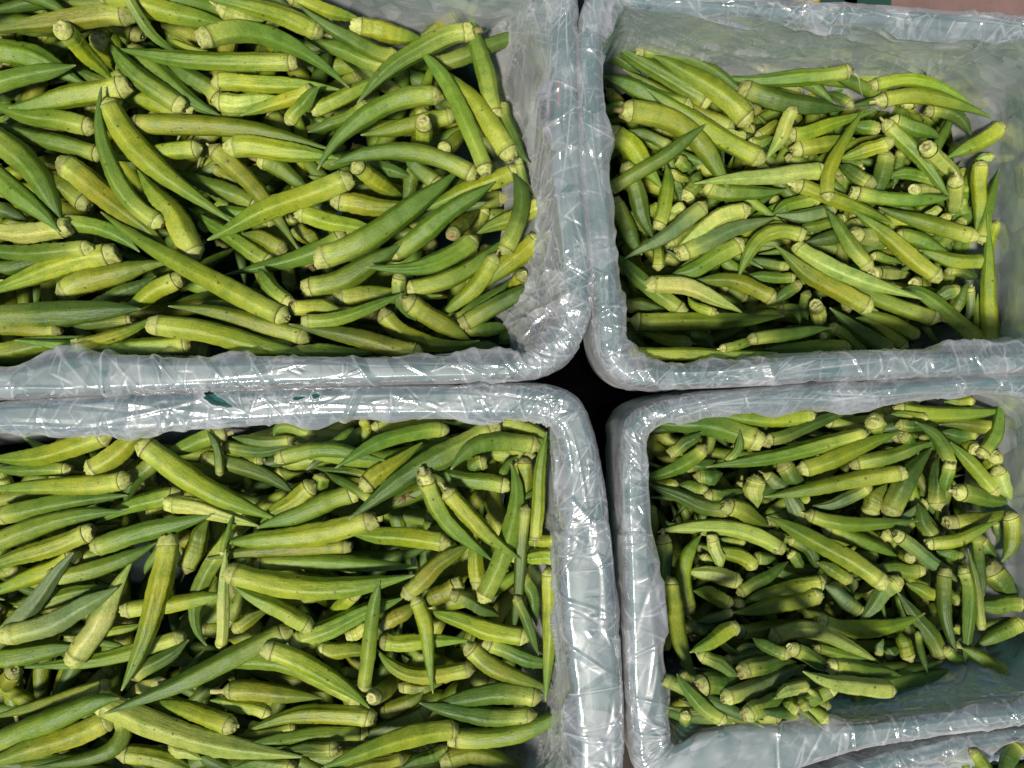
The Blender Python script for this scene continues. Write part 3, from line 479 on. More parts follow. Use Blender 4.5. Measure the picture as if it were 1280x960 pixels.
# one line each: stem end, middle, tip (x y z, tenths of a millimetre), radius, tint code, label
OKRA = [
((-2923,-2232,2549),(-2180,-2460,2615),(-1453,-2573,2682),100,'p','','pale straight okra, tip right, bottom left of lower left crate'),
((-1529,445,2757),(-2233,793,2634),(-2916,1221,2512),79,'y','','yellow-green slender straight okra, cut end lower right, lower left of upper left crate'),
((-1978,-1308,2632),(-1393,-1406,2659),(-673,-1318,2686),89,'y','','yellow-green bent okra, cut end left, centre of lower left crate'),
((-1381,877,2556),(-864,1121,2551),(-367,1519,2546),96,'g','','green bent okra, cut end lower left, lower right of upper left crate'),
((-2858,1981,2575),(-2549,1584,2559),(-1969,1138,2544),96,'y','','yellow-green bent okra, cut end upper left, central left of upper left crate'),
((-2627,-406,2562),(-2140,-730,2549),(-1668,-954,2535),91,'y','','yellow-green straight okra, cut end upper left, top left of lower left crate'),
((-1569,-1738,2536),(-2095,-1980,2640),(-2787,-2254,2745),80,'g','','green slender bent okra, cut end upper right, lower left of lower left crate'),
((-2455,406,2804),(-1918,315,2804),(-1370,183,2804),82,'y','','yellow-green straight okra, cut end left, bottom middle of upper left crate'),
((-2063,2261,2952),(-1635,2376,2760),(-1149,2083,2568),82,'g','','green curved okra, cut end left, top middle of upper left crate'),
((-1133,1456,2542),(-1627,1257,2556),(-2140,1012,2569),86,'y','','yellow-green straight okra, cut end right, centre of upper left crate'),
((-2422,-1091,2559),(-2474,-1521,2614),(-2701,-2120,2668),85,'y','','yellow-green bent okra, cut end up, central left of lower left crate'),
((-97,-307,2543),(-593,-565,2612),(-1125,-932,2682),95,'d','','dark-green bent okra, cut end upper right, top right of lower left crate'),
((-3840,434,2690),(-3116,496,2690),(-2558,517,2690),94,'d','','dark-green bent okra, tip right, bottom far left of upper left crate'),
((-944,-950,2514),(-1527,-1074,2536),(-2012,-1118,2558),86,'y','','yellow-green bent okra, cut end right, upper middle of lower left crate'),
((-1511,2282,2512),(-2171,2298,2512),(-2799,2378,2512),71,'g','','green slender straight okra, cut end right, top left of upper left crate'),
((-2715,1849,2483),(-2020,1817,2483),(-1294,1673,2483),77,'y','','yellow-green slender straight okra, cut end left, upper middle of upper left crate'),
((-484,2043,2512),(-995,1933,2525),(-1373,1514,2538),76,'g','','green curved okra, cut end right, upper right of upper left crate'),
((-394,-2436,2542),(-793,-2462,2686),(-1280,-2586,2830),79,'y','','yellow-green bent okra, cut end right, bottom right of lower left crate'),
((-2449,1117,2570),(-2800,1498,2612),(-2848,2060,2653),70,'g','','green curved okra, cut end lower right, central left of upper left crate'),
((-3531,-1752,2651),(-3133,-1626,2616),(-2767,-1425,2580),85,'b','','grey-green straight okra, cut end left, central far left of lower left crate'),
((-2552,2468,2870),(-2991,2447,2875),(-3570,2335,2879),81,'o','','olive bent okra, cut end right, top far left of upper left crate'),
((-2826,-2364,2507),(-3211,-2505,2607),(-3675,-2640,2706),90,'y','','yellow-green straight okra, cut end upper right, bottom far left of lower left crate'),
((-237,1442,2625),(-763,1605,2682),(-1238,1497,2739),69,'g','','green curved okra, cut end right, central right of upper left crate'),
((-3750,-2589,2581),(-3130,-2301,2620),(-2721,-2177,2659),85,'g','','green bent okra, tip right, bottom far left of lower left crate'),
((-2706,-676,2561),(-3143,-721,2531),(-3798,-757,2502),76,'y','','yellow-green bent okra, cut end right, top far left of lower left crate'),
((-2712,2118,2512),(-3092,2027,2529),(-3549,1947,2547),91,'y','','yellow-green straight okra, cut end right, upper far left of upper left crate'),
((-282,2479,2554),(-684,2350,2546),(-1093,1982,2538),76,'g','','green bent okra, cut end right, top right of upper left crate'),
((794,1985,2362),(1284,1849,2296),(1626,1395,2230),90,'y','','yellow-green curved okra, cut end left, upper far left of upper right crate'),
((-2857,-353,2484),(-3274,-481,2484),(-3734,-534,2484),82,'y','','yellow-green straight okra, cut end right, top far left of lower left crate'),
((1781,1931,2205),(1431,2235,2213),(1030,2446,2220),91,'y','','yellow-green bent okra, cut end lower right, top left of upper right crate'),
((-2835,930,2485),(-3241,823,2485),(-3808,630,2485),92,'y','','yellow-green bent okra, cut end right, lower far left of upper left crate'),
((902,467,2203),(1386,458,2203),(2028,509,2203),77,'y','k','yellow-green bent okra, long stalk on cut end, bottom left of upper right crate'),
((-3100,-1969,2555),(-2901,-1649,2528),(-2700,-1261,2501),91,'p','','pale straight okra, cut end lower left, central far left of lower left crate'),
((-454,-2511,2512),(35,-2459,2535),(486,-2252,2559),76,'g','','green bent okra, cut end left, bottom far right of lower left crate'),
((-971,-2367,2543),(-1394,-2330,2543),(-1892,-2457,2543),76,'y','','yellow-green bent okra, cut end right, bottom middle of lower left crate'),
((-174,1448,2646),(-385,1974,2596),(-663,2365,2546),65,'g','','green bent okra, cut end down, upper far right of upper left crate'),
((-3879,-1221,2543),(-3265,-988,2543),(-2741,-898,2543),76,'g','','green bent okra, tip right, upper far left of lower left crate'),
((2688,-1449,2442),(2300,-1179,2348),(1882,-980,2253),75,'y','','yellow-green straight okra, cut end lower right, centre of lower right crate'),
((-1726,-1835,2657),(-1350,-1988,2618),(-1000,-2274,2579),75,'y','','yellow-green bent okra, cut end left, lower middle of lower left crate'),
((-1831,-1281,2510),(-1213,-1270,2510),(-671,-1302,2510),61,'g','','green slender straight okra, cut end left, upper right of lower left crate'),
((-3211,640,2492),(-2875,779,2492),(-2416,865,2492),92,'o','','olive bent okra, cut end left, lower far left of upper left crate'),
((-2197,277,2742),(-2724,245,2757),(-3380,298,2772),68,'g','','green slender bent okra, cut end right, bottom left of upper left crate'),
((1869,-433,2185),(1422,-302,2185),(1021,-288,2185),96,'g','','green bent okra, cut end right, top far left of lower right crate'),
((-2020,1680,2518),(-1659,1670,2515),(-1224,1596,2512),86,'y','','yellow-green bent okra, cut end left, centre of upper left crate'),
((-1485,671,2510),(-1100,783,2547),(-778,989,2585),86,'g','','green bent okra, cut end left, lower right of upper left crate'),
((-230,-1551,2537),(9,-1013,2520),(-7,-568,2503),76,'g','','green curved okra, cut end lower left, upper far right of lower left crate'),
((-2972,-1163,2512),(-2558,-1042,2537),(-2093,-911,2562),76,'g','','green straight okra, cut end left, upper left of lower left crate'),
((-3824,1863,2546),(-3401,1513,2546),(-3173,1132,2546),96,'g','','upper of two green bent okra, tip lower right, central far left of upper left crate'),
((-2223,877,2516),(-2428,1212,2516),(-2651,1515,2516),96,'y','','yellow-green stubby straight okra, cut end lower right, central left of upper left crate'),
((-3204,1571,2486),(-2846,1314,2486),(-2440,940,2486),97,'o','','olive bent okra, cut end upper left, central left of upper left crate'),
((-869,884,2509),(-495,1166,2538),(-123,1418,2568),76,'g','','green straight okra, cut end lower left, lower far right of upper left crate'),
((-647,205,2746),(-939,277,2746),(-1523,410,2746),73,'o','','olive curved okra, cut end right, bottom right of upper left crate'),
((-1393,308,2726),(-1840,442,2726),(-2354,534,2726),69,'o','','olive straight okra, cut end right, bottom middle of upper left crate'),
((-267,1039,2536),(-528,845,2636),(-997,800,2736),75,'g','','green curved okra, cut end upper right, lower right of upper left crate'),
((1897,1659,2174),(1356,1934,2257),(984,2151,2339),81,'y','','yellow-green bent okra, cut end lower right, upper left of upper right crate'),
((-2963,-1041,2543),(-3350,-1179,2543),(-3826,-1348,2543),76,'y','','yellow-green bent okra, cut end right, upper far left of lower left crate'),
((2896,-649,2266),(2403,-744,2241),(1874,-839,2215),67,'y','','yellow-green slender straight okra, cut end right, upper middle of lower right crate'),
((2634,-366,2218),(2064,-504,2232),(1436,-614,2247),62,'g','','green slender straight okra, cut end right, top left of lower right crate'),
((211,-2223,2514),(-177,-2202,2514),(-571,-2277,2514),81,'d','','dark-green bent okra, cut end right, lower far right of lower left crate'),
((-1325,2427,2657),(-1644,2507,2803),(-2069,2564,2949),73,'y','','yellow-green bent okra, cut end right, top middle of upper left crate'),
((2661,566,2241),(2271,764,2285),(1918,1015,2330),81,'y','','yellow-green straight okra, cut end lower right, lower middle of upper right crate'),
((126,-1802,2513),(-284,-1706,2513),(-608,-1599,2513),76,'y','','yellow-green bent okra, cut end right, central far right of lower left crate'),
((-2346,1977,2452),(-2618,2166,2495),(-2886,2448,2538),77,'g','','green bent okra, cut end lower right, upper left of upper left crate'),
((-594,-622,2713),(-468,-914,2612),(-145,-1249,2512),75,'g','','green bent okra, cut end upper left, upper right of lower left crate'),
((14,1566,2567),(-283,1983,2534),(-572,2281,2501),81,'y','','yellow-green bent okra, cut end lower right, upper far right of upper left crate'),
((185,-2353,2509),(-283,-2336,2526),(-653,-2250,2543),71,'d','','dark-green bent okra, cut end right, bottom far right of lower left crate'),
((2012,-1237,2237),(1577,-1056,2237),(1077,-1098,2237),67,'p','','pale bent okra, cut end lower right, upper left of lower right crate'),
((2311,1587,2197),(1932,1546,2250),(1338,1470,2303),71,'p','','pale bent okra, cut end right, upper middle of upper right crate'),
((-2117,2154,2482),(-1753,2149,2482),(-1219,2096,2482),71,'y','','yellow-green bent okra, cut end left, upper middle of upper left crate'),
((1696,2212,2199),(2063,2104,2186),(2497,2052,2174),82,'d','','dark-green bent okra, cut end left, top middle of upper right crate'),
((-2042,-2191,2483),(-1710,-2191,2483),(-1336,-2245,2483),77,'o','k','olive straight okra, long stalk on cut end, lower middle of lower left crate'),
((2133,1005,2215),(2364,841,2333),(2933,611,2451),71,'p','','pale curved okra, cut end upper left, lower middle of upper right crate'),
((3187,774,2223),(2853,1033,2223),(2538,1284,2223),72,'y','','yellow-green straight okra, cut end lower right, lower right of upper right crate'),
((-3649,-941,2483),(-3296,-866,2483),(-2740,-791,2483),77,'g','','green bent okra, cut end left, upper far left of lower left crate'),
((-469,-329,2530),(-797,-364,2655),(-1199,-570,2780),60,'g','','green bent okra, cut end right, top right of lower left crate'),
((261,-1324,2507),(260,-1704,2522),(236,-2242,2537),56,'y','','yellow-green bent okra, cut end up, central far right of lower left crate'),
((1853,-1822,2462),(2184,-1774,2472),(2631,-1998,2483),69,'p','','pale curved okra, cut end left, lower middle of lower right crate'),
((210,-445,2533),(-174,-417,2638),(-417,-584,2744),70,'g','','green curved okra, cut end right, top far right of lower left crate'),
((-1107,-766,2510),(-1423,-881,2525),(-1801,-1017,2540),76,'g','','green straight okra, cut end right, upper middle of lower left crate'),
((-2138,1684,2482),(-1839,1390,2482),(-1518,952,2482),71,'o','','olive bent okra, cut end upper left, centre of upper left crate'),
((3560,271,2219),(3533,649,2242),(3502,1246,2266),62,'y','','yellow-green slender bent okra, cut end down, lower far right of upper right crate'),
((-456,-1126,2483),(-766,-1094,2483),(-1194,-1051,2483),77,'y','','yellow-green bent okra, cut end right, upper right of lower left crate'),
((-1564,-1834,2513),(-1160,-1674,2513),(-771,-1514,2513),76,'g','','green straight okra, cut end left, central right of lower left crate'),
((-2964,962,2553),(-3358,934,2527),(-3905,970,2501),66,'g','','green bent okra, cut end right, lower far left of upper left crate'),
((996,730,2261),(1333,705,2237),(1709,531,2213),76,'p','','pale bent okra, cut end left, lower left of upper right crate'),
((-113,1872,2515),(-220,2298,2512),(-300,2672,2509),71,'g','','green straight okra, cut end down, top far right of upper left crate'),
((-1006,-2484,2474),(-1518,-2477,2572),(-1847,-2500,2669),61,'g','','green bent okra, cut end right, bottom middle of lower left crate'),
((2132,-644,2222),(2495,-503,2242),(2875,-345,2261),71,'y','','yellow-green straight okra, cut end left, top middle of lower right crate'),
((-3827,1620,2542),(-3444,1326,2582),(-3155,1061,2622),86,'g','','lower of two green bent okra, tip lower right, central far left of upper left crate'),
((-458,-730,2670),(-236,-984,2635),(61,-1226,2600),65,'y','','yellow-green bent okra, cut end upper left, upper far right of lower left crate'),
((-369,415,2508),(-18,605,2525),(231,789,2542),66,'d','','dark-green bent okra, cut end lower left, bottom far right of upper left crate'),
((-252,-2011,2511),(-709,-2054,2511),(-954,-1884,2511),66,'y','','yellow-green curved okra, cut end right, lower right of lower left crate'),
((-2335,-1796,2481),(-2901,-1946,2481),(-3511,-2021,2481),66,'g','','green slender straight okra, cut end right, lower far left of lower left crate'),
((-2727,2596,2989),(-2305,2491,2911),(-1871,2393,2834),81,'y','','yellow-green straight okra, ends hidden, top left of upper left crate'),
((773,212,2838),(1211,195,2838),(1782,212,2838),48,'y','','yellow-green slender bent okra, cut end left, bottom left of upper right crate'),
((1107,-1351,2612),(1138,-1688,2748),(1242,-2034,2884),62,'y','','yellow-green bent okra, cut end up, lower far left of lower right crate'),
((2707,2091,2228),(3137,2124,2210),(3584,1981,2192),62,'y','','yellow-green bent okra, cut end left, top far right of upper right crate'),
((-915,517,2563),(-651,296,2563),(-229,306,2563),71,'o','','olive curved okra, cut end upper left, bottom right of upper left crate'),
((-2946,1649,2431),(-3323,1746,2431),(-3787,1897,2431),67,'g','','green bent okra, cut end right, upper far left of upper left crate'),
((2505,2315,2249),(2084,2265,2207),(1583,2288,2166),62,'g','','green bent okra, cut end right, top middle of upper right crate'),
((-1935,-1041,2482),(-2245,-1490,2482),(-2176,-1864,2482),71,'g','','green curved okra, tip down, central left of lower left crate'),
((2497,-1998,2990),(2169,-1944,3100),(1835,-1812,3209),66,'p','','pale bent okra, cut end right, bottom middle of lower right crate'),
((-3696,-1887,2547),(-3309,-1479,2618),(-3023,-1162,2688),70,'b','','grey-green bent okra, tip upper right, central far left of lower left crate'),
((1242,958,2229),(1570,1110,2210),(1966,1243,2192),72,'b','','grey-green straight okra, cut end lower left, central left of upper right crate'),
((2786,-989,2206),(2935,-729,2206),(3121,-478,2206),96,'d','','dark-green stubby straight okra, cut end lower left, upper right of lower right crate'),
((-2965,1828,2483),(-3350,1903,2483),(-3756,1999,2483),77,'g','','green straight okra, cut end right, upper far left of upper left crate'),
((-1052,-2189,2530),(-978,-1705,2630),(-906,-1354,2729),55,'g','','green bent okra, cut end down, central right of lower left crate'),
((-316,-1852,2512),(-71,-2032,2512),(291,-2171,2512),71,'o','','olive bent okra, cut end upper left, lower far right of lower left crate'),
((1484,2087,2181),(1083,2330,2181),(728,2558,2181),72,'g','','green straight okra, cut end lower right, top far left of upper right crate'),
((-3243,-1350,2585),(-2875,-1296,2540),(-2532,-1129,2494),66,'g','','green bent okra, tip upper right, central far left of lower left crate'),
((-2280,-521,2384),(-1846,-641,2384),(-1580,-793,2384),67,'d','','lower of two dark-green bent okra, cut end left, top middle of lower left crate'),
((-70,893,2595),(56,1234,2569),(4,1493,2544),65,'d','','dark-green curved okra, cut end down, central far right of upper left crate'),
((-3035,-638,2514),(-2727,-426,2514),(-2567,-271,2514),81,'y','','yellow-green stubby curved okra, cut end lower left, top left of lower left crate'),
((-1410,-1714,2560),(-1661,-1560,2627),(-1907,-1399,2693),70,'y','','yellow-green straight okra, cut end lower right, centre of lower left crate'),
((711,1428,2249),(1094,1656,2333),(1395,1864,2416),57,'g','','green straight okra, cut end lower left, upper far left of upper right crate'),
((3456,1089,2223),(3083,1184,2208),(2736,1318,2192),67,'y','','yellow-green straight okra, cut end right, central right of upper right crate'),
((-763,-1515,2512),(-539,-1302,2512),(-294,-1131,2512),71,'o','','olive straight okra, cut end lower left, central right of lower left crate'),
((-745,583,2653),(-534,453,2575),(-284,288,2498),75,'o','','olive stubby straight okra, cut end upper left, bottom right of upper left crate'),
((3535,273,2179),(3137,606,2210),(2863,696,2241),67,'g','','green curved okra, cut end lower right, bottom far right of upper right crate'),
((-829,2337,2495),(-1083,2372,2624),(-1470,2599,2754),60,'g','','green curved okra, cut end right, top right of upper left crate'),
((-3891,2401,2436),(-3460,2337,2436),(-3073,2154,2436),98,'g','','green bent okra, tip lower right, top far left of upper left crate'),
((-3135,1111,2548),(-3465,1083,2525),(-3957,1130,2502),81,'p','','pale bent okra, cut end right, lower far left of upper left crate'),
((-2961,2329,2994),(-2924,2285,2744),(-2831,2134,2494),73,'y','','yellow-green stubby bent okra, round cut end up, top far left of upper left crate'),
((2187,-1694,2439),(2534,-1764,2445),(2957,-1641,2452),69,'y','','yellow-green curved okra, cut end left, lower middle of lower right crate'),
((-777,654,2571),(-326,808,2517),(-50,1040,2463),71,'g','','green bent okra, cut end left, lower far right of upper left crate'),
((-2791,-2371,2488),(-2821,-2564,2565),(-3349,-2668,2641),66,'g','','green curved okra, tip left, bottom far left of lower left crate'),
((2187,-970,2224),(2539,-1031,2247),(2991,-1009,2271),62,'g','','green bent okra, cut end left, upper middle of lower right crate'),
((-1930,-2382,2653),(-2204,-2309,2570),(-2586,-2265,2486),75,'y','','yellow-green stubby bent okra, cut end lower right, bottom left of lower left crate'),
((2234,-1511,2407),(1936,-1601,2407),(1594,-1646,2407),70,'y','','yellow-green straight okra, cut end right, lower left of lower right crate'),
((1442,1335,2222),(1169,1126,2222),(835,931,2222),67,'b','','grey-green straight okra, cut end upper right, central far left of upper right crate'),
((-2880,-2150,2480),(-3276,-2257,2480),(-3757,-2396,2480),61,'o','','olive bent okra, cut end right, bottom far left of lower left crate'),
((-3919,2054,2478),(-3471,2170,2515),(-3075,2247,2551),76,'g','','green straight okra, tip right, upper far left of upper left crate'),
((-1428,429,2758),(-1094,472,2740),(-753,622,2722),54,'g','','green bent okra, cut end left, bottom right of upper left crate'),
((2240,-237,2177),(1953,-255,2199),(1436,-217,2221),67,'y','','yellow-green curved okra, cut end right, top left of lower right crate'),
((-1613,-517,2688),(-1303,-460,2688),(-879,-527,2688),59,'g','','green bent okra, cut end left, top middle of lower left crate'),
((-1207,1046,2490),(-1486,919,2483),(-2044,781,2476),71,'g','','green curved okra, tip left, lower middle of upper left crate'),
((-488,-2690,2491),(-232,-2640,2484),(78,-2739,2477),77,'o','','olive stubby curved okra, cut end left, bottom far right of lower left crate'),
((-675,-1530,2537),(-607,-1741,2578),(-551,-2159,2618),60,'y','','yellow-green curved okra, cut end up, lower right of lower left crate'),
((1342,-1994,3183),(1593,-1943,3078),(1934,-1847,2973),62,'b','','grey-green bent okra, cut end left, bottom left of lower right crate'),
((168,-1115,2535),(189,-740,2567),(241,-334,2598),50,'y','','yellow-green straight okra, cut end down, top far right of lower left crate'),
((-3862,-1945,2484),(-3488,-1924,2484),(-3049,-1860,2484),87,'g','','green straight okra, ends hidden, lower far left of lower left crate'),
((-2437,-851,2512),(-2149,-894,2512),(-1788,-1011,2512),71,'p','','pale bent okra, cut end left, upper left of lower left crate'),
((-1116,2502,2615),(-884,2484,2553),(-637,2455,2492),76,'y','','yellow-green stubby straight okra, cut end left, top right of upper left crate'),
((2479,1425,2256),(2915,1357,2271),(3220,1372,2286),57,'g','','green bent okra, cut end left, central right of upper right crate'),
((1736,1066,2182),(1437,898,2182),(1176,804,2182),77,'g','','green bent okra, cut end upper right, lower left of upper right crate'),
((-107,912,2569),(-283,668,2533),(-508,480,2497),66,'y','','yellow-green bent okra, cut end upper right, bottom far right of upper left crate'),
((-1151,-1160,2475),(-1637,-1173,2517),(-2160,-1234,2558),56,'o','','olive slender straight okra, cut end right, upper middle of lower left crate'),
((2761,1943,2221),(3009,1681,2227),(3247,1374,2233),62,'g','','green straight okra, cut end upper left, upper right of upper right crate'),
((-568,2285,2431),(-180,2414,2431),(187,2560,2431),67,'d','','dark-green straight okra, cut end left, top far right of upper left crate'),
((3196,466,2216),(2643,681,2205),(2368,845,2194),67,'g','','green curved okra, cut end right, lower right of upper right crate'),
((-1267,1310,2483),(-1005,1272,2483),(-631,1272,2483),77,'y','','yellow-green stubby bent okra, cut end left, central right of upper left crate'),
((98,-835,2583),(46,-1413,2539),(14,-1764,2495),45,'d','','dark-green slender bent okra, cut end up, central far right of lower left crate'),
((2853,-181,2201),(3225,-236,2201),(3709,-185,2201),67,'y','','yellow-green bent okra, cut end left, top right of lower right crate'),
((-1043,-722,2615),(-884,-592,2554),(-637,-416,2492),76,'y','','yellow-green stubby bent okra, cut end lower left, top right of lower left crate'),
((1963,625,2201),(1694,746,2201),(1359,774,2201),67,'y','','yellow-green bent okra, cut end lower right, lower left of upper right crate'),
((195,1043,2514),(14,883,2514),(-230,670,2514),81,'y','','yellow-green stubby bent okra, cut end upper right, lower far right of upper left crate'),
((2317,1361,2297),(2384,1657,2251),(2638,2073,2206),57,'y','','yellow-green curved okra, cut end down, upper middle of upper right crate'),
((728,1870,2184),(924,1730,2184),(1120,1459,2184),91,'y','','yellow-green stubby bent okra, cut end upper left, upper far left of upper right crate'),
((-2778,-2615,2519),(-2517,-2662,2507),(-2202,-2774,2495),76,'y','','yellow-green stubby bent okra, cut end left, bottom left of lower left crate'),
((-2385,-797,2432),(-2655,-851,2432),(-2989,-1002,2432),72,'g','','green bent okra, cut end right, upper left of lower left crate'),
((2173,1094,2222),(1876,1089,2222),(1676,783,2222),62,'y','','yellow-green curved okra, cut end right, central left of upper right crate'),
((-2771,2429,2362),(-2491,2172,2382),(-2093,1927,2401),99,'g','','green stubby bent okra, tip lower right, upper left of upper left crate'),
((1301,-1687,2321),(1265,-1330,2321),(1383,-1106,2321),66,'y','','yellow-green curved okra, cut end down, central far left of lower right crate'),
((-29,-727,2481),(-285,-684,2481),(-585,-615,2481),66,'g','','green straight okra, cut end right, top far right of lower left crate'),
((-2768,-1609,2518),(-2362,-1537,2551),(-1999,-1476,2584),66,'y','','yellow-green straight okra, cut end left, central left of lower left crate'),
((1764,1297,2200),(1488,1203,2205),(1217,984,2210),72,'p','','pale bent okra, cut end right, central left of upper right crate'),
((3272,-1344,2384),(3277,-1610,2443),(3211,-2066,2503),60,'g','','green curved okra, cut end up, lower far right of lower right crate'),
((2667,2219,2178),(3078,2256,2178),(3442,2079,2178),53,'y','','yellow-green curved okra, cut end left, top right of upper right crate'),
((-417,1929,2431),(-697,1865,2431),(-1085,1789,2431),67,'o','','olive bent okra, cut end right, upper right of upper left crate'),
((-2349,-1350,2433),(-2273,-1167,2433),(-2177,-963,2433),77,'o','','olive stubby straight okra, cut end down, upper left of lower left crate'),
((2513,-609,2195),(2815,-521,2251),(3077,-429,2307),62,'g','','green straight okra, cut end left, top right of lower right crate'),
((-1518,1219,2482),(-1262,1155,2482),(-898,1058,2482),71,'y','','yellow-green bent okra, cut end left, lower right of upper left crate'),
((2046,-1834,3039),(2333,-1879,2951),(2602,-1953,2863),59,'g','','green straight okra, cut end left, bottom middle of lower right crate'),
((2096,1473,2245),(2406,1378,2217),(2845,1197,2189),62,'y','','yellow-green bent okra, cut end left, centre of upper right crate'),
((930,2470,2205),(1389,2401,2189),(1813,2062,2173),53,'g','','green slender curved okra, cut end left, top left of upper right crate'),
((-1743,872,2361),(-2038,1057,2361),(-2343,1275,2361),68,'g','','green straight okra, tip upper left, lower middle of upper left crate'),
((-3089,-1206,2512),(-3355,-1355,2512),(-3792,-1504,2512),71,'y','','yellow-green bent okra, ends hidden, central far left of lower left crate'),
((1898,-412,2227),(2183,-329,2208),(2636,-125,2189),53,'d','','dark-green curved okra, cut end left, top middle of lower right crate'),
((2295,-1442,2351),(1954,-1497,2351),(1672,-1606,2351),66,'y','','yellow-green bent okra, cut end right, central left of lower right crate'),
((-901,-1825,2512),(-731,-1830,2512),(-294,-1820,2512),71,'y','','yellow-green curved okra, cut end left, lower right of lower left crate'),
((-1831,1286,2361),(-2168,1438,2361),(-2473,1558,2361),68,'d','','dark-green straight okra, cut end lower right, central left of upper left crate'),
((1297,525,2181),(999,758,2181),(775,973,2181),72,'g','','green bent okra, cut end lower right, lower far left of upper right crate'),
((1456,1479,2181),(1671,1422,2181),(2053,1451,2181),72,'g','','green curved okra, cut end left, central left of upper right crate'),
((2821,244,2201),(2645,365,2201),(2365,569,2201),67,'d','','dark-green bent okra, cut end lower right, bottom right of upper right crate'),
((-2327,750,2558),(-2539,634,2558),(-2761,507,2558),71,'y','','yellow-green stubby straight okra, cut end upper right, bottom left of upper left crate'),
((1621,-943,2208),(1325,-869,2203),(1009,-739,2198),67,'d','','dark-green straight okra, tip left, upper far left of lower right crate'),
((3094,-1979,2414),(2977,-1763,2414),(2779,-1502,2414),70,'d','','dark-green bent okra, cut end lower right, lower right of lower right crate'),
((2600,816,2402),(2414,1052,2393),(2286,1252,2384),60,'g','','green bent okra, cut end lower right, lower middle of upper right crate'),
((3134,-1353,2387),(3115,-1614,2426),(3186,-1953,2465),56,'d','','dark-green bent okra, cut end up, lower right of lower right crate'),
((-2100,2004,2500),(-1934,2009,2487),(-1649,2045,2474),76,'p','','pale stubby curved okra, cut end left, upper middle of upper left crate'),
((-2068,-1874,2501),(-2021,-1530,2579),(-1985,-1147,2658),50,'p','','pale straight okra, cut end down, central left of lower left crate'),
((845,1665,2218),(950,1345,2194),(1052,1098,2169),72,'d','','dark-green bent okra, cut end up, central far left of upper right crate'),
((2510,272,2200),(2226,272,2200),(1882,262,2200),58,'y','','yellow-green straight okra, cut end right, bottom middle of upper right crate'),
((-3222,1144,2481),(-2923,1112,2481),(-2655,941,2481),66,'g','','green bent okra, tip lower right, lower far left of upper left crate'),
((2084,1863,2180),(2308,1910,2180),(2728,2050,2180),63,'y','','yellow-green curved okra, cut end left, upper middle of upper right crate'),
((1432,-469,2201),(1251,-609,2201),(934,-702,2201),62,'g','','green bent okra, cut end upper right, top far left of lower right crate'),
((-2939,271,2859),(-2702,314,2805),(-2419,471,2751),48,'y','','yellow-green bent okra, cut end left, bottom left of upper left crate'),
((3658,1927,2201),(3458,1792,2201),(3235,1681,2201),67,'y','','yellow-green stubby straight okra, cut end upper right, upper far right of upper right crate'),
((-1412,1952,2480),(-1187,2053,2480),(-791,2235,2480),61,'y','','yellow-green curved okra, cut end lower left, upper right of upper left crate'),
((1592,296,2832),(1918,352,2733),(2223,389,2634),48,'d','','dark-green straight okra, cut end left, bottom middle of upper right crate'),
((1366,-2146,3181),(1165,-2004,3156),(1055,-1853,3131),53,'g','','green bent okra, cut end lower right, bottom far left of lower right crate'),
((-200,-1829,2481),(68,-1935,2481),(346,-1997,2481),66,'d','','dark-green straight okra, cut end left, lower far right of lower left crate'),
((-1221,612,2508),(-976,628,2508),(-497,628,2508),76,'o','','olive curved okra, cut end left, bottom right of upper left crate'),
((1340,2036,2226),(987,2175,2198),(673,2306,2169),72,'g','','green straight okra, tip left, top far left of upper right crate'),
((-1091,1517,2701),(-953,1450,2451),(-778,1362,2201),66,'y','','yellow-green stubby straight okra, round cut end up, central right of upper left crate'),
((239,1283,2483),(25,1197,2483),(-253,1069,2483),77,'y','','yellow-green stubby bent okra, cut end right, lower far right of upper left crate'),
((3626,-832,2201),(3421,-609,2201),(3263,-432,2201),62,'y','','yellow-green bent okra, cut end lower right, top far right of lower right crate'),
((-1472,220,2740),(-1272,215,2740),(-913,226,2740),59,'g','','green curved okra, ends hidden, bottom middle of upper left crate'),
((2779,-1088,2351),(3053,-1278,2310),(3298,-1470,2268),56,'b','','grey-green straight okra, cut end upper left, central right of lower right crate'),
((-2070,-356,2429),(-2279,-419,2447),(-2530,-515,2465),67,'g','','green stubby bent okra, cut end right, top left of lower left crate'),
((3486,1651,2201),(3477,1400,2201),(3458,1102,2201),62,'y','','yellow-green straight okra, cut end up, central far right of upper right crate'),
((-2227,1679,2482),(-2495,1647,2482),(-2901,1604,2482),71,'y','','yellow-green bent okra, cut end right, central left of upper left crate'),
((-1404,-710,2492),(-1582,-844,2484),(-1798,-995,2476),77,'y','','yellow-green stubby straight okra, cut end upper right, upper middle of lower left crate'),
((2308,-1082,2222),(2596,-1156,2222),(2869,-1290,2222),62,'g','','green bent okra, cut end left, centre of lower right crate'),
((-2697,-2076,2510),(-2503,-1967,2515),(-2288,-1812,2521),61,'d','','dark-green stubby bent okra, cut end lower left, lower left of lower left crate'),
((756,1395,2180),(859,1161,2180),(971,965,2180),67,'g','','green stubby straight okra, cut end upper left, central far left of upper right crate'),
((1554,-889,2274),(1736,-960,2231),(1915,-1059,2187),76,'o','','olive stubby straight okra, cut end left, upper left of lower right crate'),
((-1053,-2256,2513),(-1660,-1979,2513),(-2234,-2011,2513),76,'g','','green bent okra, ends hidden, lower middle of lower left crate'),
((3267,-795,2276),(3509,-833,2192),(3828,-919,2108),72,'g','','green stubby bent okra, cut end left, upper far right of lower right crate'),
((3253,-1038,2202),(3458,-1010,2202),(3737,-936,2202),72,'o','','olive stubby bent okra, cut end left, upper far right of lower right crate'),
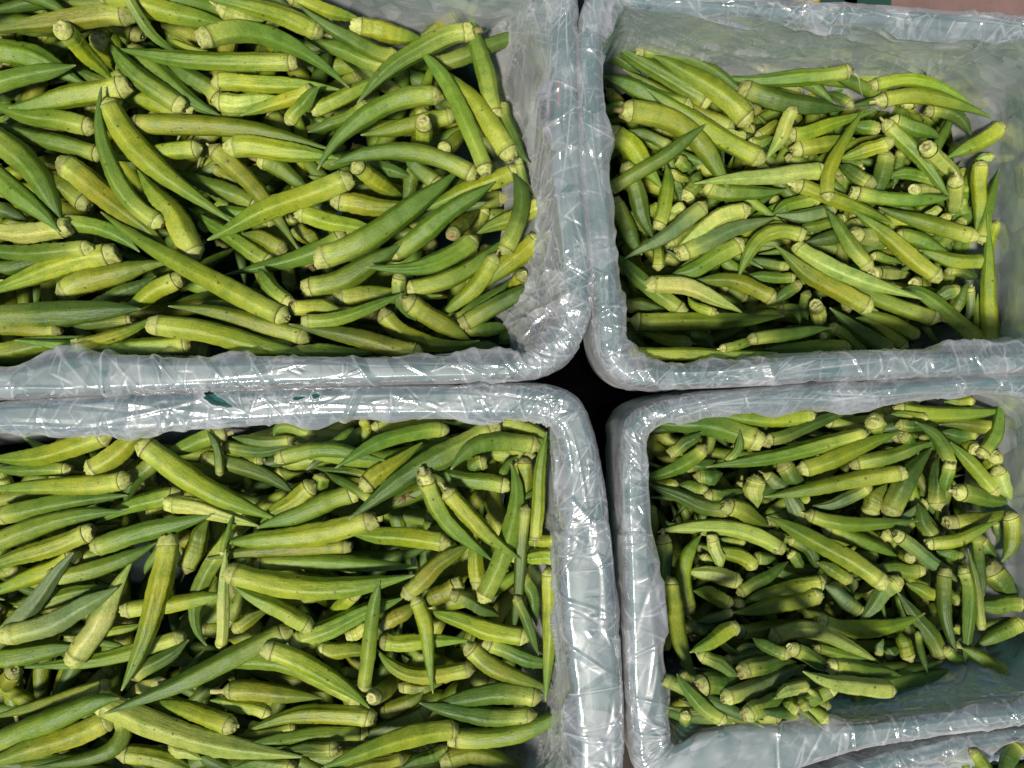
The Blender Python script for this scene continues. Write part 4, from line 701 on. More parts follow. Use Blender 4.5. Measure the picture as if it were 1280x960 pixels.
((-3734,227,2693),(-3373,248,2693),(-2949,331,2693),74,'g','','green bent okra, ends hidden, bottom far left of upper left crate'),
((-1404,2087,2539),(-1634,1995,2530),(-1923,1902,2521),56,'y','','yellow-green bent okra, tip left, upper middle of upper left crate'),
((3490,-1331,2315),(3563,-1441,2315),(3718,-1578,2315),94,'d','','dark-green stubby bent okra, cut end upper left, central far right of lower right crate'),
((1465,-1854,3105),(1645,-1819,3036),(1870,-1832,2968),63,'d','','dark-green stubby bent okra, cut end left, bottom left of lower right crate'),
((3445,-528,2279),(3585,-337,2242),(3642,-60,2205),57,'g','','green bent okra, cut end lower left, top far right of lower right crate'),
((1493,-1595,2932),(1329,-1668,2997),(1152,-1738,3062),59,'y','','yellow-green stubby straight okra, cut end upper right, lower far left of lower right crate'),
((3551,914,2201),(3291,923,2201),(3030,998,2201),62,'y','','yellow-green bent okra, cut end right, lower far right of upper right crate'),
((1107,-1127,2279),(1126,-1339,2279),(1089,-1606,2279),66,'d','','dark-green stubby bent okra, cut end up, central far left of lower right crate'),
((-3184,-614,2429),(-3410,-614,2429),(-3788,-604,2429),57,'g','','green bent okra, cut end right, top far left of lower left crate'),
((-859,2264,2430),(-1150,2361,2430),(-1495,2490,2430),62,'g','','green straight okra, tip left, top right of upper left crate'),
((3064,-1177,2257),(3278,-1133,2300),(3529,-998,2344),52,'y','','yellow-green bent okra, cut end left, central far right of lower right crate'),
((36,1524,2482),(-264,1390,2482),(-627,1240,2482),71,'y','','yellow-green straight okra, cut end upper right, central far right of upper left crate'),
((-1373,-1884,2511),(-1181,-1889,2511),(-947,-1894,2511),66,'y','','yellow-green stubby straight okra, cut end left, lower right of lower left crate'),
((-1503,535,2716),(-1684,686,2657),(-1768,808,2599),59,'g','','green stubby curved okra, cut end lower right, lower middle of upper left crate'),
((-1723,-2355,2475),(-1927,-2278,2509),(-2129,-2234,2542),56,'y','','yellow-green stubby straight okra, cut end right, bottom middle of lower left crate'),
((1080,1158,2200),(1154,1381,2200),(1145,1642,2200),58,'y','','yellow-green bent okra, cut end down, central far left of upper right crate'),
((-1537,2653,2746),(-1290,2601,2652),(-1035,2545,2559),59,'y','','yellow-green straight okra, ends hidden, top middle of upper left crate'),
((-2548,2622,3082),(-2389,2337,2974),(-2253,2234,2865),42,'g','','green curved okra, tip lower right, top left of upper left crate'),
((2802,-1426,2386),(2652,-1540,2398),(2503,-1735,2411),70,'b','','grey-green stubby bent okra, cut end upper right, lower right of lower right crate'),
((1680,-1449,2321),(1484,-1403,2321),(1283,-1367,2321),66,'p','','pale stubby straight okra, cut end right, central far left of lower right crate'),
((-3019,1272,2482),(-3200,1401,2482),(-3404,1572,2482),71,'o','','olive stubby straight okra, cut end lower right, central far left of upper left crate'),
((3169,-944,2201),(3151,-730,2201),(3179,-543,2201),67,'d','','dark-green stubby bent okra, cut end down, upper right of lower right crate'),
((1187,-1934,3129),(1328,-1929,3073),(1512,-1915,3017),79,'d','','dark-green stubby bent okra, cut end left, bottom far left of lower right crate'),
((3691,-1697,2426),(3502,-1805,2426),(3322,-1895,2426),60,'g','','green stubby straight okra, cut end upper right, lower far right of lower right crate'),
((-1831,1624,2361),(-1656,1547,2361),(-1460,1395,2361),68,'g','','green stubby bent okra, cut end upper left, centre of upper left crate'),
((3660,-947,2256),(3697,-1122,2256),(3609,-1316,2256),62,'y','','yellow-green stubby curved okra, cut end up, central far right of lower right crate'),
((3515,-2060,2499),(3348,-1958,2513),(3181,-1865,2527),59,'y','','yellow-green stubby straight okra, cut end lower right, bottom far right of lower right crate'),
((-3425,-1575,2481),(-3169,-1511,2481),(-2837,-1436,2481),66,'g','','green bent okra, tip right, central far left of lower left crate'),
((2995,1710,2396),(3248,1601,2175),(3530,1462,1953),67,'p','','pale stubby straight okra, round cut end up, upper far right of upper right crate'),
((-1211,-2536,2633),(-1399,-2547,2631),(-1608,-2548,2629),55,'d','','dark-green stubby straight okra, cut end right, bottom middle of lower left crate'),
((2104,1751,2145),(2320,1807,2145),(2573,1845,2145),68,'y','','yellow-green stubby straight okra, cut end left, upper middle of upper right crate'),
((-406,178,2430),(-234,248,2430),(-72,259,2430),62,'d','','dark-green stubby bent okra, cut end left, bottom far right of upper left crate'),
((-1597,1842,2509),(-1466,1973,2566),(-1343,2070,2622),56,'g','','green stubby straight okra, cut end lower left, upper middle of upper left crate'),
((-1549,-398,2445),(-1810,-409,2434),(-2013,-380,2423),46,'d','','dark-green bent okra, cut end right, top middle of lower left crate'),
((1632,-1533,2350),(1846,-1410,2332),(2021,-1300,2314),52,'d','','dark-green straight okra, cut end lower left, central left of lower right crate'),
((-935,-2362,2427),(-781,-2301,2446),(-629,-2198,2465),62,'o','','olive stubby bent okra, cut end left, bottom right of lower left crate'),
((2813,1794,2221),(2647,1736,2195),(2443,1687,2169),62,'y','','yellow-green stubby straight okra, cut end right, upper right of upper right crate'),
((-2084,2026,2431),(-2267,2188,2431),(-2515,2328,2431),67,'d','','dark-green stubby bent okra, ends hidden, upper left of upper left crate'),
((2068,2035,2260),(2014,1888,2223),(1904,1684,2187),57,'p','','pale stubby bent okra, cut end up, upper middle of upper right crate'),
((-1635,959,2360),(-1785,1045,2367),(-1957,1087,2374),68,'o','','olive stubby bent okra, cut end lower right, lower middle of upper left crate'),
((-589,-2328,2430),(-870,-2468,2430),(-1204,-2544,2430),62,'d','','dark-green bent okra, cut end upper right, bottom right of lower left crate'),
((3014,365,2196),(2797,456,2225),(2507,565,2254),53,'y','','yellow-green bent okra, cut end lower right, bottom right of upper right crate'),
((-360,-1415,2482),(-520,-1511,2482),(-691,-1597,2482),71,'o','','olive stubby straight okra, cut end upper right, central right of lower left crate'),
((1449,-2077,3259),(1598,-2028,3201),(1758,-1977,3142),61,'g','','green stubby straight okra, cut end lower left, bottom left of lower right crate'),
((-440,-1471,2562),(-252,-1568,2513),(-93,-1660,2463),56,'d','','dark-green stubby straight okra, cut end upper left, central far right of lower left crate'),
((1833,-694,2183),(1814,-797,2183),(1828,-928,2183),82,'p','','pale stubby bent okra, cut end up, upper left of lower right crate'),
((2402,1311,2179),(2233,1264,2179),(1972,1264,2179),58,'b','','grey-green stubby bent okra, cut end right, centre of upper right crate'),
((-967,-2167,2701),(-877,-2160,2451),(-744,-2099,2201),66,'o','','olive stubby bent okra, round cut end up, lower right of lower left crate'),
((-103,-289,2479),(89,-294,2479),(335,-428,2479),51,'y','','yellow-green curved okra, tip lower right, top far right of lower left crate'),
((1795,-1353,2254),(1647,-1261,2254),(1379,-1196,2254),62,'y','','yellow-green stubby curved okra, cut end lower right, central left of lower right crate'),
((3117,2058,2095),(3325,2039,2095),(3476,1878,2095),58,'d','','dark-green stubby curved okra, cut end left, top far right of upper right crate'),
((1787,-1699,3086),(1981,-1801,3014),(2183,-1927,2943),54,'d','','dark-green stubby straight okra, cut end upper left, bottom middle of lower right crate'),
((-3116,372,2689),(-3374,372,2689),(-3736,383,2689),54,'o','','olive bent okra, cut end right, bottom far left of upper left crate'),
((25,-1488,2579),(109,-1689,2574),(188,-1907,2568),40,'d','','dark-green straight okra, cut end upper left, central far right of lower left crate'),
((2825,1966,2180),(3002,1919,2180),(3203,1835,2180),63,'g','','green stubby bent okra, cut end left, upper right of upper right crate'),
((-986,-309,2511),(-769,-279,2462),(-483,-259,2412),51,'o','','olive bent okra, cut end left, top right of lower left crate'),
((2539,-1675,2364),(2389,-1545,2379),(2248,-1451,2393),61,'b','','grey-green stubby bent okra, cut end lower right, lower middle of lower right crate'),
((3360,-1750,2456),(3333,-1499,2456),(3262,-1177,2456),37,'o','','olive slender bent okra, cut end down, lower far right of lower right crate'),
((3716,-1589,2383),(3526,-1598,2383),(3363,-1616,2383),65,'g','','green stubby straight okra, cut end right, lower far right of lower right crate'),
((3022,-1365,2288),(2843,-1369,2288),(2641,-1337,2288),61,'g','','green stubby bent okra, cut end right, central right of lower right crate'),
((3210,1495,2390),(3316,1373,2151),(3406,1228,1912),62,'p','','pale stubby straight okra, round cut end up, central far right of upper right crate'),
((3480,1051,2231),(3546,1305,2211),(3631,1602,2191),48,'g','','green straight okra, cut end down, central far right of upper right crate'),
((-2126,-447,2356),(-1823,-477,2389),(-1565,-443,2421),57,'d','','upper of two dark-green bent okra, cut end left, top middle of lower left crate'),
((1610,-1755,2507),(1781,-1775,2403),(2241,-1722,2299),60,'o','','olive curved okra, ends hidden, lower left of lower right crate'),
((330,-1240,2481),(205,-1232,2481),(36,-1240,2481),64,'y','','yellow-green stubby bent okra, cut end right, upper far right of lower left crate'),
((2678,-751,2178),(2473,-872,2178),(2244,-910,2178),53,'b','','grey-green bent okra, cut end upper right, upper middle of lower right crate'),
((-2979,555,2497),(-2755,651,2497),(-2531,768,2497),56,'d','','dark-green straight okra, tip upper right, bottom left of upper left crate'),
((2689,1454,2252),(2558,1556,2208),(2454,1637,2164),62,'d','','dark-green stubby bent okra, cut end lower right, upper right of upper right crate'),
((1601,-1612,2363),(1456,-1539,2363),(1320,-1503,2363),61,'y','','yellow-green stubby bent okra, cut end lower right, lower far left of lower right crate'),
((1342,312,2143),(1164,340,2143),(929,406,2143),53,'y','','yellow-green bent okra, cut end right, bottom far left of upper right crate'),
((2496,-1456,2289),(2367,-1374,2289),(2239,-1309,2289),61,'o','','olive stubby straight okra, cut end lower right, centre of lower right crate'),
((2862,1105,2180),(3049,1068,2180),(3283,965,2180),63,'g','','green stubby bent okra, tip lower right, lower right of upper right crate'),
((851,579,2096),(1002,588,2096),(1191,541,2096),63,'d','','dark-green stubby bent okra, cut end left, bottom far left of upper right crate'),
((-1402,-385,2478),(-1605,-310,2478),(-1701,-369,2478),46,'g','','green stubby curved okra, cut end right, top middle of lower left crate'),
((68,-1362,2479),(143,-1512,2479),(175,-1726,2479),56,'d','','dark-green stubby bent okra, tip down, central far right of lower left crate'),
((3244,-613,2258),(3117,-414,2329),(2912,-274,2399),52,'d','','dark-green bent okra, tip upper left, top right of lower right crate'),
((-1548,525,2659),(-1341,530,2659),(-1153,499,2659),60,'y','','yellow-green stubby bent okra, ends hidden, bottom middle of upper left crate'),
((-934,-1739,2430),(-816,-1664,2430),(-686,-1567,2430),62,'o','','olive stubby straight okra, cut end lower left, central right of lower left crate'),
((-242,-1436,2481),(-253,-1287,2481),(-296,-1051,2481),66,'y','','yellow-green stubby bent okra, cut end down, central far right of lower left crate'),
((2806,1740,2181),(2750,1544,2181),(2694,1348,2181),72,'d','','dark-green stubby straight okra, cut end up, upper right of upper right crate'),
]
REST = [
((-2893,2418,2602),(-2934,2411,2410),(-2955,2328,2218),77,'y',''),
((-2313,1961,2363),(-2596,2037,2363),(-2956,2135,2363),78,'y',''),
((-3297,2809,2291),(-3539,2754,2291),(-3815,2666,2291),68,'d',''),
((-2659,2700,2289),(-2769,2645,2289),(-2902,2600,2289),53,'p',''),
((-2835,2126,2390),(-3105,2242,2369),(-3388,2391,2349),47,'d',''),
((-2155,2355,2474),(-2348,2419,2474),(-2444,2460,2474),26,'y',''),
((-3695,1829,2289),(-3540,1774,2289),(-3386,1730,2289),58,'d',''),
((-3829,1264,2359),(-3655,1253,2359),(-3513,1177,2359),57,'d',''),
((-1682,1164,2429),(-1962,1229,2429),(-2135,1261,2429),57,'g',''),
((-2182,1576,2288),(-2083,1521,2288),(-1973,1422,2288),47,'o',''),
((-1586,1146,2291),(-1498,1079,2291),(-1377,991,2291),68,'o',''),
((-547,1208,2426),(-331,1273,2426),(-169,1305,2426),36,'b',''),
((-419,1039,2565),(-358,1182,2332),(-212,1338,2099),62,'o',''),
((46,1594,2562),(89,1426,2511),(186,1357,2461),36,'d',''),
((-609,1827,2667),(-641,1750,2456),(-695,1664,2245),66,'y',''),
((-485,1621,2660),(-394,1750,2455),(-296,1907,2249),56,'y',''),
((-499,1390,2481),(-659,1540,2481),(-788,1652,2481),66,'d',''),
((-694,1591,2360),(-737,1460,2360),(-792,1308,2360),62,'d',''),
((-1065,1636,2356),(-909,1553,2383),(-721,1492,2410),52,'d',''),
((88,781,2565),(25,735,2411),(-74,687,2256),57,'o',''),
((-438,431,2431),(-234,550,2431),(-7,754,2431),67,'d',''),
((-765,789,2664),(-783,598,2600),(-680,451,2535),55,'d',''),
((58,371,2359),(-18,349,2359),(-94,294,2359),57,'d',''),
((-393,385,2474),(-179,398,2446),(-29,400,2418),56,'d',''),
((-1802,503,2610),(-2032,555,2610),(-2174,555,2610),40,'d',''),
((-1510,279,2690),(-1851,352,2690),(-2285,455,2690),59,'d',''),
((-2611,447,2662),(-2901,421,2662),(-3120,436,2662),45,'d',''),
((-3829,817,2360),(-3611,861,2360),(-3360,894,2360),62,'d',''),
((-1957,2519,2870),(-1843,2480,2817),(-1675,2482,2764),63,'p',''),
((-1025,2049,2359),(-1243,1918,2359),(-1482,1831,2359),52,'g',''),
((-395,2652,2430),(-514,2576,2430),(-697,2458,2430),62,'o',''),
((-71,2013,2474),(-7,1761,2530),(124,1546,2587),51,'d',''),
((-2515,-517,2431),(-2709,-690,2431),(-2779,-851,2431),67,'d',''),
((-2654,-938,2355),(-2567,-916,2355),(-2468,-894,2355),31,'y',''),
((-2088,-664,2473),(-2096,-480,2496),(-2163,-330,2518),36,'d',''),
((-984,-663,2477),(-1198,-621,2477),(-1407,-599,2477),41,'d',''),
((-950,-825,2628),(-1161,-707,2562),(-1323,-629,2496),40,'d',''),
((-1358,-647,2431),(-1380,-711,2431),(-1412,-776,2431),67,'g',''),
((-1339,-467,2667),(-1182,-366,2618),(-1112,-306,2570),30,'d',''),
((-1800,-553,2391),(-1896,-556,2360),(-2015,-548,2329),47,'o',''),
((-1075,-246,2492),(-1034,-319,2509),(-1058,-404,2525),41,'y',''),
((-180,-561,2430),(-255,-582,2430),(-282,-652,2430),62,'d',''),
((90,-539,2429),(90,-690,2429),(90,-916,2429),57,'o',''),
((-93,-755,2426),(-40,-604,2426),(41,-518,2426),36,'d',''),
((14,-910,2474),(100,-813,2475),(164,-755,2476),26,'d',''),
((330,-1107,2478),(205,-1116,2478),(53,-1134,2478),47,'y',''),
((236,-956,2356),(282,-1001,2356),(336,-1083,2356),35,'d',''),
((-2368,-1052,2478),(-2539,-1234,2478),(-2619,-1352,2478),46,'g',''),
((-3119,-1243,2430),(-2925,-1211,2430),(-2709,-1179,2430),62,'d',''),
((-2989,-1791,2476),(-2775,-1748,2476),(-2652,-1711,2476),36,'y',''),
((-3054,-1834,2475),(-2883,-1850,2475),(-2770,-1869,2475),31,'g',''),
((-2026,-1197,2614),(-1997,-1054,2590),(-1962,-921,2566),25,'g',''),
((-1658,-1534,2478),(-1487,-1534,2478),(-1220,-1491,2478),46,'y',''),
((-1984,-1747,2479),(-1872,-1683,2479),(-1733,-1597,2479),56,'o',''),
((-1079,-1446,2669),(-1203,-1561,2453),(-1377,-1747,2238),56,'y',''),
((-1166,-1801,2479),(-1070,-1758,2479),(-952,-1683,2479),51,'p',''),
((-2422,-2076,2666),(-2634,-2190,2456),(-2865,-2307,2246),66,'p',''),
((-2426,-2588,2479),(-2321,-2605,2517),(-2181,-2642,2554),56,'p',''),
((-3507,-2011,2545),(-3612,-2128,2416),(-3718,-2260,2286),67,'o',''),
((-2543,-1995,2359),(-2412,-2005,2359),(-2282,-2027,2359),57,'d',''),
((-1532,-2420,2556),(-1733,-2462,2556),(-2018,-2494,2556),40,'o',''),
((-1518,-2680,2614),(-1719,-2652,2607),(-1952,-2686,2600),60,'g',''),
((-1219,-2070,2428),(-1154,-2081,2428),(-1057,-2092,2428),46,'g',''),
((-2419,-2162,2476),(-2301,-2023,2476),(-2194,-1894,2476),36,'d',''),
((-805,-2178,2429),(-665,-2178,2429),(-503,-2156,2429),51,'o',''),
((-761,-2608,2610),(-948,-2628,2687),(-1192,-2635,2764),50,'o',''),
((-438,-2619,2431),(-605,-2658,2491),(-779,-2707,2552),56,'d',''),
((1652,1920,2145),(1314,2080,2145),(835,2361,2145),68,'o',''),
((1747,1865,2139),(1654,1856,2172),(1525,1875,2205),48,'p',''),
((1211,1771,2142),(1005,1865,2142),(803,1893,2142),48,'d',''),
((842,2096,2094),(775,2086,2094),(662,2077,2094),54,'g',''),
((700,2493,2094),(813,2445,2094),(965,2351,2094),54,'d',''),
((1288,1385,2180),(1354,1479,2180),(1400,1591,2180),63,'g',''),
((1296,1328,2142),(1239,1318,2142),(1164,1299,2142),48,'p',''),
((1108,1337,2142),(1070,1309,2142),(1014,1262,2142),48,'y',''),
((1177,1050,2177),(1279,1115,2177),(1438,1218,2177),48,'o',''),
((1239,1684,2143),(1295,1647,2143),(1352,1600,2143),53,'g',''),
((1183,1591,2142),(1258,1553,2142),(1343,1515,2142),44,'y',''),
((889,1300,2093),(936,1233,2093),(1003,1139,2093),44,'o',''),
((1211,1564,2093),(1258,1470,2093),(1286,1347,2093),44,'d',''),
((2761,1902,2144),(2649,1939,2144),(2546,1939,2144),58,'g',''),
((1837,1860,2093),(1941,1935,2093),(2036,1992,2093),44,'o',''),
((1766,1807,2112),(1879,1826,2112),(1982,1864,2112),53,'g',''),
((2519,2051,2238),(2457,2126,2205),(2367,2174,2172),38,'d',''),
((1890,2344,2139),(1815,2396,2139),(1749,2443,2139),29,'g',''),
((2923,1417,2335),(3144,1437,2156),(3383,1437,1977),48,'p',''),
((3209,1507,2177),(2955,1563,2181),(2758,1534,2185),53,'g',''),
((2916,1750,2142),(2907,1638,2142),(2860,1469,2142),44,'d',''),
((3191,1312,2176),(3135,1283,2176),(3051,1246,2176),38,'p',''),
((3266,1256,2175),(3229,1237,2175),(3154,1218,2175),34,'p',''),
((3630,1227,2177),(3574,1059,2177),(3555,919,2177),43,'y',''),
((3382,1403,2094),(3420,1309,2094),(3495,1214,2094),54,'g',''),
((3626,1713,2141),(3546,1694,2141),(3471,1675,2141),39,'p',''),
((2339,1402,2144),(2086,1337,2144),(1964,1280,2144),58,'g',''),
((2470,1082,2377),(2692,1091,2154),(2946,1098,1932),72,'p',''),
((2518,1253,2142),(2284,1187,2142),(2124,1149,2142),44,'g',''),
((2620,1224,2145),(2433,1121,2145),(2207,1064,2145),63,'d',''),
((2049,1168,2142),(1955,1187,2142),(1842,1149,2142),44,'o',''),
((2622,1628,2142),(2556,1656,2142),(2481,1675,2142),44,'g',''),
((1516,529,2244),(1383,568,2216),(1315,650,2187),38,'y',''),
((1315,387,2141),(1456,349,2141),(1503,274,2141),39,'d',''),
((1397,236,2869),(1599,281,2799),(1824,336,2729),35,'g',''),
((1098,866,2143),(1098,941,2143),(1108,1063,2143),53,'y',''),
((838,364,2045),(934,335,2045),(1029,278,2045),54,'d',''),
((2224,589,2290),(2294,517,2165),(2366,450,2040),62,'p',''),
((2943,253,2199),(2739,430,2199),(2562,491,2199),53,'y',''),
((2383,422,2178),(2514,347,2178),(2682,217,2178),53,'g',''),
((2295,353,2243),(2369,362,2166),(2453,362,2089),34,'g',''),
((2152,753,2142),(2058,678,2142),(1917,593,2142),48,'d',''),
((2124,800,2142),(1917,800,2142),(1683,809,2142),44,'g',''),
((2092,882,2093),(1913,919,2093),(1733,929,2093),44,'d',''),
((2227,706,2142),(2194,593,2142),(2223,485,2142),44,'d',''),
((1993,556,2140),(2124,556,2141),(2161,453,2142),39,'d',''),
((2609,797,2390),(2837,833,2174),(3084,841,1958),57,'p',''),
((2691,955,2176),(2780,945,2176),(2911,899,2176),38,'g',''),
((2983,744,2222),(3071,763,2132),(3179,745,2043),53,'o',''),
((3366,715,2144),(3263,678,2144),(3150,640,2144),58,'b',''),
((3322,528,2138),(3353,638,2170),(3402,765,2202),43,'g',''),
((3409,727,2206),(3429,572,2167),(3402,454,2128),34,'b',''),
((3496,406,2137),(3481,516,2166),(3471,673,2195),34,'y',''),
((3245,847,2142),(3395,838,2142),(3508,791,2142),44,'d',''),
((3096,434,2139),(3152,368,2139),(3204,302,2139),29,'d',''),
((1172,-527,2174),(1295,-440,2215),(1397,-354,2256),53,'d',''),
((1585,-590,2204),(1667,-475,2248),(1674,-348,2291),38,'g',''),
((1459,-802,2144),(1355,-783,2144),(1233,-764,2144),58,'g',''),
((1430,-833,2191),(1595,-828,2161),(1762,-803,2132),58,'d',''),
((1374,-713,2097),(1488,-703,2097),(1592,-675,2097),73,'d',''),
((1299,-628,2094),(1413,-609,2094),(1536,-581,2094),54,'d',''),
((1240,-762,2159),(1148,-754,2148),(1019,-737,2136),53,'o',''),
((2628,-249,2348),(2689,-318,2242),(2733,-398,2136),76,'g',''),
((1894,-670,2143),(1998,-745,2143),(2110,-820,2143),53,'b',''),
((2025,-585,2147),(2100,-679,2147),(2194,-773,2147),77,'d',''),
((2262,-192,2140),(2393,-182,2140),(2581,-154,2140),34,'d',''),
((2221,-863,2176),(2184,-854,2176),(2147,-835,2176),38,'y',''),
((3070,-252,2274),(2918,-234,2264),(2803,-221,2254),38,'y',''),
((3600,-331,2179),(3423,-303,2179),(3190,-303,2179),58,'o',''),
((3685,-191,2177),(3760,-116,2177),(3835,-4,2177),48,'g',''),
((3461,-135,2142),(3376,-131,2142),(3245,-135,2142),44,'y',''),
((3428,-493,2258),(3429,-471,2167),(3410,-459,2076),53,'y',''),
((3567,-510,2274),(3588,-584,2168),(3589,-631,2061),67,'y',''),
((3578,-613,2255),(3642,-727,2222),(3725,-861,2189),62,'p',''),
((3201,-570,2325),(3192,-683,2289),(3200,-798,2253),52,'g',''),
((2854,-371,2284),(2919,-409,2263),(2974,-457,2242),52,'d',''),
((3004,-411,2238),(3076,-412,2223),(3139,-413,2207),43,'d',''),
((3498,-379,2142),(3356,-379,2145),(3204,-360,2149),53,'d',''),
((2806,-297,2310),(2935,-305,2328),(3054,-322,2346),47,'d',''),
((2924,-1273,2332),(2908,-1272,2245),(2891,-1270,2157),52,'o',''),
((3150,-1159,2203),(3066,-1020,2203),(3020,-889,2203),62,'d',''),
((2767,-1153,2186),(2906,-1041,2186),(3037,-892,2186),53,'b',''),
((3343,-1280,2253),(3246,-1261,2253),(3136,-1234,2253),52,'g',''),
((3135,-1547,2330),(3007,-1511,2330),(2879,-1456,2330),52,'y',''),
((3405,-1114,2303),(3400,-1312,2364),(3395,-1525,2425),42,'d',''),
((3438,-1125,2238),(3522,-1218,2238),(3577,-1324,2238),48,'d',''),
((3266,-1608,2342),(3229,-1554,2342),(3193,-1508,2342),42,'o',''),
((3599,-1020,2198),(3613,-1095,2198),(3623,-1179,2198),29,'d',''),
((2895,-1764,2476),(2897,-1908,2529),(2921,-2041,2582),27,'d',''),
((3202,-1746,2379),(3238,-1791,2379),(3265,-1827,2379),37,'y',''),
((3190,-1891,2438),(3226,-1855,2438),(3262,-1837,2438),37,'b',''),
((3085,-1882,2469),(3157,-1944,2469),(3264,-1980,2469),46,'g',''),
((3411,-1787,2360),(3511,-1733,2360),(3629,-1697,2360),33,'d',''),
((1278,-1066,2206),(1194,-1052,2206),(1143,-1014,2206),24,'g',''),
((1461,-1105,2302),(1497,-1233,2302),(1539,-1366,2302),52,'p',''),
((1053,-914,2156),(1063,-1074,2156),(1067,-1252,2156),34,'o',''),
((1739,-1181,2186),(1645,-1171,2186),(1533,-1153,2186),38,'y',''),
((1784,-1294,2226),(1876,-1294,2226),(1969,-1313,2226),53,'d',''),
((1403,-1266,2230),(1458,-1312,2230),(1505,-1368,2230),43,'g',''),
((1658,-1615,2388),(1651,-1598,2309),(1616,-1617,2231),47,'o',''),
((2223,-1057,2142),(2104,-914,2163),(2032,-780,2183),68,'b',''),
((2667,-995,2182),(2705,-864,2182),(2798,-743,2182),77,'o',''),
((2033,-1143,2242),(2190,-1226,2242),(2264,-1393,2242),52,'d',''),
((2338,-1474,2293),(2430,-1510,2293),(2513,-1584,2293),52,'d',''),
((2720,-1287,2213),(2636,-1260,2213),(2552,-1241,2213),43,'o',''),
((2056,-1248,2228),(2111,-1303,2228),(2158,-1368,2228),48,'g',''),
((1926,-1371,2260),(2018,-1407,2260),(2138,-1435,2260),47,'d',''),
((1590,-1639,2408),(1454,-1692,2410),(1332,-1714,2412),37,'b',''),
((1263,-1765,2374),(1381,-1765,2374),(1508,-1765,2374),56,'d',''),
((1204,-1754,3008),(1346,-1818,3065),(1449,-1872,3122),50,'g',''),
((1110,-2093,3153),(1116,-2167,3082),(1122,-2227,3012),41,'g',''),
((1423,-1768,2737),(1485,-1811,2764),(1537,-1837,2791),26,'g',''),
((1819,-1757,3053),(1688,-1732,3002),(1591,-1677,2950),46,'d',''),
((1448,-1893,2774),(1588,-1866,2725),(1748,-1864,2676),48,'g',''),
((1536,-1820,2762),(1612,-1796,2731),(1724,-1805,2700),22,'b',''),
((1106,-1941,2394),(1106,-1715,2394),(1043,-1579,2394),42,'d',''),
((1890,-1930,3140),(1765,-1939,3183),(1649,-1979,3226),45,'p',''),
((1806,-2057,3229),(1756,-2031,3212),(1713,-2014,3196),45,'y',''),
((1845,-2048,3253),(1824,-2000,3233),(1802,-1976,3214),36,'o',''),
((1883,-1946,3139),(1945,-1993,3142),(1984,-2024,3146),21,'g',''),
((1811,-2096,3188),(1687,-2072,3230),(1558,-2033,3272),36,'d',''),
((2171,-1893,2461),(2332,-1920,2461),(2591,-1992,2461),41,'g',''),
((2843,-1981,2495),(2803,-1874,2467),(2788,-1775,2438),55,'y',''),
((2636,-1961,2417),(2645,-1907,2417),(2672,-1835,2417),37,'b',''),
((2688,-1981,2379),(2742,-1945,2379),(2796,-1891,2379),56,'d',''),
((-3291,2604,1884),(-3792,2686,1884),(-4278,2831,1884),85,'g','f'),
((-3015,1799,1884),(-2528,1403,1884),(-2014,1041,1884),83,'g','f'),
((-3618,1906,1883),(-3536,1481,1883),(-3383,1077,1883),72,'y','f'),
((-1136,2354,1884),(-1036,1746,1884),(-1123,1136,1884),90,'g','f'),
((-4684,2428,1883),(-5210,2283,1883),(-5718,2084,1883),81,'g','f'),
((-4453,1929,1884),(-4981,1773,1884),(-5525,1855,1884),87,'g','f'),
((-1001,854,1906),(-1177,1421,1892),(-1404,1971,1878),89,'o','f'),
((-5048,1834,1917),(-5154,2333,1917),(-5168,2843,1917),84,'o','f'),
((-3531,2110,1884),(-3995,1915,1884),(-4497,1873,1884),85,'g','f'),
((-2312,2867,1883),(-2861,2605,1883),(-3268,2153,1883),77,'y','f'),
((-5495,1189,1878),(-5066,1734,1933),(-4852,2367,1988),81,'d','f'),
((-1948,2380,1883),(-1711,1988,1883),(-1418,1637,1883),76,'g','f'),
((-2436,1570,1930),(-2819,1336,1903),(-3233,1148,1875),76,'o','f'),
((-2365,242,1884),(-3019,462,1884),(-3648,744,1884),91,'y','f'),
((-5129,1624,1959),(-4984,1237,1914),(-4973,808,1870),71,'d','f'),
((-2217,2894,1923),(-2890,2760,1900),(-3582,2746,1877),80,'g','f'),
((-5321,2603,1990),(-4887,2165,1990),(-4686,1582,1990),73,'o','f'),
((-3334,1712,1924),(-3600,1064,1900),(-3775,382,1877),89,'g','f'),
((-1663,1882,1917),(-1593,2371,1896),(-1538,2866,1876),78,'o','f'),
((-4177,1898,1910),(-3647,2418,1916),(-3289,3067,1922),87,'y','f'),
((-1879,2567,1925),(-1322,2599,1901),(-808,2386,1876),81,'d','f'),
((-3119,2063,1880),(-2844,2550,1921),(-2683,3073,1961),83,'d','f'),
((-248,2514,1883),(-24,2080,1883),(70,1600,1883),76,'o','f'),
((-3029,624,1894),(-3145,1216,1894),(-3241,1811,1894),73,'g','f'),
((-1800,2383,1937),(-1388,2583,1937),(-1051,2893,1937),72,'g','f'),
((-2472,1898,1883),(-2112,1334,1883),(-1727,788,1883),81,'g','f'),
((-2299,1098,1920),(-1798,1483,1912),(-1438,2004,1904),89,'g','f'),
((-678,340,1884),(-1337,516,1884),(-2018,481,1884),85,'o','f'),
((-2135,1107,1956),(-1762,1631,1939),(-1206,1959,1922),79,'g','f'),
((-4096,205,1883),(-3942,791,1883),(-4022,1391,1883),82,'y','f'),
((-1330,1220,1945),(-871,1530,1908),(-565,2003,1872),75,'o','f'),
((-2103,2200,1902),(-1778,1794,1954),(-1368,1488,2006),74,'d','f'),
((-5398,285,1884),(-4851,483,1884),(-4288,627,1884),91,'y','f'),
((-5252,1087,1955),(-4708,1142,1913),(-4155,1144,1872),74,'y','f'),
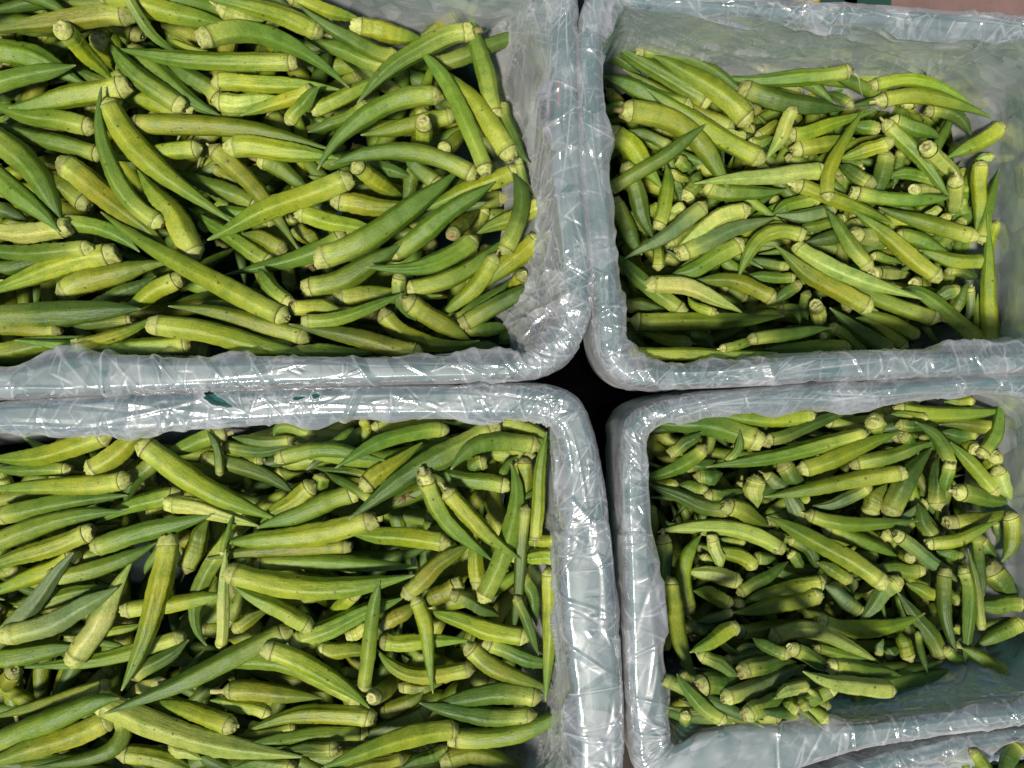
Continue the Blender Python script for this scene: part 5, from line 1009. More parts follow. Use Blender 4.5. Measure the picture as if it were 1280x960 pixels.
((-4026,2015,1942),(-4513,2173,1924),(-4993,2360,1906),84,'g','f'),
((-3899,1994,1917),(-3482,1473,1947),(-2902,1151,1978),75,'g','f'),
((-756,423,1899),(-336,639,1889),(70,884,1879),76,'d','f'),
((-2502,946,1881),(-2003,613,1899),(-1423,467,1918),72,'y','f'),
((-4662,1286,1878),(-4319,1750,1935),(-4226,2293,1991),84,'g','f'),
((-3010,525,1898),(-2651,1025,1910),(-2398,1583,1921),90,'g','f'),
((-3680,2281,1942),(-3322,2057,1907),(-2915,1922,1873),71,'d','f'),
((-2582,2991,1884),(-3153,3143,1884),(-3735,3034,1884),85,'o','f'),
((-3760,2426,1939),(-4178,2190,1991),(-4625,2063,2043),77,'d','f'),
((-3848,1841,1977),(-3801,2431,1977),(-3844,3021,1977),80,'o','f'),
((-3278,1603,1946),(-3334,2165,1940),(-3466,2715,1934),89,'g','f'),
((-675,433,1924),(-843,968,1937),(-1012,1500,1950),80,'o','f'),
((-1054,938,2002),(-1193,1442,1948),(-1469,1897,1895),85,'g','f'),
((-2313,1471,1916),(-1880,1784,1971),(-1396,2003,2027),86,'g','f'),
((-2027,1624,1983),(-2090,1182,1983),(-2049,738,1983),70,'d','f'),
((-2575,2638,1973),(-2051,2864,1921),(-1481,2876,1870),79,'g','f'),
((-1155,2389,1931),(-1689,2166,1936),(-2267,2147,1941),80,'o','f'),
((-9,1704,1881),(-422,1667,1905),(-834,1649,1930),71,'d','f'),
((-1180,2305,1925),(-1369,1853,1975),(-1624,1447,2025),76,'d','f'),
((-3022,2450,1989),(-3438,1930,1973),(-3891,1437,1958),88,'d','f'),
((-319,1909,1882),(-746,2253,1892),(-1036,2717,1902),72,'d','f'),
((-2507,2506,1893),(-3022,2045,1966),(-3658,1865,2039),85,'y','f'),
((-3552,1022,1914),(-3054,745,1931),(-2490,684,1949),83,'g','f'),
((-4587,1388,1970),(-4551,1867,2022),(-4587,2333,2073),73,'y','f'),
((-2105,2725,1933),(-1732,2264,1992),(-1521,1721,2051),79,'g','f'),
((-2440,1165,1947),(-2778,703,1967),(-2991,173,1986),80,'y','f'),
((-5274,2854,1883),(-4830,2641,1883),(-4453,2325,1883),73,'d','f'),
((-3794,2015,2073),(-4388,2270,2010),(-4956,2602,1946),82,'o','f'),
((-2947,410,2026),(-2567,756,1971),(-2145,1061,1915),85,'y','f'),
((-3592,2693,2018),(-3072,2194,2018),(-2589,1660,2018),83,'y','f'),
((-3186,2200,2044),(-2998,1699,1984),(-2602,1333,1925),83,'g','f'),
((-5384,2803,1932),(-4764,2465,2000),(-4322,1936,2068),81,'o','f'),
((-3306,432,1881),(-3849,471,1911),(-4316,743,1940),75,'y','f'),
((-1297,1748,2014),(-1550,2194,1982),(-1770,2661,1949),68,'d','f'),
((-4120,1333,1950),(-4214,1858,2008),(-4414,2336,2066),75,'d','f'),
((-1001,2537,1920),(-1661,2438,1989),(-2302,2527,2058),84,'g','f'),
((-3836,165,1975),(-3876,649,1931),(-3822,1133,1887),74,'o','f'),
((-2499,2144,1920),(-2653,2634,1956),(-2995,3007,1992),74,'g','f'),
((-5789,1902,1882),(-5511,1344,1906),(-5261,778,1929),79,'d','f'),
((-1998,2416,2043),(-1640,2025,2050),(-1496,1515,2057),73,'d','f'),
((-5212,1229,1924),(-5178,1864,1971),(-5071,2486,2018),86,'d','f'),
((-511,2201,1919),(-936,1909,1920),(-1215,1475,1921),71,'g','f'),
((-3798,1511,1879),(-3799,900,1929),(-3728,298,1979),80,'y','f'),
((54,1704,1899),(-464,2066,1937),(-881,2530,1975),75,'d','f'),
((-514,372,1908),(-1052,234,1894),(-1598,350,1879),87,'d','f'),
((-619,1285,1972),(-820,771,1966),(-1087,288,1960),81,'o','f'),
((-5688,2774,1936),(-5085,2646,1995),(-4588,2295,2054),83,'o','f'),
((-2881,2854,1994),(-2449,2602,2036),(-1997,2405,2079),75,'g','f'),
((-5072,2195,2021),(-5019,1623,1983),(-5012,1039,1944),82,'o','f'),
((-3849,2759,2022),(-3837,2256,2073),(-3853,1763,2124),71,'g','f'),
((-5630,1342,1953),(-5054,1812,2028),(-4334,2013,2103),83,'d','f'),
((-1701,1381,1882),(-1857,934,1906),(-2180,597,1931),78,'d','f'),
((-3023,1255,2004),(-3463,1247,1962),(-3910,1247,1921),70,'y','f'),
((-5504,2255,2008),(-4895,1990,2073),(-4401,1568,2137),76,'d','f'),
((-2961,2832,2053),(-3219,2260,2053),(-3441,1672,2053),72,'d','f'),
((-2770,2201,1966),(-2241,2119,1965),(-1770,1864,1964),84,'y','f'),
((-5377,1669,2039),(-5038,1278,1985),(-4785,811,1931),75,'o','f'),
((-141,1334,1987),(-657,1260,1998),(-1165,1154,2009),80,'g','f'),
((-3255,2010,2076),(-3318,1548,2034),(-3279,1083,1991),74,'g','f'),
((-5624,996,1987),(-5394,1462,2041),(-5013,1824,2095),81,'o','f'),
((-3796,1999,2088),(-3301,1871,2093),(-2802,1974,2097),74,'y','f'),
((-4543,1370,1917),(-4260,821,1941),(-3994,269,1964),85,'g','f'),
((-1921,523,1929),(-1239,549,1969),(-609,306,2010),82,'o','f'),
((-751,686,2008),(-1389,797,1941),(-2025,635,1875),73,'g','f'),
((-1178,560,2001),(-1683,887,1987),(-2100,1325,1973),72,'d','f'),
((-4857,2430,2065),(-4349,2401,2028),(-3872,2212,1991),76,'g','f'),
((-2053,1781,2009),(-1958,2279,2064),(-1753,2738,2119),72,'o','f'),
((-3794,2217,2092),(-3336,2031,2111),(-2941,1738,2130),67,'o','f'),
((-269,2007,1983),(-840,2413,1981),(-1467,2725,1979),81,'d','f'),
((-1019,513,2013),(-1385,851,1971),(-1727,1220,1929),73,'d','f'),
((-4037,1473,1982),(-4233,1104,1972),(-4553,829,1961),69,'d','f'),
((-2201,2226,1992),(-2557,1918,2022),(-2801,1515,2052),73,'g','f'),
((-1066,785,2056),(-571,719,2003),(-64,723,1949),75,'o','f'),
((153,1253,2023),(-445,1317,2025),(-1041,1385,2027),78,'g','f'),
((-2576,1443,2075),(-2607,1901,2053),(-2433,2323,2032),71,'o','f'),
((-1443,2078,2049),(-1745,2515,2108),(-2101,2896,2167),73,'y','f'),
((-1379,2746,2011),(-929,2506,2011),(-423,2445,2011),73,'y','f'),
((-136,1051,1981),(-695,784,2047),(-1290,675,2112),76,'g','f'),
((-4598,905,2011),(-4039,1067,1973),(-3589,1455,1934),71,'d','f'),
((-1601,1751,2093),(-1462,2289,2093),(-1335,2830,2093),75,'d','f'),
((-3355,285,1995),(-3890,226,1995),(-4416,335,1995),85,'g','f'),
((-2804,1873,2079),(-2078,1832,2103),(-1384,2021,2128),81,'o','f'),
((-2237,833,2061),(-2915,648,1989),(-3550,323,1917),81,'o','f'),
((-53,680,2066),(-638,855,2066),(-1243,937,2066),70,'y','f'),
((-5158,2135,2072),(-4856,2438,2083),(-4658,2813,2094),67,'g','f'),
((-1205,1470,2029),(-864,1161,2029),(-458,943,2029),72,'g','f'),
((-4315,1879,2050),(-3876,2173,2105),(-3352,2269,2159),70,'d','f'),
((-206,1339,2090),(-405,798,2094),(-473,227,2099),76,'y','f'),
((-967,814,2090),(-1467,618,2034),(-1971,408,1978),77,'d','f'),
((-1986,1839,2143),(-1574,1532,2086),(-1083,1348,2029),67,'o','f'),
((-632,1535,2058),(-1106,1290,2058),(-1459,890,2058),73,'g','f'),
((-2669,1378,2066),(-3153,1176,2014),(-3635,951,1961),74,'g','f'),
((-2867,340,2050),(-3385,507,2008),(-3934,551,1967),72,'o','f'),
((-2070,1631,2180),(-1795,2008,2142),(-1577,2430,2105),69,'d','f'),
((-4961,2204,2119),(-4520,1774,2119),(-4095,1327,2119),79,'g','f'),
((-2117,1824,2132),(-2574,2336,2101),(-3133,2746,2071),79,'g','f'),
((-1894,1162,2010),(-1424,1341,2063),(-931,1410,2115),73,'g','f'),
((-4945,1510,1952),(-4602,1158,2001),(-4333,759,2049),72,'d','f'),
((-3177,2981,2085),(-3019,2511,2081),(-2911,2026,2077),77,'g','f'),
((-5502,2852,1975),(-5524,2337,2021),(-5380,1838,2067),82,'o','f'),
((-1821,625,2012),(-2102,1231,2012),(-2577,1700,2012),84,'o','f'),
((-452,1593,2035),(-702,1067,2079),(-885,521,2123),78,'g','f'),
((-1237,1809,1949),(-722,1684,1942),(-190,1706,1935),73,'d','f'),
((-2314,1341,2118),(-2563,1839,2118),(-2760,2361,2118),82,'g','f'),
((-972,1593,2143),(-1295,1167,2085),(-1775,899,2027),77,'g','f'),
((-3057,2366,2140),(-3037,1807,2140),(-3162,1263,2140),76,'y','f'),
((-4161,886,2074),(-4839,789,2007),(-5522,653,1939),83,'g','f'),
((-1230,2165,2104),(-1683,1666,2133),(-2055,1110,2162),79,'d','f'),
((-2369,2256,2140),(-2853,1867,2160),(-3144,1318,2180),75,'y','f'),
((-1898,650,2104),(-2530,801,2063),(-3121,1090,2023),74,'g','f'),
((-1262,1331,2197),(-777,1614,2136),(-344,1992,2076),74,'g','f'),
((-2961,1052,2069),(-2675,1469,2122),(-2379,1870,2176),81,'o','f'),
((-3188,2173,2169),(-2650,2125,2176),(-2113,2169,2184),71,'g','f'),
((-1679,712,2096),(-1778,1215,2153),(-2067,1622,2209),64,'d','f'),
((-2355,1045,2123),(-2726,751,2073),(-3186,594,2024),68,'g','f'),
((-679,1412,2183),(-690,1991,2123),(-546,2561,2062),72,'y','f'),
((-3281,2692,2102),(-3535,2313,2151),(-3787,1940,2199),64,'d','f'),
((-2219,1685,2256),(-2536,2294,2185),(-3012,2811,2114),71,'d','f'),
((-4969,1274,2034),(-4505,832,2072),(-3897,637,2110),68,'y','f'),
((-1506,876,2171),(-1981,1269,2171),(-2517,1575,2171),74,'g','f'),
((-5093,764,1997),(-5241,1244,2050),(-5540,1623,2102),79,'y','f'),
((-2079,2756,2164),(-2258,2264,2219),(-2464,1794,2274),67,'o','f'),
((-2877,2323,2222),(-2685,1847,2184),(-2662,1324,2147),64,'g','f'),
((-4246,1814,2180),(-4814,1724,2128),(-5351,1511,2075),69,'g','f'),
((-3491,340,2035),(-3526,863,2008),(-3458,1383,1980),81,'o','f'),
((-2000,1554,2207),(-1457,1637,2146),(-930,1836,2086),80,'g','f'),
((-1804,2060,2168),(-1441,1557,2199),(-909,1250,2230),65,'g','f'),
((-2463,1606,2193),(-1874,1729,2203),(-1341,2003,2213),69,'o','f'),
((-3756,1646,2186),(-3535,2208,2186),(-3370,2789,2186),73,'o','f'),
((-3202,302,2044),(-3440,766,2041),(-3595,1263,2038),71,'d','f'),
((-3824,1530,2014),(-3141,1223,2089),(-2414,1135,2164),81,'o','f'),
((-392,1309,2129),(-965,1436,2193),(-1531,1537,2257),76,'y','f'),
((-1641,1204,2187),(-1565,1661,2218),(-1619,2115,2250),65,'y','f'),
((-2028,1712,2247),(-2403,1461,2199),(-2779,1200,2151),68,'d','f'),
((-692,2041,2154),(-401,1546,2135),(-267,985,2116),72,'g','f'),
((-1031,1682,2107),(-845,2212,2062),(-842,2784,2016),77,'g','f'),
((-3976,1513,2062),(-3562,1466,2062),(-3157,1563,2062),66,'y','f'),
((-2593,2720,2226),(-2126,2411,2226),(-1675,2078,2226),77,'o','f'),
((-2035,2429,2257),(-2077,1849,2263),(-2083,1269,2269),62,'g','f'),
((-5067,2403,2128),(-4564,2321,2080),(-4045,2351,2032),68,'g','f'),
((-707,1231,2120),(-1142,629,2108),(-1799,275,2096),82,'g','f'),
((-2481,1608,2204),(-2967,1966,2199),(-3307,2466,2194),77,'g','f'),
((-2960,2807,2155),(-3149,2328,2210),(-3196,1815,2265),62,'d','f'),
((-3170,2014,2252),(-2670,2193,2253),(-2141,2152,2255),76,'g','f'),
((-2897,487,2041),(-2332,603,2095),(-1768,681,2150),67,'d','f'),
((-4835,1694,2152),(-4964,2194,2148),(-4992,2711,2144),80,'g','f'),
((-3111,1024,2141),(-2838,1512,2201),(-2791,2048,2262),71,'d','f'),
((-3945,1540,2106),(-4446,1678,2166),(-4856,1984,2226),80,'g','f'),
((-2712,1865,2307),(-2392,2286,2275),(-2241,2803,2243),62,'y','f'),
((-811,2170,2094),(-1241,2501,2108),(-1554,2940,2123),67,'d','f'),
((-211,2093,2157),(-885,1893,2193),(-1566,2011,2229),77,'y','f'),
((-5282,1044,2100),(-4789,1220,2056),(-4267,1156,2011),70,'d','f'),
((-2868,395,2075),(-2257,640,2128),(-1607,631,2181),71,'d','f'),
((-4412,2116,2114),(-4351,2594,2064),(-4098,2994,2014),67,'g','f'),
((-4367,2178,2072),(-4093,1771,2121),(-3911,1327,2170),71,'y','f'),
((-2266,1793,2271),(-2604,1489,2237),(-3034,1311,2202),65,'o','f'),
((-3787,2779,2039),(-4289,2504,2098),(-4633,2038,2156),78,'g','f'),
((85,1188,2039),(-151,753,2090),(-409,338,2142),72,'o','f'),
((-3057,2966,2062),(-2471,2962,2122),(-1920,2770,2182),73,'y','f'),
((-5197,1711,2136),(-5338,1170,2076),(-5458,615,2016),70,'g','f'),
((-2429,2103,2299),(-1943,2324,2279),(-1420,2442,2260),68,'d','f'),
((-3977,2268,2212),(-3420,2444,2212),(-2968,2814,2212),62,'g','f'),
((-3106,1781,2206),(-2764,1483,2246),(-2488,1131,2286),63,'y','f'),
((-2011,2801,2316),(-2143,2187,2316),(-2301,1581,2316),71,'o','f'),
((-4571,1555,2236),(-4228,1943,2178),(-3814,2260,2121),72,'y','f'),
((-2290,2043,2338),(-2759,2065,2301),(-3230,2138,2265),63,'o','f'),
((-4485,524,1974),(-4045,453,1979),(-3602,403,1984),73,'o','f'),
((-115,1925,2164),(-574,1797,2175),(-992,1570,2187),64,'g','f'),
((-2273,1781,2344),(-1893,2121,2315),(-1670,2589,2285),72,'y','f'),
((-3451,1523,2090),(-3926,1098,2085),(-4526,875,2079),77,'y','f'),
((-565,1037,2143),(-1151,1285,2213),(-1703,1574,2283),71,'d','f'),
((-36,1400,2130),(-561,1306,2180),(-1048,1105,2230),70,'d','f'),
((-4063,1519,2170),(-3461,1421,2182),(-2855,1463,2193),73,'y','f'),
((-2668,2349,2334),(-3246,2098,2266),(-3865,1909,2199),69,'g','f'),
((-4711,1909,2264),(-4268,1759,2224),(-3810,1638,2185),77,'y','f'),
((-3271,1685,2132),(-3783,1538,2193),(-4219,1235,2253),68,'y','f'),
((-3739,1806,2221),(-3191,1917,2279),(-2681,2111,2337),70,'o','f'),
((-4591,1552,2305),(-4156,1906,2241),(-3627,2092,2176),69,'g','f'),
((-2971,578,2099),(-2471,565,2138),(-1997,699,2177),67,'o','f'),
((-4960,922,2110),(-4535,1126,2057),(-4105,1338,2004),71,'y','f'),
((-2314,1163,2192),(-1901,1505,2225),(-1464,1808,2258),76,'g','f'),
((-1457,-2471,1884),(-1998,-2067,1884),(-2320,-1473,1884),78,'y','f'),
((-1906,-1469,1884),(-1321,-1710,1884),(-902,-2184,1884),90,'g','f'),
((-4173,-2095,1884),(-4491,-1662,1884),(-4821,-1240,1884),82,'g','f'),
((-2247,-1869,1897),(-2308,-1410,1888),(-2198,-960,1880),73,'g','f'),
((-1807,-1697,1882),(-1708,-2197,1906),(-1719,-2701,1931),82,'g','f'),
((-2301,-1411,1915),(-1987,-914,1896),(-1587,-478,1877),71,'y','f'),
((-4443,-2159,1921),(-3869,-1890,1899),(-3242,-1771,1877),90,'y','f'),
((-1477,-2428,1942),(-1730,-1937,1925),(-1743,-1384,1909),78,'g','f'),
((-3150,-1680,1884),(-3389,-1119,1884),(-3842,-711,1884),89,'y','f'),
((-611,-774,1883),(-652,-1255,1883),(-812,-1712,1883),76,'g','f'),
((-388,-1049,1922),(-817,-862,1899),(-1286,-797,1877),73,'o','f'),
((-2684,-2212,1884),(-3059,-2612,1884),(-3341,-3082,1884),88,'y','f'),
((-2048,-1385,1881),(-1977,-1928,1904),(-1729,-2415,1926),77,'g','f'),
((-1549,-1125,1892),(-2088,-1492,1911),(-2620,-1862,1931),91,'g','f'),
((-2943,-1780,1884),(-3295,-2213,1884),(-3787,-2479,1884),83,'g','f'),
((-1566,-643,1882),(-1058,-1004,1898),(-452,-1145,1913),75,'o','f'),
((-992,-281,1882),(-1188,-762,1911),(-1230,-1276,1941),85,'y','f'),
((-4482,-1858,1917),(-3892,-1481,1897),(-3462,-921,1878),89,'g','f'),
((-5202,-513,1883),(-5140,-1079,1883),(-4983,-1627,1883),77,'y','f'),
((-3255,-2320,1910),(-3759,-2005,1928),(-4312,-1802,1946),73,'d','f'),
((-3279,-1703,1914),(-3164,-2371,1914),(-3032,-3035,1914),90,'d','f'),
((64,-2140,1884),(123,-1445,1884),(-35,-767,1884),90,'y','f'),
((-2945,-2653,1883),(-2557,-2228,1883),(-2294,-1716,1883),75,'y','f'),
((-3076,-1269,1884),(-3166,-798,1884),(-3331,-349,1884),77,'g','f'),
((-1680,-685,1916),(-2190,-824,1897),(-2604,-1158,1878),83,'g','f'),
((-2580,-1095,1936),(-2014,-1495,1943),(-1541,-1999,1949),85,'d','f'),
((-5395,-2229,1884),(-5458,-1583,1884),(-5417,-936,1884),91,'o','f'),
((-4226,-2723,1882),(-4109,-2065,1941),(-3887,-1440,2000),89,'d','f'),
((-4920,-1437,1884),(-4649,-2122,1884),(-4205,-2709,1884),89,'d','f'),
((-952,-627,1932),(-1173,-1182,1919),(-1464,-1706,1905),74,'o','f'),
((-2338,-1663,1947),(-2061,-2043,1939),(-1736,-2385,1932),72,'y','f'),
((-3286,-1191,1925),(-2957,-822,1901),(-2769,-358,1877),85,'o','f'),
((-2586,-757,1886),(-3072,-1078,1941),(-3595,-1312,1996),83,'y','f'),
((-280,-2335,1884),(-840,-2176,1884),(-1403,-2026,1884),83,'y','f'),
((-2882,-2110,1963),(-3427,-1919,1936),(-3954,-1674,1909),78,'g','f'),
((-1778,-2532,1882),(-2367,-2127,1906),(-3049,-1941,1930),86,'g','f'),
((-5467,-654,1919),(-4950,-540,1898),(-4419,-580,1877),89,'g','f'),
((-967,-1634,1883),(-676,-1957,1883),(-306,-2184,1883),73,'g','f'),
((-2573,-2203,1962),(-1913,-2129,1962),(-1277,-1934,1962),80,'y','f'),
((-12,-1588,1882),(-295,-1933,1894),(-588,-2269,1906),72,'o','f'),
((-2346,-2886,1884),(-2855,-3008,1884),(-3377,-2994,1884),78,'g','f'),
((-3427,-1741,2001),(-3946,-1527,2001),(-4507,-1549,2001),72,'g','f'),
((239,-2633,1883),(-181,-2825,1883),(-587,-3046,1883),73,'g','f'),
((-4151,-1307,1888),(-3456,-1093,1917),(-2814,-767,1947),86,'d','f'),
((95,-581,1897),(1,-1214,1905),(133,-1838,1914),78,'y','f'),
((-3792,-2928,1913),(-3618,-2235,1976),(-3449,-1553,2038),82,'g','f'),
((-4214,-440,1882),(-4743,-846,1899),(-5308,-1195,1916),89,'d','f'),
((-79,-1346,1932),(-107,-1919,1904),(-95,-2497,1875),73,'d','f'),
((-1529,-523,1950),(-888,-445,1911),(-234,-428,1872),82,'y','f'),
((-1493,-2191,1980),(-1401,-2623,1941),(-1297,-3056,1901),72,'g','f'),
((-3833,-1677,2040),(-3548,-1190,1986),(-3111,-824,1931),74,'o','f'),
((-1548,-791,1941),(-2187,-1034,1922),(-2872,-982,1903),82,'d','f'),
((-1347,-1329,1942),(-1744,-1788,1970),(-2125,-2256,1998),82,'d','f'),
((-3338,-2120,2018),(-2788,-2022,1968),(-2219,-2074,1918),83,'g','f'),
((-189,-1511,1942),(-110,-2042,1924),(106,-2537,1906),72,'d','f'),
((10,-1735,1934),(68,-1268,1931),(-61,-816,1929),72,'g','f'),
((-2871,-1696,1906),(-2535,-1176,1961),(-2080,-766,2016),83,'d','f'),
((112,-1910,1921),(44,-2473,1921),(-233,-2968,1921),89,'g','f'),
((-3979,-2185,1971),(-4579,-2305,1921),(-5188,-2212,1870),72,'d','f'),
((-3864,-1806,2056),(-3992,-1166,1995),(-3974,-510,1934),75,'y','f'),
((-3251,-1014,1982),(-3664,-1427,2038),(-4104,-1793,2095),85,'g','f'),
((-814,-2099,1896),(-270,-2098,1936),(260,-1998,1977),74,'y','f'),
((-1703,-2001,2019),(-2288,-2152,1995),(-2865,-2346,1972),76,'y','f'),
((-1759,-2669,2004),(-1181,-2596,1949),(-589,-2673,1894),79,'y','f'),
((-99,-2932,1941),(-558,-2576,1907),(-1141,-2465,1874),77,'g','f'),
((-325,-2273,1962),(-166,-1709,1961),(127,-1200,1960),79,'g','f'),
((-5124,-2619,1912),(-4696,-2156,1929),(-4341,-1639,1946),73,'g','f'),
((-3171,-928,1994),(-3697,-1197,2026),(-4155,-1563,2059),83,'y','f'),
((-4461,-1075,1883),(-5011,-1373,1903),(-5631,-1434,1924),87,'y','f'),
((-3728,-1988,2130),(-3903,-1485,2080),(-3914,-953,2030),66,'o','f'),
((-4773,-1616,1955),(-4695,-2170,1955),(-4686,-2729,1955),76,'d','f'),
((-823,-477,1929),(-872,-950,1928),(-881,-1427,1927),81,'d','f'),
((-1605,-1448,1909),(-1435,-966,1923),(-1098,-584,1937),76,'y','f'),
((-47,-1235,1880),(-535,-833,1926),(-964,-380,1972),79,'g','f'),
((-1894,-1405,1954),(-1353,-1282,1954),(-805,-1195,1954),70,'o','f'),
((-1297,-1487,1987),(-831,-1156,1962),(-284,-975,1936),76,'o','f'),
((-3444,-2609,1910),(-3434,-2132,1948),(-3371,-1662,1986),76,'o','f'),
((-4595,-2637,1972),(-5102,-2581,1934),(-5612,-2685,1897),81,'g','f'),
((-1635,-314,1883),(-2267,-523,1891),(-2927,-454,1899),85,'y','f'),
((-271,-959,1947),(-626,-653,1958),(-922,-291,1970),77,'g','f'),
((285,-515,1882),(182,-1017,1893),(252,-1523,1903),76,'o','f'),
((-3153,-1317,1946),(-3042,-1770,1990),(-2867,-2198,2033),74,'y','f'),
((-1371,-1734,2020),(-1700,-2261,1965),(-2056,-2782,1909),71,'o','f'),
((-2069,-2439,1958),(-1642,-2366,1983),(-1256,-2169,2009),68,'g','f'),
((-4226,-3090,1884),(-4010,-2539,1884),(-3843,-1971,1884),77,'y','f'),
((-3351,-1852,2062),(-3247,-2322,2018),(-2995,-2728,1974),70,'g','f'),
((-2012,-3074,1927),(-2324,-2535,1983),(-2526,-1950,2039),78,'g','f'),
((-1784,-748,1938),(-2450,-693,1926),(-3117,-615,1914),85,'g','f'),
((-2070,-527,1934),(-1560,-752,1954),(-1007,-806,1974),70,'d','f'),
((-3776,-2333,1945),(-4131,-1826,1994),(-4343,-1246,2042),72,'g','f'),
((-5260,-624,1939),(-4743,-717,1929),(-4243,-883,1920),76,'g','f'),
((-1859,-1029,2051),(-2474,-926,1998),(-3093,-1071,1946),74,'g','f'),
((-4413,-1574,2011),(-4500,-1021,1967),(-4426,-467,1923),74,'y','f'),
((-4550,-3068,1888),(-4073,-2676,1941),(-3488,-2512,1994),87,'o','f'),
((-3777,-1764,2118),(-3544,-1269,2064),(-3421,-720,2011),67,'y','f'),
((-4394,-1636,2015),(-5018,-1942,1955),(-5720,-1974,1895),84,'o','f'),
((-2470,-1900,1970),(-2250,-1331,2025),(-1834,-892,2080),80,'g','f'),
((-3172,-2414,2065),(-3373,-2047,2065),(-3679,-1763,2065),67,'d','f'),
((-4338,-1567,2038),(-4899,-1590,1989),(-5464,-1545,1940),70,'g','f'),
((-3702,-2467,2175),(-3819,-1765,2134),(-3961,-1059,2093),80,'g','f'),
((-1464,-349,1989),(-1394,-887,1982),(-1561,-1405,1976),83,'y','f'),
((-4472,-3038,1922),(-4281,-2382,1970),(-3856,-1847,2018),79,'d','f'),
((-1285,-1747,1917),(-808,-1537,1907),(-314,-1367,1898),89,'y','f'),
((-5752,-2050,1881),(-5525,-2534,1917),(-5170,-2939,1953),73,'g','f'),
((77,-2478,2024),(162,-1890,1968),(250,-1291,1911),84,'d','f'),
((-2537,-1937,2064),(-2139,-1416,2001),(-1638,-975,1938),83,'o','f'),
((-669,-367,1993),(-625,-885,1980),(-584,-1405,1967),72,'g','f'),
((-3903,-2706,1953),(-3222,-2544,2014),(-2626,-2195,2075),83,'y','f'),
((-3549,-1243,2090),(-3013,-1180,2039),(-2530,-921,1989),71,'y','f'),
((-3240,-1433,1974),(-3065,-1931,2016),(-2963,-2438,2057),76,'y','f'),
((-1772,-1491,2032),(-1912,-1046,2075),(-2026,-598,2118),67,'o','f'),
((-5005,-2593,1979),(-4473,-2510,1986),(-3943,-2591,1992),71,'g','f'),
((-3253,-2195,2099),(-2880,-2516,2053),(-2487,-2822,2007),70,'o','f'),
((-1163,-327,2029),(-1627,-596,2080),(-2079,-867,2130),79,'d','f'),
((-2056,-1651,2091),(-2573,-2029,2080),(-2877,-2595,2070),81,'g','f'),
((-4022,-1874,2015),(-4678,-2110,1984),(-5374,-2036,1952),77,'d','f'),
((-4315,-1578,2059),(-4753,-1845,2019),(-5123,-2204,1978),77,'d','f'),
((-1382,-1051,2058),(-1851,-917,2104),(-2301,-743,2151),78,'g','f'),
((-668,-2804,1926),(-774,-2156,1925),(-996,-1539,1923),77,'d','f'),
((-3137,-2635,2139),(-3550,-2439,2183),(-3992,-2415,2228),70,'g','f'),
((-3936,-692,2069),(-3878,-1327,2130),(-3999,-1932,2190),70,'o','f'),
((-1126,-2196,1936),(-1173,-1561,1993),(-1088,-939,2050),79,'d','f'),
((-1808,-852,2134),(-1316,-1322,2070),(-837,-1825,2006),80,'g','f'),
((-1363,-654,2007),(-797,-573,2012),(-247,-421,2017),73,'g','f'),
((-625,-765,2005),(-965,-1354,2053),(-1358,-1895,2101),84,'d','f'),
((-2900,-837,1978),(-3490,-696,2036),(-4084,-658,2094),83,'d','f'),
((-4291,-1189,2022),(-4811,-1107,1976),(-5340,-1192,1930),69,'g','f'),
((-2429,-1785,2099),(-2075,-1392,2099),(-1841,-917,2099),75,'g','f'),
((-5219,-2515,1945),(-4620,-2226,2002),(-4167,-1756,2060),82,'y','f'),
((-5341,-1396,1969),(-5124,-1926,1986),(-5054,-2488,2003),84,'g','f'),
((-3878,-1720,2173),(-3394,-1812,2124),(-2901,-1897,2075),79,'g','f'),
((-948,-739,2080),(-578,-1106,2032),(-289,-1550,1984),66,'g','f'),
((-1960,-1180,2118),(-2714,-1142,2068),(-3442,-915,2018),82,'o','f'),
((-216,-960,2114),(-919,-960,2056),(-1562,-658,1999),81,'g','f'),
((-2161,-760,2155),(-2184,-1349,2133),(-2003,-1913,2111),72,'g','f'),
((-4147,-1324,2049),(-4762,-1555,2025),(-5408,-1694,2002),79,'g','f'),
((-588,-1553,2063),(-590,-1046,2110),(-646,-550,2156),78,'g','f'),
((-4514,-1247,2083),(-3948,-1159,2133),(-3384,-1172,2184),66,'g','f'),
((-1101,-2630,2023),(-1141,-2155,2066),(-1295,-1713,2109),73,'d','f'),
((-5654,-708,1880),(-4993,-786,1936),(-4357,-625,1991),85,'d','f'),
((-2349,-2720,2033),(-2737,-2532,2073),(-3121,-2351,2114),67,'g','f'),
((-3323,-1507,2138),(-3482,-2021,2176),(-3478,-2559,2214),78,'o','f'),
((-3242,-2745,2191),(-3032,-2204,2133),(-2637,-1769,2075),69,'g','f'),
((-5115,-2733,1993),(-4820,-2332,2011),(-4724,-1849,2029),77,'g','f'),
((-584,-913,2148),(-169,-1239,2098),(145,-1676,2049),65,'y','f'),
((-1815,-1115,2026),(-1327,-1538,2086),(-848,-1955,2145),81,'y','f'),
((-4772,-541,1990),(-5313,-847,1936),(-5760,-1283,1883),89,'g','f'),
((-2267,-2408,1968),(-1826,-2396,1996),(-1407,-2261,2024),68,'g','f'),
((-2884,-2056,2135),(-2942,-1321,2097),(-2684,-629,2058),81,'o','f'),
((-2273,-2789,1991),(-1827,-2918,1948),(-1362,-2933,1905),74,'g','f'),
((-662,-2842,1932),(-1092,-2722,1967),(-1527,-2652,2002),70,'d','f'),
((-1810,-2904,1974),(-2244,-2485,2013),(-2768,-2210,2051),77,'g','f'),
((-1124,-2591,2054),(-1387,-2087,2032),(-1681,-1595,2011),78,'g','f'),
((-3672,-1569,2195),(-4282,-1454,2140),(-4877,-1255,2084),64,'g','f'),
((-3398,-550,2118),(-3587,-1079,2173),(-3917,-1515,2227),71,'g','f'),
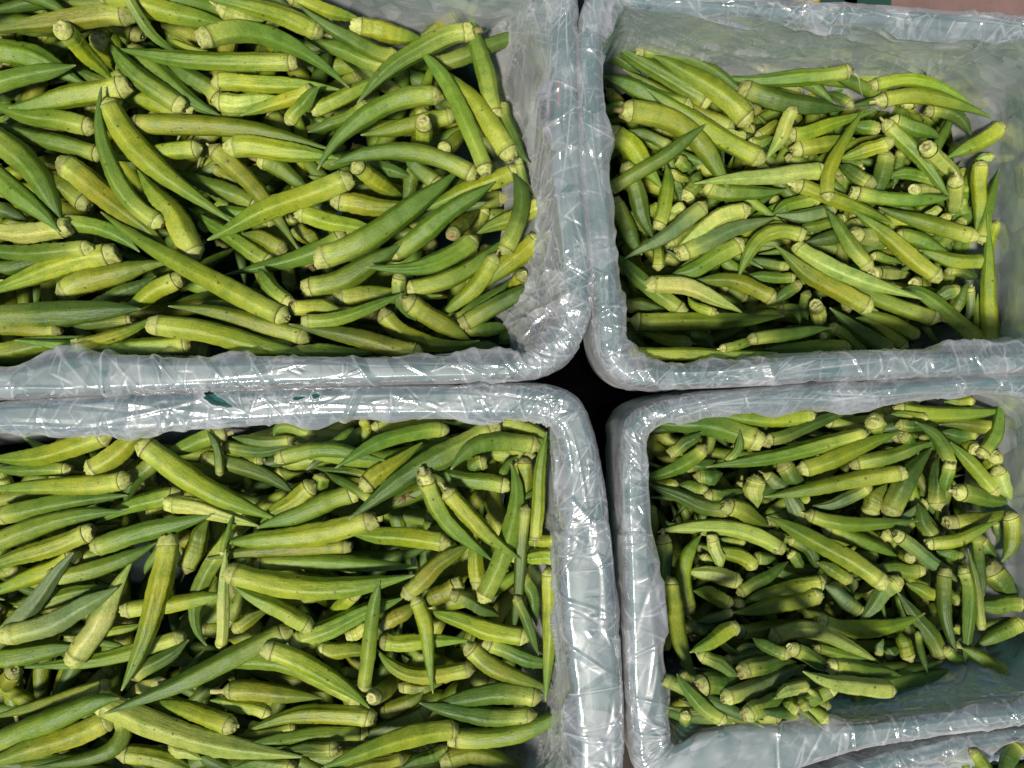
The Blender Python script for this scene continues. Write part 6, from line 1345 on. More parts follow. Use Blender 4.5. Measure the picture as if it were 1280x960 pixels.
((-3012,-2564,2194),(-3019,-1913,2130),(-3217,-1270,2067),74,'g','f'),
((-951,-2709,1964),(-651,-2268,1950),(-320,-1846,1937),69,'g','f'),
((-3881,-1164,2235),(-3421,-1149,2188),(-2963,-1063,2142),62,'y','f'),
((-549,-2947,1938),(-362,-2483,1947),(-97,-2061,1956),80,'d','f'),
((-2806,-1820,2143),(-3315,-1666,2181),(-3833,-1591,2218),79,'o','f'),
((-4333,-962,2164),(-3834,-1382,2224),(-3226,-1613,2284),66,'d','f'),
((-2360,-1835,2118),(-1862,-1970,2069),(-1448,-2304,2019),78,'y','f'),
((-4786,-947,2043),(-4973,-1604,2043),(-4985,-2287,2043),84,'g','f'),
((-527,-413,2129),(-376,-990,2147),(15,-1439,2166),70,'g','f'),
((-116,-1186,2188),(-521,-1452,2142),(-846,-1820,2097),68,'g','f'),
((-1063,-2455,2051),(-521,-2426,2000),(18,-2560,1949),80,'g','f'),
((-4864,-1525,2064),(-4523,-2040,2047),(-4370,-2646,2029),77,'g','f'),
((-3305,-397,2157),(-3719,-944,2225),(-4101,-1497,2293),76,'g','f'),
((-4237,-2522,2043),(-4756,-2546,2034),(-5249,-2383,2024),71,'g','f'),
((-771,-2716,2066),(-378,-2338,2014),(100,-2054,1962),83,'g','f'),
((-5237,-1179,2050),(-4836,-1509,2083),(-4446,-1843,2116),78,'g','f'),
((-151,-955,2229),(-185,-1396,2188),(-242,-1839,2146),62,'g','f'),
((-27,-2249,2022),(-30,-1784,2064),(-59,-1325,2106),67,'y','f'),
((-4823,-1897,2097),(-5133,-1517,2052),(-5391,-1097,2007),71,'g','f'),
((-1026,-1914,2155),(-1343,-1493,2111),(-1778,-1177,2068),68,'g','f'),
((-1846,-2693,2021),(-1718,-2161,2070),(-1673,-1624,2119),66,'g','f'),
((-881,-2406,2075),(-1262,-1912,2110),(-1387,-1303,2145),81,'y','f'),
((-3390,-1481,2290),(-4034,-1362,2290),(-4664,-1544,2290),66,'o','f'),
((-327,-1246,2195),(-275,-741,2146),(-111,-253,2097),70,'d','f'),
((-3721,-2965,1997),(-4147,-2590,2051),(-4557,-2210,2104),69,'o','f'),
((-1783,-713,2128),(-1376,-532,2085),(-925,-498,2042),69,'g','f'),
((-4024,-2068,2172),(-3607,-2359,2211),(-3122,-2515,2250),63,'y','f'),
((-3934,-2228,2229),(-3824,-1768,2273),(-3912,-1320,2317),62,'y','f'),
((-5552,-1850,2080),(-5039,-1321,2092),(-4361,-1036,2104),80,'g','f'),
((-649,-1984,2136),(-379,-1393,2195),(-200,-780,2255),70,'o','f'),
((-1856,-1977,2120),(-2119,-1474,2152),(-2317,-945,2184),71,'o','f'),
((-980,-1013,2077),(-1457,-891,2124),(-1940,-852,2170),68,'g','f'),
((-3396,-1595,2201),(-2901,-1157,2136),(-2382,-729,2070),76,'d','f'),
((-1095,-250,2096),(-896,-865,2096),(-752,-1494,2096),72,'g','f'),
((35,-1317,2277),(-190,-818,2224),(-542,-384,2170),72,'g','f'),
((-1627,-1541,2163),(-1910,-2013,2142),(-2175,-2500,2122),71,'d','f'),
((-1900,-1385,2116),(-1391,-1477,2149),(-877,-1483,2183),66,'g','f'),
((-2685,-710,2130),(-3190,-612,2181),(-3642,-374,2232),73,'g','f'),
((-124,-2286,2062),(-764,-1982,2128),(-1286,-1515,2194),79,'g','f'),
((-2142,-1798,2194),(-1944,-1387,2150),(-1889,-925,2105),72,'g','f'),
((-4821,-872,2147),(-4076,-820,2214),(-3376,-1019,2281),73,'g','f'),
((-2896,-578,2182),(-2625,-895,2141),(-2491,-1302,2101),63,'o','f'),
((-4618,-2581,2197),(-4454,-1870,2264),(-4514,-1172,2331),76,'y','f'),
((-3356,-2708,2271),(-3301,-2153,2225),(-3035,-1661,2179),63,'o','f'),
((-4760,-2905,2199),(-4491,-2408,2238),(-4283,-1891,2276),67,'y','f'),
((-3873,-1443,2327),(-4113,-939,2273),(-4113,-387,2219),65,'g','f'),
((-3627,-1399,2315),(-4017,-917,2292),(-4563,-608,2270),68,'g','f'),
((-955,-2267,2111),(-1531,-2228,2139),(-2086,-2083,2168),77,'o','f'),
((-3762,-591,2308),(-3601,-1030,2262),(-3384,-1447,2217),64,'g','f'),
((-2280,-831,2181),(-2784,-797,2175),(-3281,-698,2169),63,'y','f'),
((-2119,-2141,2023),(-2429,-2409,2063),(-2738,-2669,2103),67,'d','f'),
((-1383,-1876,2175),(-816,-1612,2198),(-235,-1395,2222),69,'d','f'),
((-2907,-2230,2104),(-2409,-2476,2093),(-1865,-2587,2081),78,'g','f'),
((-2251,-1296,2191),(-1827,-903,2172),(-1289,-681,2152),62,'y','f'),
((46,-1543,2099),(-284,-2058,2109),(-443,-2647,2120),73,'o','f'),
((-139,-429,2243),(-618,-722,2190),(-1145,-942,2137),64,'g','f'),
((-747,-1643,2219),(-268,-1575,2200),(142,-1318,2181),70,'y','f'),
((-3906,-912,2333),(-3436,-804,2284),(-2948,-865,2234),62,'o','f'),
((-3654,-912,2301),(-3252,-1190,2252),(-2927,-1574,2203),64,'y','f'),
((-1369,-2993,2068),(-1048,-2386,2129),(-814,-1753,2191),74,'g','f'),
((-2963,-2094,2220),(-3267,-2469,2269),(-3435,-2918,2318),61,'d','f'),
((-634,-1138,2249),(-176,-766,2249),(85,-236,2249),64,'o','f'),
((-638,-1932,2161),(-882,-2445,2109),(-1242,-2894,2057),79,'g','f'),
((-2976,-1406,2229),(-3183,-1984,2250),(-3473,-2520,2270),74,'d','f'),
((-1834,-1214,2112),(-1191,-1326,2112),(-550,-1195,2112),80,'g','f'),
((-2807,-744,2206),(-2622,-1366,2145),(-2517,-2022,2084),78,'d','f'),
((-4827,-655,2233),(-4355,-1073,2291),(-3791,-1349,2349),67,'o','f'),
((-160,-524,2259),(-801,-859,2191),(-1490,-1125,2123),76,'g','f'),
((-26,-1244,2289),(-153,-771,2280),(-135,-281,2272),63,'o','f'),
((-621,-1018,2225),(-314,-593,2275),(116,-310,2324),59,'o','f'),
((2126,313,1582),(1815,377,1582),(1502,322,1582),57,'g','f'),
((2333,1316,1582),(2022,1148,1582),(1712,976,1582),59,'y','f'),
((2220,2468,1583),(2342,2065,1583),(2597,1730,1583),70,'o','f'),
((1793,1133,1583),(2069,1340,1583),(2256,1630,1583),63,'o','f'),
((2443,2324,1583),(2876,2365,1583),(3310,2337,1583),63,'g','f'),
((2456,1816,1597),(2757,1575,1588),(3006,1280,1578),56,'y','f'),
((1762,1402,1582),(2205,1568,1593),(2652,1721,1605),73,'g','f'),
((2394,1678,1626),(2191,1367,1614),(1954,1081,1602),63,'g','f'),
((2082,1418,1623),(1931,1773,1600),(1815,2146,1576),61,'g','f'),
((2080,203,1606),(2156,548,1592),(2239,892,1577),64,'o','f'),
((3102,1113,1583),(2774,850,1583),(2550,494,1583),72,'d','f'),
((3004,807,1625),(2569,930,1600),(2144,1095,1575),60,'g','f'),
((2403,1880,1600),(2091,2032,1593),(1749,2093,1587),63,'d','f'),
((3036,1227,1593),(2771,1504,1607),(2441,1700,1620),59,'d','f'),
((802,2153,1582),(1012,1835,1582),(1338,1638,1582),58,'g','f'),
((875,1016,1583),(1202,704,1583),(1617,524,1583),70,'g','f'),
((1537,1525,1581),(1112,1201,1598),(870,727,1615),66,'y','f'),
((1288,1707,1580),(1679,1604,1610),(2077,1568,1641),62,'g','f'),
((2376,1104,1593),(2699,944,1618),(3050,881,1642),63,'o','f'),
((646,2258,1582),(1074,2184,1582),(1507,2234,1582),61,'o','f'),
((2390,1773,1618),(2811,1902,1597),(3252,1895,1576),62,'y','f'),
((2389,1422,1636),(2496,1854,1636),(2668,2263,1636),65,'o','f'),
((3093,1662,1582),(3436,1358,1582),(3871,1215,1582),59,'g','f'),
((2649,2304,1595),(3039,2036,1587),(3428,1765,1580),68,'d','f'),
((990,830,1613),(1354,941,1595),(1644,1191,1576),59,'o','f'),
((2485,1344,1672),(1998,1302,1621),(1552,1090,1570),68,'y','f'),
((2682,558,1605),(2920,862,1647),(3055,1223,1690),71,'d','f'),
((2671,1053,1642),(2436,753,1621),(2134,517,1600),55,'o','f'),
((2416,1884,1617),(2060,1533,1639),(1871,1074,1660),66,'g','f'),
((2232,1289,1659),(1880,1078,1615),(1518,875,1572),72,'d','f'),
((2712,439,1616),(2935,734,1657),(3008,1099,1699),57,'d','f'),
((929,1284,1627),(1192,965,1625),(1332,576,1622),63,'y','f'),
((2540,299,1580),(2164,374,1620),(1794,285,1660),64,'d','f'),
((1779,1579,1670),(1925,1288,1670),(1959,964,1670),58,'d','f'),
((2274,1230,1683),(2103,1727,1653),(1940,2230,1624),67,'g','f'),
((2754,220,1583),(2391,442,1608),(2080,726,1633),66,'g','f'),
((2632,1332,1644),(2940,1167,1683),(3247,1010,1722),60,'g','f'),
((2859,2285,1582),(3160,2126,1582),(3403,1886,1582),56,'o','f'),
((1517,412,1578),(1988,438,1628),(2442,329,1678),64,'g','f'),
((3925,1953,1582),(3664,2152,1582),(3365,2287,1582),58,'d','f'),
((3187,1477,1598),(2875,1730,1617),(2521,1920,1636),72,'y','f'),
((1178,1018,1657),(944,788,1621),(747,521,1584),58,'g','f'),
((3027,872,1701),(2655,977,1663),(2297,1135,1625),55,'d','f'),
((1730,2161,1582),(1480,2372,1582),(1180,2503,1582),57,'g','f'),
((1960,1298,1699),(1610,1265,1660),(1276,1147,1620),53,'g','f'),
((1081,2091,1607),(1371,2349,1605),(1693,2565,1602),71,'g','f'),
((3000,1279,1616),(3375,1089,1596),(3800,1076,1576),62,'g','f'),
((1889,1825,1672),(2177,1421,1696),(2282,937,1720),69,'g','f'),
((3191,419,1582),(3132,756,1582),(3210,1088,1582),60,'y','f'),
((1102,2087,1633),(1433,2258,1612),(1726,2492,1591),59,'y','f'),
((3767,694,1582),(3772,1189,1591),(3664,1672,1600),63,'g','f'),
((2267,2185,1650),(1951,2047,1650),(1611,1990,1650),56,'y','f'),
((3189,1492,1639),(2909,1646,1639),(2590,1658,1639),55,'g','f'),
((1591,795,1582),(1888,936,1582),(2176,1094,1582),58,'y','f'),
((2637,736,1698),(2966,615,1661),(3307,518,1625),54,'d','f'),
((1809,1309,1705),(1653,913,1657),(1689,479,1609),59,'y','f'),
((2443,2223,1666),(2825,2058,1629),(3152,1800,1592),55,'g','f'),
((2682,2513,1679),(2488,2148,1679),(2252,1810,1679),61,'o','f'),
((2915,1113,1681),(2638,997,1681),(2374,857,1681),54,'g','f'),
((2262,1489,1675),(2352,1954,1697),(2433,2418,1719),66,'g','f'),
((3163,1236,1615),(2997,1540,1653),(2746,1782,1691),54,'y','f'),
((2821,1395,1695),(2847,926,1704),(2683,485,1713),63,'d','f'),
((1617,1189,1686),(1909,1575,1702),(2266,1898,1718),63,'g','f'),
((1534,1905,1667),(1793,1488,1720),(1881,1006,1773),64,'g','f'),
((1199,1019,1636),(1554,1369,1692),(1761,1815,1748),65,'y','f'),
((1671,2594,1595),(2038,2323,1644),(2336,1979,1694),68,'o','f'),
((2131,1336,1740),(1895,1120,1771),(1638,932,1803),54,'g','f'),
((2730,2468,1610),(3055,2362,1604),(3396,2324,1598),59,'g','f'),
((2246,1675,1728),(2586,1959,1682),(2990,2155,1635),55,'o','f'),
((3571,387,1580),(3192,487,1604),(2801,460,1627),55,'g','f'),
((2603,2544,1624),(2299,2336,1662),(1974,2169,1700),56,'g','f'),
((3687,663,1606),(3231,702,1653),(2806,545,1700),57,'g','f'),
((3112,1276,1638),(2805,1492,1634),(2504,1717,1630),64,'y','f'),
((2236,1817,1719),(1900,1520,1744),(1631,1164,1770),67,'g','f'),
((2147,1820,1756),(2186,1374,1738),(2382,967,1721),57,'d','f'),
((3400,753,1626),(3456,1140,1613),(3469,1532,1599),64,'d','f'),
((3091,2131,1613),(3395,1724,1596),(3765,1370,1578),73,'g','f'),
((2061,1843,1739),(1740,1528,1739),(1336,1331,1739),68,'g','f'),
((2706,1178,1678),(2785,1527,1687),(2878,1871,1695),59,'d','f'),
((1493,509,1606),(1845,400,1647),(2198,307,1688),58,'g','f'),
((3022,1172,1727),(2900,703,1706),(2794,227,1684),63,'y','f'),
((796,856,1656),(1094,545,1614),(1242,137,1571),62,'g','f'),
((1864,1296,1769),(1569,1092,1728),(1374,785,1687),62,'g','f'),
((2538,724,1702),(2411,1101,1690),(2297,1484,1678),68,'y','f'),
((1004,2323,1681),(1363,2016,1629),(1661,1645,1577),71,'g','f'),
((1796,2099,1617),(1335,2113,1666),(881,2126,1715),70,'g','f'),
((3016,984,1771),(2692,647,1717),(2270,433,1664),65,'y','f'),
((2768,1311,1734),(2910,930,1779),(3181,643,1824),57,'y','f'),
((3677,2341,1618),(3605,2017,1597),(3562,1684,1576),60,'g','f'),
((1538,200,1606),(1572,631,1650),(1747,1018,1694),69,'o','f'),
((2696,1460,1661),(2508,1084,1706),(2456,676,1750),53,'y','f'),
((3124,2034,1635),(3407,1598,1631),(3509,1088,1627),66,'y','f'),
((1538,548,1668),(1188,345,1623),(798,220,1578),59,'g','f'),
((1540,1097,1743),(1190,1179,1703),(840,1283,1663),54,'o','f'),
((2259,2341,1741),(2731,2369,1691),(3204,2455,1642),59,'o','f'),
((1729,1239,1780),(1345,1110,1743),(936,1149,1705),62,'g','f'),
((2492,2516,1748),(2832,2206,1698),(3263,2010,1648),61,'g','f'),
((1285,2575,1647),(1306,2128,1695),(1199,1697,1742),56,'g','f'),
((1631,1038,1804),(1489,1458,1756),(1504,1912,1707),57,'g','f'),
((1532,1446,1779),(1329,1756,1748),(1115,2061,1718),56,'g','f'),
((3433,749,1691),(3104,606,1675),(2848,351,1659),61,'y','f'),
((1298,1111,1761),(1479,1375,1787),(1553,1684,1813),52,'y','f'),
((3121,475,1793),(2927,812,1804),(2684,1116,1815),53,'g','f'),
((1494,971,1787),(1873,896,1745),(2189,674,1703),60,'g','f'),
((1393,283,1718),(1456,670,1761),(1652,1001,1805),56,'g','f'),
((3020,850,1841),(2658,765,1797),(2290,684,1754),65,'y','f'),
((2034,1935,1744),(1808,1548,1773),(1639,1137,1802),54,'y','f'),
((1552,814,1793),(1875,741,1757),(2197,652,1721),55,'g','f'),
((1434,1440,1611),(1072,1639,1594),(787,1942,1578),65,'g','f'),
((1339,1066,1773),(1564,830,1806),(1782,590,1840),49,'g','f'),
((3014,977,1786),(3422,939,1743),(3832,883,1700),55,'d','f'),
((1444,1592,1786),(1566,1944,1746),(1690,2299,1706),62,'g','f'),
((1962,2248,1682),(1847,1825,1728),(1641,1444,1775),66,'o','f'),
((3501,740,1791),(3315,1135,1742),(3020,1457,1693),54,'o','f'),
((2253,1186,1747),(2697,1332,1723),(3155,1433,1699),58,'y','f'),
((1327,1426,1794),(1192,967,1740),(1127,485,1686),60,'y','f'),
((3810,497,1607),(3394,393,1607),(2967,365,1607),58,'d','f'),
((945,1065,1756),(1184,1250,1790),(1414,1440,1825),53,'y','f'),
((1934,711,1772),(1719,435,1732),(1400,287,1692),56,'y','f'),
((1196,1040,1834),(1218,1470,1796),(1399,1868,1759),57,'g','f'),
((2278,2237,1726),(1898,2065,1726),(1551,1835,1726),62,'g','f'),
((948,1887,1736),(1393,1824,1773),(1822,1926,1809),68,'g','f'),
((2732,846,1842),(3074,1143,1794),(3425,1440,1746),60,'g','f'),
((3241,908,1851),(2945,1260,1799),(2534,1465,1746),63,'d','f'),
((2098,2084,1728),(2477,1850,1720),(2814,1558,1711),68,'d','f'),
((1494,2500,1702),(1172,2458,1665),(843,2444,1629),60,'g','f'),
((2389,2025,1745),(2172,1646,1769),(1996,1249,1794),62,'y','f'),
((970,1884,1772),(1246,1791,1786),(1513,1678,1801),50,'y','f'),
((3560,1379,1806),(3314,1116,1844),(3020,914,1882),59,'o','f'),
((2257,1212,1753),(2203,1539,1786),(2160,1863,1818),59,'d','f'),
((3075,1620,1683),(2652,1890,1737),(2158,1983,1791),61,'o','f'),
((3470,626,1831),(3162,968,1881),(2831,1281,1931),55,'g','f'),
((2722,1007,1826),(2707,1451,1782),(2515,1848,1738),61,'g','f'),
((1043,1314,1808),(974,845,1754),(1093,375,1700),63,'g','f'),
((3353,1718,1661),(3268,2069,1638),(3173,2420,1615),60,'o','f'),
((2890,710,1875),(2968,1094,1921),(3181,1409,1966),49,'y','f'),
((2051,2018,1857),(2249,1644,1810),(2470,1277,1762),55,'d','f'),
((1248,1048,1778),(1444,1393,1808),(1671,1714,1838),66,'o','f'),
((2981,953,1929),(2720,788,1893),(2547,525,1856),53,'o','f'),
((3183,1120,1968),(2812,1079,1923),(2441,1171,1878),48,'g','f'),
((909,278,1616),(1317,203,1628),(1725,272,1639),68,'d','f'),
((3609,1088,1931),(3252,1114,1969),(2929,1252,2008),50,'d','f'),
((3233,2389,1615),(3527,2018,1617),(3908,1737,1620),66,'g','f'),
((2028,2510,1647),(1589,2469,1694),(1182,2304,1740),57,'g','f'),
((1591,2207,1732),(1923,2317,1695),(2245,2466,1658),60,'g','f'),
((796,1406,1582),(758,1832,1582),(607,2234,1582),58,'o','f'),
((2103,681,1765),(1788,460,1765),(1436,306,1765),66,'g','f'),
((1543,1466,1848),(1274,1799,1805),(1007,2141,1763),54,'y','f'),
((2437,1316,1821),(2188,1626,1819),(1936,1933,1817),53,'g','f'),
((1253,600,1795),(943,1001,1795),(712,1452,1795),63,'o','f'),
((719,1519,1742),(1039,1771,1788),(1275,2093,1834),65,'o','f'),
((3251,1283,1789),(3272,1694,1744),(3305,2110,1700),65,'y','f'),
((3147,588,1900),(2959,910,1942),(2647,1118,1984),58,'d','f'),
((1343,1405,1868),(1800,1540,1851),(2239,1732,1834),58,'d','f'),
((1858,1732,1771),(1902,2066,1751),(1865,2401,1731),56,'y','f'),
((2910,890,2015),(2669,1162,1973),(2423,1436,1931),56,'y','f'),
((1154,1764,1826),(1641,1639,1857),(2122,1516,1888),66,'o','f'),
((1755,587,1758),(1331,580,1804),(949,744,1850),57,'g','f'),
((1460,2065,1733),(1165,2164,1702),(855,2191,1672),53,'d','f'),
((1268,1719,1864),(1152,2151,1815),(1097,2602,1767),63,'g','f'),
((2393,1364,1752),(2442,950,1789),(2659,607,1825),57,'d','f'),
((2279,1352,1790),(2277,1020,1752),(2385,699,1715),52,'g','f'),
((2350,870,1752),(1966,991,1786),(1631,1204,1821),56,'g','f'),
((2754,1326,1811),(3052,1709,1759),(3159,2183,1708),64,'y','f'),
((2817,668,1929),(2611,994,1904),(2373,1301,1879),55,'g','f'),
((3156,2430,1704),(3095,2090,1741),(3086,1750,1777),59,'g','f'),
((2490,1923,1908),(2587,1472,1960),(2698,1032,2011),59,'o','f'),
((745,418,1690),(1195,395,1740),(1627,285,1790),69,'g','f'),
((619,1748,1765),(945,1926,1807),(1163,2219,1849),58,'d','f'),
((3262,550,1901),(3088,953,1950),(2758,1246,2000),62,'g','f'),
((1345,2533,1793),(1332,2026,1847),(1246,1532,1901),62,'d','f'),
((1735,1608,1915),(1464,1338,1871),(1228,1030,1826),64,'d','f'),
((1319,2273,1865),(978,2126,1822),(609,2045,1780),53,'o','f'),
((2535,334,1722),(2253,540,1760),(2027,800,1797),51,'g','f'),
((2429,1522,1856),(2066,1719,1849),(1801,2038,1842),50,'g','f'),
((3165,2414,1735),(2887,2036,1745),(2609,1660,1755),60,'g','f'),
((1024,1476,1829),(1161,1031,1813),(1385,620,1798),56,'g','f'),
((2664,1597,2023),(2557,1294,1985),(2473,979,1947),48,'d','f'),
((1786,193,1680),(2130,318,1721),(2483,387,1762),57,'y','f'),
((3152,2453,1754),(3481,2085,1700),(3924,1833,1646),61,'g','f'),
((1195,1017,1830),(1584,816,1829),(2021,787,1828),56,'y','f'),
((2970,1099,2019),(3175,1400,1980),(3280,1748,1940),50,'g','f'),
((1598,1197,1843),(1994,1047,1803),(2424,1060,1764),64,'d','f'),
((2047,1649,1879),(2256,1957,1839),(2534,2211,1799),56,'g','f'),
((3725,1114,1964),(3388,998,1960),(3129,752,1956),56,'g','f'),
((2470,876,1817),(2000,894,1791),(1526,873,1764),58,'g','f'),
((2979,1524,2016),(3393,1391,1969),(3735,1123,1921),61,'d','f'),
((2032,364,1796),(2449,451,1756),(2880,426,1716),59,'g','f'),
((747,2306,1835),(930,2053,1835),(1004,1749,1835),52,'y','f'),
((1306,903,1856),(1741,607,1837),(2081,203,1818),63,'g','f'),
((745,920,1809),(1056,890,1844),(1365,883,1879),49,'y','f'),
((2814,2467,1757),(2459,2319,1752),(2113,2151,1747),58,'d','f'),
((2516,2013,1851),(2256,2236,1813),(2006,2476,1774),53,'d','f'),
((3160,1905,1906),(2906,1559,1952),(2581,1285,1998),54,'g','f'),
((3310,1175,2013),(3476,1452,1978),(3563,1763,1943),47,'d','f'),
((3297,2172,1752),(2963,2296,1766),(2656,2473,1781),54,'y','f'),
((2144,414,1812),(2599,461,1764),(3040,603,1715),63,'g','f'),
((1887,859,1822),(1649,1109,1860),(1382,1323,1898),50,'d','f'),
((3007,1200,2022),(3233,1448,2012),(3450,1704,2002),50,'g','f'),
((3491,1667,1973),(3359,1296,2016),(3328,913,2059),49,'g','f'),
((1851,660,1842),(1517,848,1862),(1195,1052,1882),52,'g','f'),
((1320,1393,1818),(1033,1661,1821),(842,2004,1825),49,'o','f'),
((1296,2458,1852),(1587,2020,1824),(2030,1722,1796),66,'y','f'),
((1850,1072,1898),(2212,1054,1940),(2560,1130,1982),49,'d','f'),
((1830,2264,1849),(1594,2008,1849),(1437,1697,1849),53,'g','f'),
((2508,506,1796),(2891,465,1755),(3246,309,1714),62,'d','f'),
((3415,1411,2051),(3010,1622,1996),(2568,1745,1942),58,'g','f'),
((2836,2276,1820),(2538,2023,1862),(2261,1753,1903),62,'y','f'),
((1207,1802,1893),(1670,1918,1877),(2132,2042,1861),58,'d','f'),
((2545,1293,2003),(2110,1102,1946),(1624,1120,1889),58,'g','f'),
((2265,2167,1813),(1871,2263,1857),(1493,2392,1901),55,'g','f'),
((1887,1306,2007),(2222,1033,1966),(2619,842,1924),53,'o','f'),
((2787,1326,2033),(3011,1100,2033),(3300,966,2033),46,'d','f'),
((3592,1749,2024),(3426,1430,2063),(3325,1092,2102),55,'g','f'),
((2692,958,2052),(2981,1147,2052),(3205,1411,2052),50,'d','f'),
((2204,976,1874),(2563,787,1921),(2957,760,1968),58,'d','f'),
((2004,1452,1946),(2279,1167,1992),(2633,1017,2038),52,'g','f'),
((920,1828,1868),(1331,2057,1868),(1766,2237,1868),60,'g','f'),
((1476,1583,1856),(1085,1286,1845),(686,995,1834),64,'d','f'),
((925,1608,1841),(1274,1895,1881),(1711,2000,1922),57,'y','f'),
((3257,512,1925),(3376,882,1971),(3482,1250,2016),53,'g','f'),
((3089,1233,2072),(2772,1244,2047),(2466,1153,2021),53,'y','f'),
((2531,1167,2050),(2559,1714,1989),(2421,2246,1928),61,'g','f'),
((1506,1102,1971),(1883,1271,2020),(2223,1496,2069),57,'g','f'),
((2572,1560,2032),(2218,1782,1983),(1907,2075,1935),56,'o','f'),
((2796,1167,2089),(2811,784,2044),(2661,433,1999),52,'y','f'),
((1609,706,1963),(1692,1126,2013),(1593,1541,2063),60,'d','f'),
((1526,440,1948),(1528,822,1992),(1695,1157,2036),59,'g','f'),
((1514,2362,1881),(1590,2035,1918),(1636,1705,1955),56,'d','f'),
((1335,777,1983),(1652,1176,2043),(2047,1481,2103),60,'g','f'),
((2506,1588,2045),(2300,1257,2018),(2102,917,1990),52,'d','f'),
((2609,1281,2079),(2276,1084,2033),(1893,998,1986),47,'y','f'),
((3054,1474,2048),(3251,1818,2004),(3436,2174,1961),48,'g','f'),
((3213,1209,2044),(2934,1040,2079),(2626,942,2115),49,'o','f'),
((852,1946,1882),(976,1481,1872),(978,999,1863),64,'g','f'),
((1882,1984,1955),(1582,1813,1955),(1320,1588,1955),54,'d','f'),
((1413,1689,2030),(1741,1427,2079),(2077,1189,2127),52,'y','f'),
((3232,1110,2115),(2926,1368,2068),(2635,1654,2020),51,'g','f'),
((2107,1223,2013),(1708,1141,2058),(1354,949,2104),57,'y','f'),
((1864,1668,2071),(2182,1363,2066),(2411,987,2061),52,'d','f'),
((2293,2266,1958),(2310,1903,1998),(2268,1544,2038),58,'o','f'),
((2762,767,2069),(3198,701,2020),(3646,689,1972),50,'o','f'),
((1121,1975,1909),(1567,1938,1960),(1998,1834,2012),62,'d','f'),
((3690,1530,2060),(3325,1180,2115),(2890,936,2170),53,'d','f'),
((2076,784,1990),(2477,852,2039),(2866,946,2087),53,'g','f'),
((872,1922,1980),(1279,1758,2030),(1670,1571,2080),50,'g','f'),
((1873,570,1796),(2217,604,1788),(2558,541,1781),53,'y','f'),
((838,1574,1898),(1241,1499,1904),(1627,1363,1910),63,'y','f'),
((2095,1739,2021),(2379,1564,2051),(2625,1340,2081),53,'g','f'),
((1780,529,1861),(2173,538,1828),(2537,382,1796),50,'g','f'),
((3388,1235,2160),(3137,985,2143),(2835,797,2127),46,'g','f'),
((3047,1872,1968),(2556,1808,2022),(2137,1554,2076),52,'y','f'),
((2158,1114,2052),(2552,1015,2079),(2943,1102,2107),56,'g','f'),
((1512,1287,1899),(1081,1309,1892),(662,1202,1886),54,'g','f'),
((1150,1300,2046),(1522,1088,2096),(1882,868,2145),54,'g','f'),
((3549,1466,2076),(3134,1439,2086),(2773,1232,2096),45,'g','f'),
((1875,736,2057),(1533,1006,2107),(1229,1308,2157),54,'g','f'),
((1154,1862,2050),(1306,1507,2005),(1576,1219,1960),52,'g','f'),
((2568,543,2044),(2493,982,2096),(2542,1412,2148),52,'o','f'),
((1209,758,2127),(1507,996,2130),(1880,1078,2132),58,'g','f'),
((1522,-794,1582),(1832,-578,1582),(2155,-384,1582),59,'y','f'),
((1701,-2311,1582),(1632,-1899,1582),(1477,-1510,1582),65,'y','f'),
((3023,-907,1583),(3434,-733,1583),(3854,-580,1583),68,'d','f'),
((2614,-1344,1582),(2484,-1764,1582),(2349,-2184,1582),59,'g','f'),
((1747,-474,1582),(2116,-363,1582),(2501,-331,1582),57,'d','f'),
((3186,-1286,1580),(3295,-858,1605),(3535,-496,1629),63,'g','f'),
((2783,-718,1583),(3157,-390,1583),(3585,-136,1583),73,'y','f'),
((2990,-347,1629),(2845,-780,1602),(2868,-1242,1575),71,'g','f'),
((1992,-670,1583),(2428,-513,1583),(2869,-368,1583),69,'g','f'),
((1662,-1105,1580),(1634,-741,1604),(1529,-392,1627),56,'g','f'),
((2953,-1949,1606),(2435,-1741,1606),(2049,-1338,1606),70,'g','f'),
((1058,-502,1582),(1110,-885,1582),(1037,-1266,1582),64,'g','f'),
((2416,-1008,1580),(2238,-1384,1614),(2245,-1791,1648),69,'g','f'),
((3017,-1322,1609),(3344,-1263,1593),(3675,-1309,1577),57,'g','f'),
((1619,-1980,1611),(1977,-2158,1594),(2234,-2468,1577),68,'d','f'),
((2998,-1226,1582),(2766,-1496,1582),(2569,-1792,1582),57,'y','f'),
((2924,-256,1583),(2759,-627,1583),(2508,-946,1583),72,'o','f'),
((3910,-544,1589),(3503,-609,1631),(3108,-504,1673),59,'g','f'),
((1591,-1432,1602),(1543,-1758,1602),(1588,-2084,1602),58,'o','f'),
((1765,-1116,1579),(2149,-1283,1625),(2519,-1467,1672),56,'g','f'),
((2368,-1569,1657),(1987,-1233,1629),(1723,-794,1601),65,'o','f'),
((3347,-1818,1582),(3542,-1553,1582),(3791,-1339,1582),57,'o','f'),
((2943,-1442,1599),(2490,-1464,1646),(2043,-1426,1692),59,'d','f'),
((1474,-443,1583),(1302,-834,1583),(1163,-1239,1583),68,'o','f'),
((2787,-549,1644),(3060,-914,1623),(3284,-1312,1603),63,'g','f'),
((3050,-1232,1633),(3126,-1584,1604),(3047,-1932,1574),58,'o','f'),
((1986,-1258,1670),(2435,-1284,1623),(2882,-1372,1576),67,'g','f'),
((2803,-1856,1667),(2757,-1368,1635),(2905,-891,1603),63,'g','f'),
((1677,-936,1633),(2070,-1023,1622),(2453,-1154,1612),57,'o','f'),
((3268,-1804,1616),(3549,-1631,1596),(3825,-1446,1576),57,'g','f'),
((2980,-1593,1635),(3376,-1535,1617),(3779,-1543,1599),62,'g','f'),
